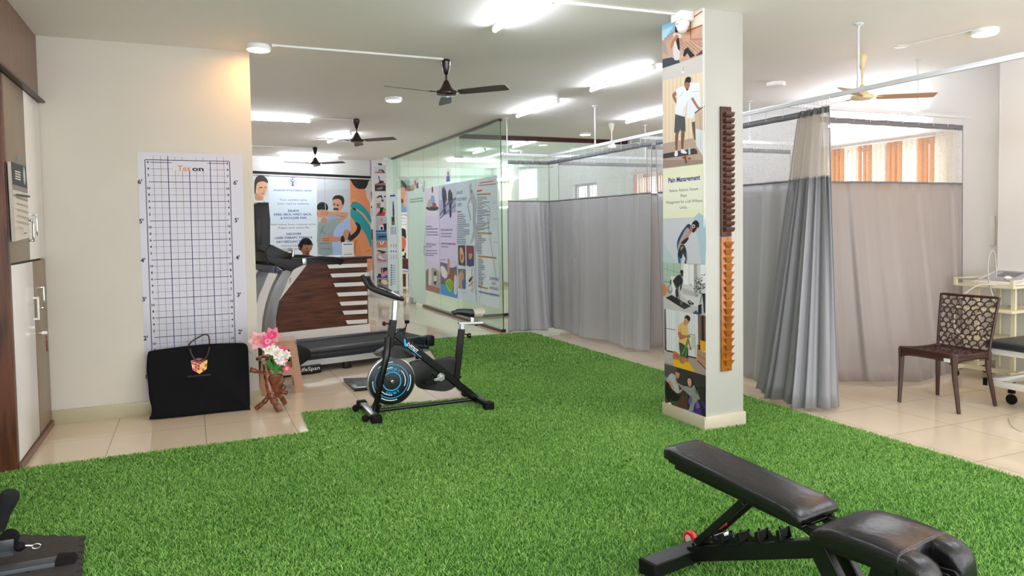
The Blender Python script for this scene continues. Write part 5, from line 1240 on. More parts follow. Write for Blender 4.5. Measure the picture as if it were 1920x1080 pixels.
tag(B().box(dl(.98,.02,.80), (.015,.02,.16), rot=rD).box(dl(.98,.03,.88), (.03,.05,.01), rot=rD).build('side_bracket', M['steel']), 'thin metal bracket at the right end of the reception desk', 'bracket')

# ------------------------------------------------------------------ seated person behind the desk
hc = ony(573.5,463.5,10.45)
t = thing('person', 'seated person with short black hair and dark top, looking down behind the reception desk', 'person', (hc.x,hc.y+.05,0))
m_sk = mat('skin_tone', '#b98263', .5, noise=.04, nscale=30); m_hr = mat('black_hair', '#060506', .6, spec=.2, bump=.1, bscale=60); m_tp = mat('dark_blue_top', '#2a3150', .8)
def skin(name, verts, edges, radii, mt_, parent):
    me = bpy.data.meshes.new(name); me.from_pydata([tuple(v) for v in verts], edges, []); o = bpy.data.objects.new(name, me); COL.objects.link(o); o.parent = parent
    me.transform(ROOTM[parent.name].inverted()); md = o.modifiers.new('skin','SKIN'); md.use_smooth_shade = True
    for i, r in enumerate(radii): me.skin_vertices[0].data[i].radius = (r, r) if not isinstance(r, tuple) else r
    me.skin_vertices[0].data[0].use_root = True; md2 = o.modifiers.new('sub','SUBSURF'); md2.levels = 2; md2.render_levels = 2; me.materials.append(mt_); return o
hx, hy, hz = hc
px0 = V(hx, hy+.12, 0)
vs = [px0+V(0,.02,.55), px0+V(0,.0,.75), px0+V(0,-.03,.95), px0+V(0,-.04,hz-.22), px0+V(0,-.06,hz-.13), px0+V(-.17,-.02,hz-.26), px0+V(-.22,-.02,hz-.50), px0+V(-.10,-.16,hz-.62), px0+V(.17,-.02,hz-.26), px0+V(.22,-.02,hz-.50), px0+V(.10,-.16,hz-.62), px0+V(-.1,-.20,.54), px0+V(-.1,-.20,.08), px0+V(.1,-.20,.54), px0+V(.1,-.20,.08)]
skin('body', vs, [(0,1),(1,2),(2,3),(3,4),(3,5),(5,6),(6,7),(3,8),(8,9),(9,10),(0,11),(11,12),(0,13),(13,14)], [.15,.13,.14,.10,.05,.065,.045,.032,.065,.045,.032,.085,.05,.085,.05], m_tp, t)
skin('neck', [V(hx,hy+.05,hz-.19), V(hx,hy+.03,hz-.12), V(hx,hy+.01,hz-.04)], [(0,1),(1,2)], [.055,.05,.055], m_sk, t)
tl_ = Matrix.Translation(hc) @ Matrix.Rotation(R(22),4,'Z') @ Matrix.Rotation(R(24),4,'X')
b = B()
def hd(u, v):
    th, ph = PI*v, 2*PI*u; x, y, z = math.sin(th)*math.cos(ph), math.sin(th)*math.sin(ph), -math.cos(th)
    w_ = .075 if z > -.1 else .075*(1-.35*((-.1-z)/.9)**1.3)
    p = V(x*w_, y*(.095 if z > -.2 else .085), z*.115)
    if y < -.4: p.y -= .020*math.exp(-((x*2.8)**2+((z+.12)*3.6)**2)); p.y += .008*math.exp(-(((abs(x)-.35)*5)**2+((z-.08)*6)**2)); p.y -= .008*math.exp(-((x*2.5)**2+((z+.5)*6)**2))
    return (tl_ @ p.to_4d()).to_3d() if False else tl_ @ p
b.grid(hd, 36, 26)
for s in (-1,1): b.ell(tl_ @ V(s*.077,.01,-.01), (.012,.02,.03), 8, 6)
ho = b.build('head', m_sk, t, w=True, sharp=180)
b = B()
def hr(u, v):
    th, ph = PI*(.36+.64*v), 2*PI*u; x, y, z = math.sin(th)*math.cos(ph), math.sin(th)*math.sin(ph), -math.cos(th)
    lim = 0
    if y < -.3: z = max(z, .42+.25*(-y-.3)); 
    return tl_ @ V(x*.088, y*.108+.008, z*.128+.006)
b.grid(hr, 32, 16); b.ell(tl_ @ V(0,.09,-.02), (.06,.05,.06)); b.build('hair', m_hr, t, w=True, sharp=180)
b = B()
for s in (-1,1): b.ell(tl_ @ V(s*.028,-.083,.004), (.013,.006,.005), 8, 5)
b.build('eyes', flat('#241a18'), ho, w=True)
b = B()
for s in (-1,1): b.tube([tl_ @ V(s*.012,-.093,.022), tl_ @ V(s*.03,-.091,.03), tl_ @ V(s*.046,-.082,.024)], .0035, 6)
b.build('eyebrows', m_hr, ho, w=True)
b = B(); b.ell(tl_ @ V(0,-.090,-.062), (.02,.007,.007), 10, 5); b.build('lips', flat('#8d4a42'), ho, w=True)
for s in (-1,1):
    hp = px0+V(s*.09,-.16,hz-.62); fv = [hp, hp+V(0,-.04,-.005)]; fe = [(0,1)]; fr_ = [.025,.03]
    for k in range(4):
        i0 = len(fv); fx = (k-1.5)*.018; fv += [hp+V(fx,-.066,-.006), hp+V(fx*1.1,-.09+.004*abs(k-1.5),-.02), hp+V(fx*1.1,-.10+.005*abs(k-1.5),-.04)]; fe += [(1,i0),(i0,i0+1),(i0+1,i0+2)]; fr_ += [.009,.008,.007]
    i0 = len(fv); fv += [hp+V(-s*.03,-.045,-.005), hp+V(-s*.045,-.07,-.012)]; fe += [(0,i0),(i0,i0+1)]; fr_ += [.011,.009]
    skin('hand', fv, fe, fr_, m_sk, t)
t = thing('office_chair', 'dark office chair behind the reception desk, mostly hidden', 'chair', (hx,hy+.22,0))
B().box((hx,hy+.15,.45), (.44,.44,.08), bev=.03).build('seat', M['black'], t, w=True); B().box((hx,hy+.40,.72), (.40,.05,.44), bev=.03).build('backrest', M['black'], t, w=True)
B().cyl((hx,hy+.15,.06),(hx,hy+.15,.42),.03).build('column', M['steel'], t, w=True)
b = B()
for k in range(5): b.tube([V(hx,hy+.15,.07), V(hx+.27*math.cos(k*1.2566),hy+.15+.27*math.sin(k*1.2566),.03)], .02, 8)
b.build('base', M['black'], t, w=True)
# ================================================================== glass partitions, doors, prints on glass
def glass_mat(name, tint, refl=.10, frost=0, op=.0):
    m = bpy.data.materials.new(name); m.use_nodes = True; nt = m.node_tree; nt.nodes.remove(nt.nodes['Principled BSDF']); out = nt.nodes['Material Output']
    tr = nt.nodes.new('ShaderNodeBsdfTransparent'); tr.inputs['Color'].default_value = rgb(tint)
    gl = nt.nodes.new('ShaderNodeBsdfGlossy'); gl.inputs['Roughness'].default_value = .0 if not frost else .2; gl.inputs['Color'].default_value = (.95,1,.97,1)
    lw = nt.nodes.new('ShaderNodeLayerWeight'); lw.inputs['Blend'].default_value = .5; mx = nt.nodes.new('ShaderNodeMixShader'); L = nt.links.new
    pw = nt.nodes.new('ShaderNodeMath'); pw.operation = 'POWER'; pw.inputs[1].default_value = 4.5; L(lw.outputs['Facing'], pw.inputs[0])
    fr = nt.nodes.new('ShaderNodeMath'); fr.operation = 'MULTIPLY_ADD'; fr.inputs[1].default_value = .55; fr.inputs[2].default_value = .035; L(pw.outputs[0], fr.inputs[0])
    L(fr.outputs[0], mx.inputs['Fac']); L(tr.outputs['BSDF'], mx.inputs[1]); L(gl.outputs['BSDF'], mx.inputs[2]); last = mx
    if frost:
        df = nt.nodes.new('ShaderNodeBsdfTranslucent'); df.inputs['Color'].default_value = rgb('#e6f2ec'); d2 = nt.nodes.new('ShaderNodeBsdfDiffuse'); d2.inputs['Color'].default_value = rgb('#dcebe3')
        m3 = nt.nodes.new('ShaderNodeMixShader'); m3.inputs['Fac'].default_value = .5; L(df.outputs['BSDF'], m3.inputs[1]); L(d2.outputs['BSDF'], m3.inputs[2])
        m4 = nt.nodes.new('ShaderNodeMixShader'); m4.inputs['Fac'].default_value = frost; L(mx.outputs['Shader'], m4.inputs[1]); L(m3.outputs['Shader'], m4.inputs[2]); last = m4
    L(last.outputs['Shader'], out.inputs['Surface']); return m
M['glass'] = glass_mat('clear_green_glass', '#f0f8f4'); M['frost'] = glass_mat('frosted_green_glass', '#e4f2ea', frost=.72)
M['gedge'] = mat('green_glass_edge', '#3f6b5a', .15)
M['mahog'] = mat('mahogany_strip', '#4a1f1a', .35)
GX = 3.855
ys = [9.14] + [onx(x, 300, GX).y for x in (889.8, 853.8, 821, 793.5, 765, 743)] + [15.0]
t = thing('glass_partition', 'tall green-tinted glass partition of several panes with prints on it', 'glass partition', (GX,9.14,0))
for i, (a_, c_) in enumerate(zip(ys, ys[1:])):
    if i in (4,): z0 = 2.22           # transom over the door
    elif i == 5: z0 = 2.22
    else: z0 = .04
    B().box((GX,(a_+c_)/2,(z0+2.86)/2), (.01,c_-a_-.006,2.86-z0)).build('glass_pane', M['glass'], t, w=True)
B().box((GX,9.137,1.45), (.012,.006,2.82)).build('pane_edge', M['gedge'], t, w=True)
B().box((GX,(9.14+15.0)/2,CEIL-.018), (.05,15.0-9.14,.036)).build('top_channel', mat('brown_metal_channel','#4f4540',.3,metal=.4), t, w=True)
B().box((GX,(9.14+12.84)/2,.02), (.07,3.7,.04)).build('bottom_channel', M['mahog'], t, w=True)
# frosted fixed pane and hinged door
t = thing('glass_door', 'frosted green glass door with metal patch fittings beyond the partition', 'door', (GX,ys[4],0))
B().box((GX+.01,(ys[4]+ys[5])/2+.02,1.12), (.012,ys[5]-ys[4]-.06,2.17)).build('glass_leaf', M['frost'], t, w=True)
B().box((GX-.005,ys[5]-.16,.055), (.05,.3,.10), bev=.008).build('floor_patch', M['steel'], t, w=True)
B().box((GX-.005,ys[5]-.16,2.20), (.05,.36,.10), bev=.006).build('top_patch', mat('brass_patch','#a99a76',.3,metal=.8), t, w=True)
b = B()
for z in (1.98,1.93): b.box((GX-.002,(ys[4]+ys[5])/2,z), (.012,ys[5]-ys[4]-.2,.018))
b.build('etched_stripes', flat('#7fa79d'), t, w=True)
B().box((GX,ys[5]+.03,1.12), (.05,.04,2.2)).build('edge_profile', M['alu'], t, w=True)
B().box((GX-.01,ys[4]-.04,2.18), (.03,.06,.2), bev=.004).build('hinge_patch', M['steel'], t, w=True)
B().cyl((GX-.05,ys[4]-.10,.95),(GX-.05,ys[4]-.10,1.12),.012).cyl((GX-.05,ys[4]-.10,.97),(GX,ys[4]-.10,.97),.008).cyl((GX-.05,ys[4]-.10,1.10),(GX,ys[4]-.10,1.10),.008).build('handle', M['steel'], t, w=True)
# second partition across the room
t = thing('rear_glass_partition', 'clear glass partition with mahogany strips behind the curtained bays', 'glass partition', (5.4,10.85,0))
for x0, x1 in ((3.88,4.9),(4.9,5.9),(5.9,6.94)): B().box(((x0+x1)/2,10.85,1.43), (x1-x0-.01,.01,2.78)).build('glass_pane', M['glass'], t, w=True)
B().box((5.41,10.85,CEIL-.035), (3.06,.06,.07)).build('top_strip', M['mahog'], t, w=True); B().box((5.41,10.85,.02), (3.06,.06,.04)).build('bottom_strip', M['mahog'], t, w=True)

# prints on the glass
def gp(x, y): return onx(x, y, GX-.008)
T = crop(790,320,3.857)
t = thing('lavender_poster', 'lavender two-column therapy poster stuck on the glass partition', 'poster', (GX-.008,12,.4))
GO = V(GX-.0085,0,0); GN = V(-1,0,0)
B().prism([gp(*T(*p)) for p in ((22,130),(251,86),(262,925),(32,862))], (.002,0,0)).build('film', flat('#cfcae6'), t, w=True)
a = Art(GO-V(.001,0,0), GN, .00006)
s1 = .0098   # metres per photo pixel vertically near Y 11.5
LV = '#dad6f2'
a.poly([(22,130),(124,110),(134,893),(32,862)], '#e0dcf5', T=T); a.poly([(130,109),(251,86),(262,925),(140,893)], LV, T=T)
a.poly([(22,130),(124,110),(127,320),(24,330)], '#e6e6ee', T=T)
a.poly([(36,262),(80,255),(120,262),(118,285),(70,290),(40,280)], '#3a3b42', 2, T); a.poly([(70,185),(92,180),(98,240),(68,245)], '#86aede', 2, T); a.disc(*T(80,138), .045, '#4a3830', ry=.06)
a.poly([(44,240),(60,205),(80,245),(70,262),(44,265)], '#b7b2ae', 2, T); a.poly([(82,232),(105,235),(108,262),(84,264)], '#c0483a', 2, T)
a.poly([(130,109),(249,86),(252,260),(134,300)], '#c5cfe0', T=T); a.poly([(132,215),(250,190),(252,300),(134,330)], '#a9aeca', T=T)
for q_ in ([(150,130),(165,122),(180,150),(184,210),(174,230),(178,310),(160,315),(158,240),(150,190)], [(195,150),(208,140),(224,165),(228,230),(218,250),(218,330),(205,335),(202,260),(194,210)]): a.poly(q_, '#2b2e45', 2, T)
a.disc(*T(165,128), .035, '#6b4a3c'); a.disc(*T(207,146), .035, '#6b4a3c'); a.line([(134,320),(190,240),(250,200)], '#5e6480', .03, T); a.line([(134,345),(250,245)], '#5e6480', .02, T)
NV2 = '#2c2f7e'
def gt(s, x, y, capx, wx, col=NV2, bold=.02): a.text(s, x, y, (a.P(*T(x,y-capx/2))-a.P(*T(x,y+capx/2))).length, col, T=T, bold=bold, wid=(a.P(*T(x-wx/2,y))-a.P(*T(x+wx/2,y))).length)
gt('SPINE HEALTH', 55, 404, 11, 42); gt('ADVANCED DECOMPRESSION THERAPY', 75, 422, 9, 86); gt('PAEDIATRIC WELLNESS', 68, 531, 11, 68); gt('EARLY THERAPY', 55, 549, 9, 42)
gt('SPORTS REHABILITATION', 182, 428, 12, 84); gt('ADVANCED PHYSIOTHERAPY CENTER', 195, 529, 12, 104)
for x0, x1, yy in ((34,118,444),(34,124,464),(142,222,454),(142,216,475),(34,115,578),(34,118,598),(34,92,613),(142,196,550)): a.line([(x0,yy),(x1,yy+1)], '#7a78a6', .014, T)
a.poly([(30,650),(130,690),(134,893),(32,862)], '#a3a79c', 0, T); a.poly([(30,650),(70,655),(130,690),(132,730),(90,700),(30,720)], '#dad8e6', 2, T)
for q_, c_ in (([(56,700),(72,690),(78,800),(62,850),(50,840)], '#dcd9d6'), ([(92,730),(108,725),(112,800),(104,830),(90,810)], '#3f2f2c'), ([(88,760),(112,760),(112,800),(90,800)], '#dcd2cc'), ([(32,820),(134,850),(134,893),(32,862)], '#a5746a'), ([(36,740),(50,700),(52,830),(38,830)], '#6f7a60')): a.poly(q_, c_, 0, T)
a.poly([(138,660),(257,690),(262,925),(140,893)], '#6c6370', 0, T)
a.poly([(140,655),(175,640),(205,700),(255,690),(258,650),(138,640)], '#d3cfe6', 2, T)
a.poly([(192,640),(206,650),(204,760),(190,740)], '#c9957a', 2, T); a.poly([(140,700),(160,690),(190,740),(180,780),(150,760)], '#e6e4e8', 2, T)
a.poly([(190,760),(240,720),(250,800),(235,850),(200,800)], '#8a5a48', 2, T)
a.poly([(138,822),(175,820),(262,900),(262,925),(140,893)], '#4a9fd6', 0, T); a.poly([(178,800),(205,780),(228,810),(222,870),(205,875),(182,840)], '#8fc53a', 3, T); a.poly([(240,760),(258,770),(258,890),(236,880)], '#cfd8e6', 2, T)
a.line([(186,810),(216,860)], '#5f9020', .03, T); a.line([(196,795),(222,840)], '#5f9020', .03, T)
a.build('print', t)
t = thing('services_poster', 'pale blue services poster with a walking figure on the near glass pane', 'poster', (GX-.008,10,.4))
B().prism([gp(*T(*p)) for p in ((252,86),(548,35),(567,998),(265,925))], (.002,0,0)).build('film', flat('#c9dfec'), t, w=True)
a = Art(GO-V(.001,0,0), GN, .00006)
a.poly([(252,86),(400,61),(407,962),(265,925)], '#d3e9f2', 0, T); a.poly([(400,61),(548,35),(567,998),(407,962)], '#dcf0f6', 0, T)
gs = .0062
GYB = '#b4bcc0'
a.poly([(349,95),(358,88),(366,110),(364,130),(400,220),(398,300),(392,360),(410,420),(404,500),(412,560),(404,600),(392,560),(384,480),(360,530),(354,520),(376,440),(372,380),(372,260),(362,230),(352,180),(346,130)], GYB, 2, T)
a.poly([(364,180),(350,230),(340,250),(352,300),(360,355),(352,355),(342,300),(333,255),(348,200)], '#a9b2b6', 2, T); a.line([(376,240),(384,400),(372,520)], '#8e989c', .012, T); a.line([(372,260),(396,300)], '#8e989c', .01, T)
a.line([(388,540),(392,700),(398,940)], '#a4aeb2', .03, T, 3)
a.disc(*T(364,150), .03, '#5a6fb0')
for s_, y_ in (('ADVANCED',158),('PHYSIOTHERAPY',205),('CENTER',245)): gt(s_, 292 if len(s_) > 8 else 276, y_, 24, {8:46,13:72,6:32}[len(s_)], NV2, .01)
a.poly([(403,76),(546,56),(548,104),(405,124)], '#e9e7ea', 0, T); a.line([(420,90),(525,74)], '#4a4a52', .010, T); a.line([(412,108),(540,95)], '#4a4a52', .010, T)
a.poly([(402,142),(440,135),(441,148),(403,156)], '#c84a5a', 0, T)
OR = '#b8893a'
for x0, x1, yy, dd in ((402,502,172,-4),(405,508,452,2),(408,543,618,14),(258,288,298,-1),(412,480,838,14)): a.line([(x0,yy),(x1,yy+dd)], OR, .024, T)
rn = random.Random(5)
for k in range(22): a.line([(404,192+12.0*k),(404+rn.choice((38,55,70,90)),192+11.6*k)], '#3c4560', .009, T) if k < 21 else None
for k in range(12): a.line([(408,468+12*k),(408+rn.choice((30,45,60)),468+12*k+2)], '#3c4560', .009, T)
for k in range(17): a.line([(411,638+12*k),(411+rn.choice((28,36,46)),638+12*k+4)], '#3c4560', .009, T)
for k in range(16): a.line([(260,318+14*k),(260+rn.choice((48,62,90)),318+14*k-2)], '#3c4560', .009, T)
for q_, bg, parts in (([(267,540),(318,538),(320,690),(270,682)], '#4a4038', [([(280,560),(300,565),(312,640),(296,670),(282,640)], '#d0b08a'), ([(290,600),(304,615),(298,650),(288,640)], '#c04a34')]),
                      ([(327,541),(380,543),(382,690),(330,688)], '#6f2a3c', [([(332,620),(376,625),(374,688),(334,686)], '#2f4270'), ([(345,560),(365,562),(372,610),(342,608)], '#8a3048'), ([(345,600),(372,604),(360,640),(348,636)], '#c99a80')]),
                      ([(268,709),(319,713),(321,856),(272,850)], '#5f6a72', [([(270,760),(300,720),(312,800),(300,850),(276,840)], '#c49a80'), ([(296,800),(320,780),(320,850),(304,852)], '#2f6aa8')]),
                      ([(329,716),(381,722),(383,864),(332,862)], '#e9ebea', [([(345,790),(370,762),(376,775),(350,810)], '#2a2c30'), ([(340,830),(375,800),(378,812),(345,842)], '#c9a890'), ([(366,722),(370,722),(372,862),(368,862)], '#7a7d80')])):
    a.poly(q_, bg, 0, T)
    for pp, cc_ in parts: a.poly(pp, cc_, 2, T)
for s_, y_ in (('HOMECARE',783),('ALSO',815),('AVAILABLE',850)): gt(s_, 527, y_, 22, {8:62,4:32,9:62}[len(s_)], NV2, 0)
gt('www.advancedphysio.in', 488, 886, 20, 150, NV2, .01)
for q_ in ([(520,230),(545,232)],[(520,350),(552,346)],[(520,518),(556,520)],[(300,880),(330,884)]): a.line(q_, '#8fb8cc', .008, T)
a.line([(475,300),(500,500),(540,750),(530,780)], '#9aa6aa', .012, T, 3); a.line([(450,240),(500,280),(480,420)], '#aab6ba', .012, T, 3); a.line([(470,760),(440,800),(420,960)], '#aab6ba', .012, T, 3)
a.build('print', t)
for (x0, x1, y0, y1, lab) in ((835.5,844,317.5,341,'small white notice stuck high on the glass partition, nearest the camera'),(775.5,785,334,354,'small white notice with a red mark high on the glass, near the door')):
    t = thing('glass_notice', lab, 'notice', tuple(gp(x0,y1)))
    B().prism([gp(x0,y0+2), gp(x1,y0), gp(x1,y1-1.5), gp(x0,y1)], (.003,0,0)).build('card', M['whitelam'], t, w=True)
    a = Art(GO-V(.001,0,0), GN, .00006); xm = (x0+x1)/2
    if x0 > 800: a.poly([(xm-1,y0+5),(xm+1.5,y0+4),(xm+2,y0+11),(xm-.5,y0+12)], '#55585c'); 
    else: a.poly([(x0+2,y0+4),(x0+4,y0+5),(x0+4.5,y0+14),(x0+2.5,y0+13)], '#b5433a')
    for k in range(3): a.line([(x0+(1.5 if x0 > 800 else 5.5),y1-8+2.6*k),(x1-1,y1-9+2.6*k)], '#3c50a0', .05)
    a.build('print', t)

# beyond the glass: back wall with a large portrait poster, cabinet, trolley, window and door
WY = 17.11
def wb_(x, y): return ony(x, y, WY)
t = thing('portrait_poster', 'large wall poster of two people in pain seen through the glass doorway', 'poster', tuple(wb_(750,520)))
B().prism([wb_(733,333), wb_(775,334), wb_(766,486), wb_(733,486)], (0,.008,0)).build('backing', M['whitelam'], t, w=True)
a = Art((0,WY-.002,0), (0,-1,0), .0001); T = crop(690,290,7.2)
a.poly([(310,320),(560,330),(560,780),(310,775)], '#a9c3cf', 0, T)
a.poly([(385,600),(470,660),(512,700),(512,778),(390,778)], '#6f9ac0', 2, T); a.poly([(380,540),(385,440),(430,400),(500,420),(515,500),(505,610),(480,660),(430,650),(400,600)], '#c98e72', 3, T)
a.poly([(330,480),(330,400),(400,350),(470,355),(525,420),(535,480),(505,480),(490,440),(400,450),(380,490)], '#57504c', 3, T); a.poly([(410,600),(440,590),(480,610),(470,655),(430,645)], '#5a4038', 2, T); a.poly([(385,540),(430,545),(425,560),(388,556)], '#2f2624', 1, T); a.poly([(485,560),(512,540),(508,700),(480,690)], '#d39c80', 2, T)
a.poly([(385,780),(515,782),(510,1000),(390,1000)], '#e6e8ec', 0, T); wsc = (wb_(760,400)-wb_(740,400)).length/20
for s_, y_, c_, bo in (('Die and Thrive',810,NV,.03),('Soothing',855,GY,0),('Path to',895,GY,0),('Free Living',938,GY,0)): a.text(s_, 458, y_, 24/7.2*wsc, c_, T=T, bold=bo, wid={'Die and Thrive':150,'Soothing':95,'Path to':80,'Free Living':115}[s_]/7.2*wsc)
T = crop(690,430,7.2)
a.poly([(390,-10),(512,-10),(512,395),(390,395)], '#cfcbc6', 0, T); a.poly([(398,0),(440,-18),(500,0),(512,60),(512,130),(470,90),(400,150)], '#2a2527', 2, T)
a.poly([(405,150),(450,100),(505,130),(512,200),(495,260),(450,300),(420,240)], '#d06a58', 3, T); a.poly([(440,270),(490,265),(470,310),(440,300)], '#2f2523', 2, T); a.poly([(400,230),(430,180),(440,280),(420,320)], '#d8907a', 2, T); a.poly([(450,310),(512,320),(512,395),(400,395)], '#22242a', 1, T)
a.build('print', t)
t = thing('brown_cabinet', 'small brown wall cabinet with flowers on it, seen through the glass doorway', 'cabinet', tuple(ony(755,565,16.6)))
c0_, c1_ = ony(746,486,16.6), ony(768,509,16.6); B().box(((c0_.x+c1_.x)/2,16.75,(c0_.z+c1_.z)/2), (c1_.x-c0_.x,.3,c0_.z-c1_.z)).build('body', M['walnutX'], t, w=True)
hp = ony(749,494,16.58); B().box(hp, (.02,.03,.12)).build('handle', M['steel'], t, w=True)
c2_ = ony(746,548,16.6); B().box(((c0_.x+c1_.x)/2+.03,16.75,(c1_.z)/2-.02), (c1_.x-c0_.x-.1,.25,c1_.z-.04)).build('lower_body', M['walnutX'], t, w=True)
fc = ony(749,479,16.6)
t = thing('potted_flowers', 'small pot of white flowers on the brown cabinet beyond the glass doorway', 'flowers', tuple(fc))
b = B()
for k in range(7): b.ell(fc+V(rnd.uniform(-.08,.12),rnd.uniform(0,.1),rnd.uniform(-.03,.09)), (.05,.05,.045), 8, 5)
b.build('blooms', mat('white_blooms','#e9eeda',.7), t, w=True)
B().ell(fc+V(.02,.05,-.07), (.11,.06,.035), 10, 6).build('foliage', mat('leaf_green','#3f8f3a',.5), t, w=True)
B().lathe([(.04,0),(.055,.05)], (fc.x+.02,fc.y+.05,c0_.z+.002), n=16).build('pot', M['whitelam'], t, w=True)
t = thing('towel_rack', 'white metal rack with a folded towel in front of the brown cabinet', 'rack', tuple(ony(756,552,16.2)))
r0, r1 = ony(746,510,16.2), ony(763,510,16.2); zs2 = (r0.z, ony(755,540,16.2).z)
b = B()
for x in (r0.x, r1.x): b.box((x,16.2,r0.z/2), (.04,.04,r0.z))
b.box(((r0.x+r1.x)/2,16.2,zs2[1]), (r1.x-r0.x,.3,.03)).box(((r0.x+r1.x)/2,16.2,r0.z-.02), (r1.x-r0.x,.3,.03)); b.build('frame', m_bw, t, w=True)
B().box(((r0.x+r1.x)/2,16.2,r0.z+.03), (r1.x-r0.x,.28,.06), bev=.02).build('towel', mat('blue_white_towel','#b9c6e6',.9), t, w=True)
# standee banner by the first pane
t = thing('standee_banner', 'narrow upright banner with a muscle chart beside the far poster pillar', 'banner', tuple(ony(737,548,14.6)))
def sb(x, y): return ony(x, y, 14.55)
B().prism([sb(731,366), sb(743.5,364), sb(745,546), sb(732.5,541)], (0,.01,0)).build('panel', flat('#d5e2ee'), t, w=True)
B().box(sb(738.5,546)+V(0,.05,-.03), (.2,.16,.05)).build('base', M['steel'], t, w=True)
a = Art((0,14.548,0), (0,-1,0), .0001); T = crop(690,290,7.2)
a.poly([(298,545),(368,540),(368,562),(298,568)], NV, 0, T); a.poly([(335,630),(345,640),(356,760),(352,840),(336,840),(332,740)], '#2c302e', 2, T); a.poly([(316,838),(360,835),(362,950),(318,955)], '#5f7a3c', 0, T); a.poly([(325,850),(350,850),(348,900),(330,905)], '#22261f', 1, T)
for k in range(4): a.poly([(306+20*k,975),(316+20*k,972),(318+20*k,1078),(308+20*k,1078)], '#8d9499', 0, T)
T = crop(690,430,7.2)
for k in range(3): a.poly([(308+32*k,200),(318+32*k,195),(320+32*k,240),(308+32*k,242)], '#cf9a78', 1, T); a.poly([(305+32*k,290),(318+32*k,285),(320+32*k,305),(308+32*k,308)], '#2a2c30', 1, T); a.poly([(310+32*k,345),(318+32*k,343),(320+32*k,400),(311+32*k,402)], '#a9b0b6', 0, T)
for k in range(9): a.disc(*T(316,485+33*k), .018, '#3f8a98'); a.line([(330,492+30*k),(370,494+30*k)], '#8894a0', .015, T)
a.build('print', t)
# windows and door leaf on the back wall
def wallbox(name, x0, y0, x1, y1, mt_, d=.03): 
    p, q = onx(x0,y0,XR), onx(x1,y1,XR); return struct(name, B().box((XR-d/2, (p.y+q.y)/2, (p.z+q.z)/2), (d, abs(q.y-p.y), abs(p.z-q.z))), mt_)
wallbox('window_4', 939, 346, 958, 374, mat('daylit_yellow_window','#e8e79a',.5,emit='#f3f2b0',estr=1.3))
wallbox('window_5', 975, 322, 1007, 372, mat('daylit_cyan_window','#bfe3ea',.5,emit='#bfe6ee',estr=1.1))
wallbox('window_6', 938, 381, 962, 389, mat('daylit_white_panel','#f6f6e8',.5,emit='#fbfbe8',estr=1.0))
wallbox('door_2', 953, 391, 975, 560, mat('grey_green_door','#7f9a96',.5))
wallbox('trim_6', 934, 378, 1010, 382, M['whitelam'], .06)
t = thing('wall_light_batten', 'white batten lamp on the right wall beyond the rear glass partition', 'tube light', tuple(onx(947,338,XR)))
B().box(onx(948,340,XR)+V(-.05,0,0), (.06,.5,.05), bev=.01).build('housing', mat('teal_batten','#7fa3a0',.4), t, w=True); B().cyl(onx(936,337,XR)+V(-.09,0,0), onx(958,336,XR)+V(-.09,0,0), .018).build('tube', M['tube_on'], t, w=True)
# ================================================================== posters on the square pillar
PO = V(PXL-.0035,0,0)
t = thing('pain_poster', 'tall strip of pain management photographs on the left face of the square pillar', 'poster', (PXL,4.3,.1))
def pq(x, y): return onx(x, y, PXL-.003)
B().prism([pq(1241.3,46.5), pq(1320.5,14), pq(1323.8,790), pq(1246.2,760.5)], (.0028,0,0)).build('film', M['whitelam'], t, w=True)
a = Art(PO, (-1,0,0), .00005)
# 1 rooftop stretch
T = crop(1236,10,6.35)
a.poly([(32,235),(530,25),(530,588),(40,750)], '#caa084', 0, T)
a.poly([(32,240),(200,165),(200,290),(60,410),(34,420)], '#8fbfdc', 0, T); a.poly([(32,300),(170,240),(60,410),(34,420)], '#b9d9ea', 0, T)
a.poly([(395,80),(530,25),(530,230),(370,290),(270,320),(200,280),(200,170)], '#e8dccb', 0, T)
for p_, q_ in (((395,150),(530,60)),((370,290),(530,230)),((270,322),(370,292)),((370,110),(375,410))): a.line([p_,q_], '#a8552f', .010, T)
a.poly([(38,440),(140,415),(530,430),(530,588),(250,680),(40,750)], '#c9a48c', 0, T); a.poly([(375,395),(530,388),(530,420),(375,420)], '#b98074', 0, T)
for k in range(7): a.line([(160+50*k,430),(330+45*k,560) if k < 5 else (528,560-(k-3)*30)], '#9c7264', .006, T)
for k in range(6): a.line([(60+22*k,410-16*k),(60+22*k,430-12*k)], '#8d9ba6', .004, T)
a.line([(60,405),(200,290)], '#7d8a94', .006, T)
a.poly([(40,640),(150,620),(240,655),(250,682),(40,750)], '#3a4450', 0, T); a.poly([(42,440),(70,430),(110,600),(42,560)], '#a49a96', 0, T)
a.poly([(165,345),(200,335),(265,345),(265,385),(245,400),(250,560),(240,640),(200,655),(175,630),(165,520),(185,420)], '#d9d6d4', 2, T)
a.poly([(196,245),(212,232),(232,270),(230,320),(205,330),(192,300)], '#c08a6c', 2, T); a.poly([(190,290),(195,245),(212,232),(206,285),(228,280),(234,310),(218,322),(195,320)], '#2a1f1e', 2, T)
a.poly([(200,390),(240,385),(245,450),(248,545),(225,520),(205,440)], '#1d1c22', 1, T)
a.poly([(165,415),(150,430),(138,500),(152,515),(180,440),(235,375),(215,350),(195,360)], '#b7795a', 2, T); a.poly([(250,400),(272,395),(280,450),(260,460)], '#c48764', 2, T)
a.poly([(285,600),(300,530),(340,500),(430,600),(375,628),(335,570),(305,615)], '#1f1f24', 1, T); a.poly([(235,650),(265,585),(290,600),(275,630),(245,660)], '#d9b48c', 1, T); a.poly([(440,592),(500,545),(530,520),(530,575),(445,602)], '#5a3440', 1, T)
a.k = 3
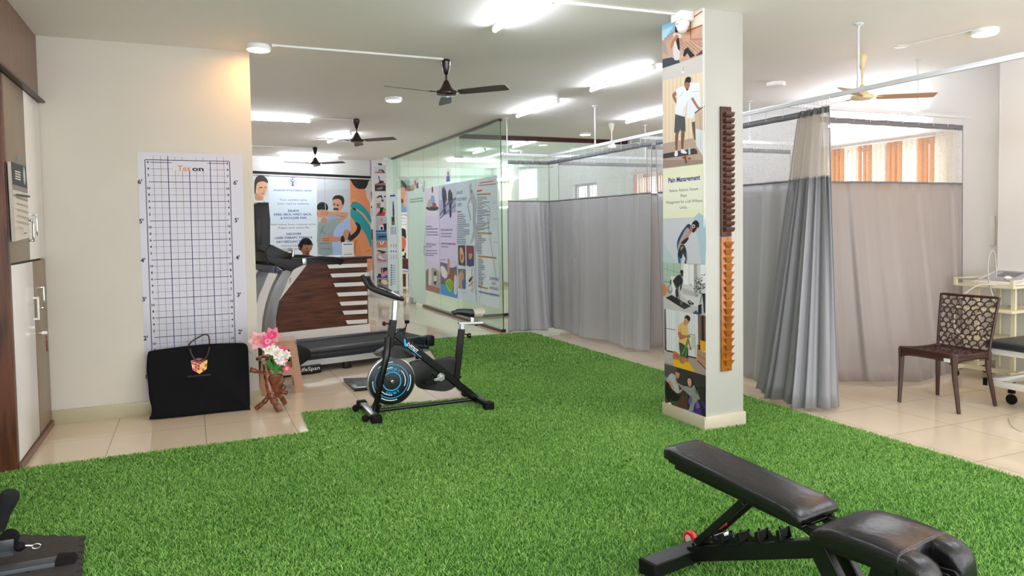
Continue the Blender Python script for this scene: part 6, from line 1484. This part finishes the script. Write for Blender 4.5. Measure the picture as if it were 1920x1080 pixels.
# 2 man at the counter
T = crop(1236,110,5.268)
a.poly([(34,100),(445,-42),(445,1035),(38,1085)], '#d8cbbb', 0, T)
a.poly([(34,100),(445,-42),(440,130),(36,218)], '#cfc9c3', 0, T); a.poly([(36,218),(440,130),(440,470),(355,540),(355,780),(340,785),(40,835)], '#e6d3b4', 0, T)
for k in range(9): a.line([(60+38*k,215-8*k),(62+38*k,825-6*k)], '#d3bd9a', .007, T)
a.poly([(300,240),(400,232),(412,470),(330,590),(270,590)], '#e3e9f0', 0, T); a.poly([(318,260),(395,238),(398,350),(322,350)], '#f6f8fb', 0, T); a.line([(322,330),(398,322)], '#b9c3cf', .006, T)
a.line([(240,85),(238,120)], '#8d8a86', .006, T); a.elp(236,131,10,11,'#ffffff',T)
a.poly([(40,838),(330,785),(445,965),(445,1035),(38,1085)], '#b79f8c', 0, T); a.poly([(40,1000),(440,1000),(445,1035),(38,1085)], '#9c8578', 0, T)
a.poly([(352,540),(450,462),(450,715),(358,690)], '#c9b49c', 0, T); a.poly([(362,690),(450,715),(450,985),(366,860)], '#dfe0df', 0, T); a.poly([(350,532),(448,460),(448,472),(354,545)], '#4a4a4c', 0, T); a.line([(405,540),(408,700)], '#8c7a68', .004, T); a.line([(410,720),(412,900)], '#a9a9a8', .004, T)
a.poly([(322,630),(355,620),(360,810),(345,800),(330,700)], '#5f4c40', 0, T)
a.poly([(40,940),(350,885),(375,905),(380,940),(40,988)], '#33373a', 0, T)
a.poly([(250,250),(262,235),(300,240),(305,265),(290,300),(268,322),(252,300)], '#a8714f', 2, T); a.poly([(252,255),(262,195),(290,178),(315,190),(314,225),(300,240),(270,232)], '#1f1a1b', 2, T); a.poly([(268,300),(285,295),(290,305),(272,320)], '#4a2f26', 1, T)
a.poly([(168,320),(130,355),(140,395),(168,445),(172,400),(158,370),(180,350)], '#9a6448', 2, T); a.poly([(310,385),(330,375),(385,465),(405,482),(395,505),(375,490)], '#a8714f', 2, T)
a.poly([(250,272),(190,290),(165,320),(180,372),(172,440),(160,545),(250,575),(262,480),(295,385),(312,395),(335,372),(300,300),(275,325)], '#e9ecf2', 2, T); a.line([(240,330),(200,380)], '#c3cad6', .006, T); a.line([(250,480),(235,560)], '#c3cad6', .006, T)
a.poly([(160,548),(255,575),(260,640),(262,720),(215,715),(210,695),(195,735),(150,730),(155,640)], '#4a4e50', 1, T)
a.poly([(163,735),(192,735),(185,830),(178,915),(165,915),(158,820)], '#7a5140', 2, T); a.poly([(222,718),(252,722),(245,810),(238,900),(220,890),(218,800)], '#7a5140', 2, T)
a.poly([(163,910),(182,912),(186,955),(158,965),(152,945)], '#eceff2', 2, T); a.poly([(218,900),(240,895),(275,925),(268,938),(220,932)], '#eceff2', 2, T)
a.poly([(290,885),(308,880),(312,945),(292,948)], '#c3d0d3', 1, T); a.poly([(252,960),(262,952),(270,1010),(275,1035),(262,1030)], '#2a2a2c', 1, T); a.poly([(270,955),(285,955),(290,1000),(272,1005)], '#d68a2c', 1, T); a.poly([(232,970),(255,972),(255,990),(232,990)], '#8a3a2a', 1, T); a.poly([(290,975),(315,978),(315,995),(290,995)], '#8a3a2a', 1, T)
a.k = 3
# 3 text
a.poly([(1243,316.5),(1320.8,306.8),(1322,407),(1243.3,409.5)], '#eef0cf'); a.poly([(1243,340),(1321,332),(1322,392),(1243.3,396)], '#f1f3dc')
pm = lambda px: (pq(1300,350)-pq(1260,350)).length/40*px
vm = (pq(1282,350)-pq(1282,360)).length/10
a.text('Pain Management', 1282, 335.2, 9.5*vm, '#1c2f80', bold=.03, wid=pm(59))
for s_, y_, w_ in (('Relieve. Restore. Renew.',355.5,54),('Pain',366.5,11),('Management for a Life Without',377.5,68),('Limits.',388.5,14)): a.text(s_, 1282, y_, 6*vm, '#3c4048', wid=pm(w_))
a.k = 3
# 4 bending athlete
T = crop(1236,400,10.8)
a.poly([(78,102),(930,78),(940,1045),(80,995)], '#cfd3da', 0, T); a.poly([(700,85),(930,78),(938,1045),(860,1040),(800,600)], '#b3ccd8', 2, T); a.poly([(80,560),(330,1008),(82,995)], '#bccfd6', 0, T)
a.poly([(640,250),(600,215),(545,250),(450,380),(380,520),(360,620),(362,720),(380,760),(420,640),(500,560),(560,480),(640,400)], '#1d3c6c', 2, T)
a.poly([(600,300),(550,300),(490,400),(440,500),(390,620),(372,700),(380,790),(420,690),(470,600),(560,500),(620,400)], '#a9a39c', 2, T); a.poly([(610,320),(635,380),(600,470),(540,490),(450,590),(430,680),(415,690),(440,580),(520,480),(590,440),(600,370)], '#c98a6c', 2, T)
a.poly([(585,480),(590,530),(520,615),(450,620),(460,570)], '#26262a', 2, T); a.poly([(440,640),(510,640),(555,770),(540,800),(480,810),(460,915),(400,890),(375,840),(395,740)], '#2c2b30', 2, T); a.poly([(430,700),(480,660),(500,680),(440,760)], '#8d8a90', 1, T)
a.poly([(640,250),(700,200),(750,300),(690,380),(640,370),(620,330)], '#b06a50', 2, T); a.poly([(660,250),(680,180),(745,138),(800,180),(812,240),(800,290),(770,280),(745,330),(700,395),(672,370),(680,310)], '#1a1718', 2, T)
a.elp(697,262,32,40,'#c9ccd0',T); a.elp(694,264,15,20,'#3a3a3e',T); a.poly([(770,282),(790,290),(765,330),(745,365),(725,372),(745,330)], '#c98a70', 1, T)
a.poly([(372,860),(455,915),(445,1010),(392,1010)], '#1f6f98', 1, T); a.poly([(430,915),(462,915),(455,1010),(435,1012)], '#b0a8a4', 0, T); a.poly([(470,800),(560,790),(580,920),(560,1015),(508,1012),(535,920)], '#2a4f66', 1, T); a.poly([(550,800),(582,910),(560,1015),(545,1010),(560,910)], '#b9b0ac', 1, T)
a.k = 3
# 5 mat exercise
T = crop(1236,490,9.82)
a.poly([(80,22),(858,60),(858,1000),(82,865)], '#d3d5d6', 0, T); a.poly([(80,22),(405,30),(400,440),(240,640),(82,640)], '#a9c3b0', 0, T)
for x_ in (150,272,388): a.line([(x_,30),(x_,260)], '#7f9d8a', .004, T)
a.line([(82,135),(400,215)], '#7f9d8a', .004, T); a.line([(82,370),(210,390)], '#5f7d6c', .006, T)
a.poly([(450,50),(545,52),(545,430),(450,425)], '#f1f3f4', 0, T); a.poly([(560,52),(636,56),(636,445),(560,440)], '#eceeef', 0, T); a.poly([(640,58),(695,60),(705,680),(645,640)], '#a9a5a3', 0, T); a.poly([(760,62),(856,66),(856,400),(760,400)], '#f3f5f6', 0, T)
a.poly([(420,480),(640,560),(640,650),(560,640),(420,590)], '#b9b8b8', 0, T)
a.poly([(210,270),(310,280),(300,620),(225,600)], '#dfe0df', 0, T); a.poly([(200,340),(225,335),(225,440),(200,430)], '#2f3d45', 0, T)
a.poly([(80,640),(400,600),(858,720),(858,1000),(82,865)], '#c6c4c2', 0, T); a.poly([(400,590),(858,700),(858,860),(600,820),(440,640)], '#d9d9da', 0, T)
a.poly([(82,415),(110,430),(138,480),(140,550),(120,610),(82,638)],'#e8752c',2,T); a.elp(196,522,50,82,'#8d969c',T); a.elp(208,500,24,40,'#c6ccd0',T)
a.poly([(118,668),(230,620),(590,825),(465,885)], '#26262b', 0, T); a.poly([(470,800),(590,825),(465,885),(400,845)], '#3a3b45', 0, T)
a.poly([(330,265),(390,248),(410,290),(435,330),(430,410),(390,430),(345,495),(300,430),(262,385),(258,350)], '#24262b', 2, T); a.poly([(395,175),(415,158),(442,175),(444,250),(430,285),(405,270)], '#5f4038', 2, T); a.poly([(392,200),(395,170),(418,156),(446,180),(436,205),(405,225)], '#141214', 2, T)
a.poly([(262,360),(300,420),(345,480),(340,520),(310,500),(268,400)], '#5f3d33', 2, T); a.poly([(395,430),(425,410),(415,480),(395,560),(385,500)], '#2a2625', 1, T); a.poly([(300,530),(345,500),(375,520),(395,700),(440,760),(400,810),(375,770),(355,640),(335,700),(310,640)], '#33302f', 2, T); a.poly([(350,510),(372,515),(400,700),(388,730),(360,620)], '#b3aeb0', 1, T); a.poly([(390,740),(430,730),(440,780),(400,812)], '#6c6560', 2, T)
a.poly([(520,740),(560,710),(640,770),(640,800),(560,800)], '#33353a', 1, T); a.poly([(545,735),(570,728),(610,765),(590,775)], '#a9abb0', 1, T)
rn = random.Random(3)
for k in range(46):
    cx_, cy_ = 760+rn.gauss(0,48), 440+rn.gauss(0,80)
    if cx_ > 845: cx_ = 840
    an = rn.uniform(0,PI); l_ = 26; a.poly([(cx_-l_*math.cos(an),cy_-l_*math.sin(an)),(cx_+8*math.sin(an),cy_-8*math.cos(an)),(cx_+l_*math.cos(an),cy_+l_*math.sin(an)),(cx_-8*math.sin(an),cy_+8*math.cos(an))], rn.choice(('#1f2a24','#2b382f','#39463a')), 0, T)
a.poly([(800,590),(855,590),(855,960),(830,940)], '#2c2f36', 0, T); a.line([(800,600),(752,780)], '#55585c', .006, T)
a.poly([(725,805),(790,785),(785,970),(728,975)], '#22294a', 0, T); a.poly([(630,945),(690,900),(730,950),(728,978),(640,965)], '#4a5478', 0, T)
a.k = 3
# 6 kneeling man with band
T = crop(1236,575,8)
a.poly([(78,32),(700,135),(703,1030),(80,855)], '#d9dcde', 0, T); a.poly([(78,32),(98,36),(110,660),(80,660)], '#5f4f4c', 0, T)
a.poly([(100,36),(240,58),(245,680),(115,655)], '#e6e9ec', 0, T); a.poly([(290,66),(570,115),(560,760),(440,745),(300,690)], '#e1e4e6', 0, T)
for k in range(12): a.line([(110+38*k,45+6*k),(112+38*k,640+8*k)], '#c9ced2', .005, T)
a.line([(105,325),(245,350)], '#9aa4a8', .008, T); a.line([(460,410),(540,430)], '#9aa4a8', .008, T); a.line([(540,430),(545,740)], '#9aa4a8', .006, T); a.poly([(480,440),(535,450),(535,640),(485,620)], '#bcc8b8', 0, T)
a.poly([(583,118),(700,138),(700,560),(590,560)], '#6c4f46', 0, T); a.poly([(640,130),(668,135),(672,520),(645,520)], '#221a1a', 0, T); a.poly([(600,125),(615,127),(620,540),(603,540)], '#8f6f62', 0, T)
a.poly([(78,670),(180,680),(440,745),(703,800),(703,1030),(80,855)], '#a8968f', 0, T); a.poly([(78,670),(210,685),(215,860),(80,840)], '#b9b2b2', 0, T); a.line([(110,660),(210,680)], '#3a3232', .012, T); a.line([(440,745),(560,770)], '#3a3232', .010, T)
a.poly([(568,570),(615,560),(620,655),(703,690),(703,920),(568,800)], '#b58a6c', 0, T); a.line([(572,712),(700,790)], '#8a6650', .006, T); a.poly([(580,800),(703,930),(703,945),(575,815)], '#2a2020', 0, T); a.poly([(590,560),(618,570),(618,650),(590,645)], '#3a2a26', 0, T)
a.poly([(615,500),(700,525),(700,668),(620,655)], '#e0a52c', 1, T)
a.poly([(215,790),(360,810),(450,835),(548,985),(217,890)], '#e8b62a', 0, T)
a.poly([(358,235),(300,270),(285,310),(290,375),(330,395),(300,480),(296,530),(400,612),(430,610),(425,500),(440,420),(438,340),(430,280),(410,282)], '#e0bc72', 2, T); a.line([(320,330),(330,390)], '#c39c54', .008, T)
a.poly([(365,240),(385,190),(420,200),(450,225),(430,262),(400,282),(375,262)], '#c98e6c', 2, T); a.poly([(385,190),(392,140),(428,126),(465,155),(468,195),(455,222),(430,200),(402,175)], '#3a2420', 2, T)
a.poly([(285,378),(330,385),(345,420),(430,430),(455,415),(472,445),(462,472),(440,455),(380,475),(320,495),(295,450)], '#b46a4a', 2, T); a.poly([(440,480),(455,500),(470,590),(487,630),(478,655),(460,640),(450,570),(430,520)], '#b46a4a', 2, T)
a.poly([(298,532),(340,545),(440,615),(440,775),(380,770),(360,740),(320,750),(305,620)], '#43444a', 1, T); a.line([(350,580),(330,740)], '#5c5d64', .010, T)
a.poly([(320,755),(380,772),(438,775),(438,820),(420,838),(390,830),(370,858),(330,845),(310,810),(240,780),(215,785),(205,740),(215,670),(250,672),(310,720)], '#c8714a', 2, T); a.line([(240,720),(300,770)], '#a4553a', .008, T)
a.line([(438,470),(415,560),(345,735),(325,835)], '#4f9a2c', .016, T); a.line([(440,480),(420,640),(390,765)], '#6fae3a', .008, T)
a.k = 3
# 7 coach and trainee
T = crop(1236,680,9)
a.poly([(88,18),(790,218),(790,985),(96,725)], '#3a3636', 0, T); a.poly([(88,18),(300,75),(280,300),(92,260)], '#575250', 0, T); a.poly([(96,620),(230,590),(470,560),(480,780),(420,845),(96,725)], '#5c3a2c', 0, T); a.poly([(92,230),(150,250),(150,320),(94,300)], '#8d8a88', 0, T)
a.poly([(480,420),(790,400),(790,985),(700,940),(480,780)], '#2a2727', 0, T)
for k in range(5): a.line([(400+65*k,440),(402+65*k,600)], '#4f4b4a', .010, T)
a.poly([(320,755),(470,790),(700,925),(640,925),(420,850)], '#3f9fd8', 0, T)
a.elp(265,670,48,42,'#2f5a32',T); a.elp(530,650,38,68,'#6a4aa8',T); a.elp(690,770,92,135,'#4a2f7a',T); a.elp(655,720,38,55,'#7a58b0',T)
a.poly([(580,790),(640,900),(690,930),(540,880),(530,840)], '#2a58b8', 1, T)
a.poly([(180,200),(215,180),(270,215),(285,290),(330,400),(340,500),(300,515),(250,470),(180,380),(135,310),(145,250)], '#b6b7b9', 2, T)
a.poly([(275,200),(285,140),(320,125),(348,160),(345,220),(320,270),(290,275)], '#c08c74', 2, T); a.poly([(283,155),(300,125),(335,128),(352,160),(348,190),(325,165),(300,160)], '#3a2a28', 2, T); a.poly([(300,245),(320,250),(310,275),(292,270)], '#4a342e', 1, T)
a.poly([(150,320),(180,300),(220,370),(248,440),(240,480),(210,450)], '#c0896c', 2, T); a.poly([(320,490),(385,445),(390,470),(340,515)], '#c99a7e', 2, T)
a.poly([(150,330),(200,420),(250,480),(340,560),(350,600),(300,650),(220,640),(195,600),(185,660),(155,660),(105,500),(110,400)], '#17171a', 2, T); a.poly([(145,680),(180,665),(210,690),(200,712),(150,710)], '#e3e3e3', 1, T)
a.poly([(275,315),(300,335),(350,360),(340,380),(300,360)], '#c9947a', 1, T)
a.poly([(345,362),(420,395),(490,400),(530,420),(580,380),(600,400),(640,500),(690,600),(660,640),(600,700),(580,800),(540,820),(500,800),(530,700),(540,600),(480,520),(400,450),(350,400)], '#8f9194', 2, T); a.line([(540,560),(560,700)], '#6c6e72', .012, T); a.line([(600,450),(640,540)], '#6c6e72', .010, T)
a.poly([(480,300),(500,250),(540,270),(555,330),(535,400),(505,390),(485,350)], '#cf9c84', 2, T); a.poly([(475,290),(490,245),(530,242),(565,290),(575,350),(560,420),(545,400),(550,320),(530,270),(500,262)], '#1b1719', 2, T)
a.poly([(470,820),(500,795),(520,830),(505,855),(475,850)], '#c08c74', 2, T); a.poly([(650,630),(700,640),(770,780),(780,960),(720,850),(680,700)], '#22262c', 2, T)
a.build('print', t)
M['leaflabel'] = None
# corner bead
struct('trim_7', B().box((PXL-.002,PYN-.003,2.15), (.012,.008,1.48)), M['whitelam'])
# pillar camera
cc = onx(1277,45,PXL-.12)
t = thing('security_camera', 'white dome security camera on a square box at the top of the pillar', 'security camera', tuple(cc))
sc0 = onx(1279.5,31,PXL-.06); yb = sc0.y; ks = .72; B().box(sc0, (.11,.12,.075), bev=.006).build('junction_box', M['lamp_body'], t, w=True)
zc_ = sc0.z-.037; b = B(); b.lathe([(r_*ks,z_*ks) for r_, z_ in [(.062,0),(.068,-.012),(.066,-.03),(.058,-.045)]], (PXL-.06,yb,zc_), n=30); b.build('collar', M['lamp_body'], t, w=True)
b = B(); b.lathe([(r_*ks,z_*ks) for r_, z_ in [(.058,-.045),(.052,-.07),(.036,-.095),(.018,-.105),(.001,-.107)]], (PXL-.06,yb,zc_), n=30); b.build('dome', mat('camera_shell','#e9e9ea',.25), t, w=True)
B().box((PXL-.108,yb-.004,zc_-.02), (.003,.022,.005)).build('badge', flat('#6d6f72'), t, w=True)

# finger ladders on the pillar
m_dw = mat('dark_stained_wood', '#4a2618', .35, noise=.15, nscale=30); m_ow = mat('amber_varnished_wood', '#b06a1e', .25, noise=.22, nscale=14, coat=.3, color2='#8a4a12')
yf = PYN-.001
def ladder(name, label, x0, x1, z0, z1, n, mt_, kind, back=.016, dep=.036):
    t = thing(name, label, 'finger ladder', ((x0+x1)/2,yf,z0))
    B().box(((x0+x1)/2,yf-back/2,(z0+z1)/2), (x1-x0,back,z1-z0), bev=.002).build('back_board', mt_, t, w=True)
    p = (z1-z0-.06)/n; xa = x0+(x1-x0)*.22
    for i in range(n):
        z = z0+.03+p*i; b = B()
        if kind: pr = [V(xa,yf-back,z+p*.04), V(xa,yf-back-dep*.62,z+p*.10), V(xa,yf-back-dep*.95,z+p*.42), V(xa,yf-back-dep,z+p*.80), V(xa,yf-back-dep*.6,z+p*.76), V(xa,yf-back,z+p*.66)]; b.prism(pr, (x1+.004-xa,0,0))
        else:
            b.rings([[V(xa,yf-back,z+p*.85), V(xa,yf-back-dep,z+p*.95), V(x1+.003,yf-back-dep,z+p*.95), V(x1+.0,yf-back,z+p*.85)], [V(xa+.018,yf-back,z+p*.10), V(xa+.018,yf-back-.004,z+p*.12), V(x1-.012,yf-back-.004,z+p*.12), V(x1-.012,yf-back,z+p*.10)]], smooth=False)
        b.build('peg', mt_, t, w=True)
    for z in (z0+.015, z1-.014): B().cyl(((x0+x1)/2+.01,yf-back-.001,z), ((x0+x1)/2+.01,yf-back+.004,z), .004, n=10).build('screw', M['rubber'], t, w=True)
    return t
ladder('finger_ladder', 'dark brown wooden finger ladder, upper of the two on the pillar', 3.348, 3.437, 1.347, 2.238, 20, m_dw, True, dep=.03)
ladder('finger_ladder', 'amber varnished wooden finger ladder, lower of the two on the pillar', 3.348, 3.437, .408, 1.343, 17, m_ow, False, dep=.026)

# ================================================================== artificial turf
m, nt, bs = node_mat('artificial_turf'); L = nt.links.new
ge = nt.nodes.new('ShaderNodeNewGeometry'); at = nt.nodes.new('ShaderNodeAttribute'); at.attribute_name = 'hue'
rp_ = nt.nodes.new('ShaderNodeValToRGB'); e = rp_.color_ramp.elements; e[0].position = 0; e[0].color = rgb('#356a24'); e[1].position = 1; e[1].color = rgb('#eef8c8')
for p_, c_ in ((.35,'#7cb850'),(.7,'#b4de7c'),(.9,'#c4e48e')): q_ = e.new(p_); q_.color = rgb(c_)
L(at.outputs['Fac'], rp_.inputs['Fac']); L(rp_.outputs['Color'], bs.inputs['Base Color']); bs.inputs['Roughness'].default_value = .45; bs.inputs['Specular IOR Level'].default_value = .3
out = nt.nodes['Material Output']; tr_ = nt.nodes.new('ShaderNodeBsdfTranslucent'); L(rp_.outputs['Color'], tr_.inputs['Color']); mx = nt.nodes.new('ShaderNodeMixShader'); mx.inputs['Fac'].default_value = .3; L(bs.outputs['BSDF'], mx.inputs[1]); L(tr_.outputs['BSDF'], mx.inputs[2]); L(mx.outputs['Shader'], out.inputs['Surface'])
poly = [(-1.0,5.24),(.725,5.27),(.745,5.86),(2.10,5.72),(2.12,6.1),(2.60,8.60),(2.80,9.0),(4.10,8.93),(4.165,8.86),(4.165,-.9),(-1.7,-.9),(-1.7,5.15),(-1.1,5.18)]
def inside(x, y):
    c = np.zeros(len(x), bool); j = len(poly)-1
    for i in range(len(poly)):
        xi, yi = poly[i]; xj, yj = poly[j]
        if yi != yj: c ^= ((yi > y) != (yj > y)) & (x < (xj-xi)*(y-yi)/(yj-yi)+xi)
        j = i
    return c
rg = np.random.default_rng(4)
def blades(n, ybnd, wid, hgt, lean=1.0):
    x = rg.uniform(-1.75, 4.2, n); y = rg.uniform(ybnd[0], ybnd[1], n)
    k = inside(x, y) & ~((x > PXL-.01) & (x < PXR_+.01) & (y > PYN-.01) & (y < PYF+.01))
    # keep what the room's front half can see
    k &= (x - (-.62)*0 > -1.75)
    ang = np.arctan2(x, np.maximum(y, .01)); k &= (ang > R(-16)) & (ang < R(66)) & (y > .6)
    x, y = x[k], y[k]; n = len(x); a = rg.uniform(0, 2*PI, n); h = hgt*rg.uniform(.6, 1.15, n); w = wid*rg.uniform(.7, 1.2, n); la = rg.uniform(0, 2*PI, n); ln = h*rg.uniform(.25, .95, n)*lean
    cx_, sx_ = np.cos(a)*w/2, np.sin(a)*w/2; lx, ly = np.cos(la)*ln, np.sin(la)*ln
    v = np.empty((n,5,3))
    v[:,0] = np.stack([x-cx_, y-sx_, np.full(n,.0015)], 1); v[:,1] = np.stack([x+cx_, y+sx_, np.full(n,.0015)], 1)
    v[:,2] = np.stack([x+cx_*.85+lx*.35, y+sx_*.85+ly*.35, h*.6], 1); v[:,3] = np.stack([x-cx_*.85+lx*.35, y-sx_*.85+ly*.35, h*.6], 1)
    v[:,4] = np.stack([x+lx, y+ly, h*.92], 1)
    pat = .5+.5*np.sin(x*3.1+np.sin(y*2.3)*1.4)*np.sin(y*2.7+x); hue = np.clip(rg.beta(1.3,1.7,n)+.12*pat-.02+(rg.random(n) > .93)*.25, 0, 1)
    return v, hue
V1, H1 = zip(*[blades(n_, yb_, w_, h_) for n_, yb_, w_, h_ in ((300000,(.6,2.8),.0030,.026),(330000,(2.8,4.6),.0036,.026),(300000,(4.6,6.6),.0048,.026),(150000,(6.6,9.05),.0075,.026))])
VV = np.concatenate(V1); HH = np.concatenate(H1); n = len(VV)
me = bpy.data.meshes.new('turf'); nb = len(poly)
base = np.array([(x, y, .003) for x, y in poly])
co = np.concatenate([VV.reshape(-1,3), base]); me.vertices.add(len(co)); me.vertices.foreach_set('co', co.ravel())
idx = np.arange(n)[:,None]*5; loops = np.concatenate([(idx+np.array([[0,1,2,3,3,2,4]])).ravel(), np.arange(nb)+5*n])
me.loops.add(len(loops)); me.loops.foreach_set('vertex_index', loops.astype(np.int32))
st = (np.arange(n)[:,None]*7+np.array([[0,4]])).ravel(); me.polygons.add(2*n+1)
me.polygons.foreach_set('loop_start', np.append(st, 7*n).astype(np.int32))
try: me.polygons.foreach_set('loop_total', np.append(np.tile([4,3], n), nb).astype(np.int32))
except Exception: pass
me.update(calc_edges=True); at_ = me.attributes.new('hue', 'FLOAT', 'POINT'); at_.data.foreach_set('value', np.append(np.repeat(HH,5)*np.tile([.1,.1,.8,.8,1.15], n), np.full(nb,.02)).astype(np.float32))  # roots darkened in the colour, standing in for shade between blades
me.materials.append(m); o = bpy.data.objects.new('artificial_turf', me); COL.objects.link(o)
tag(o, 'bright green artificial turf covering the middle of the tiled floor', 'artificial grass', kind='stuff')
bpy.context.view_layer.update()
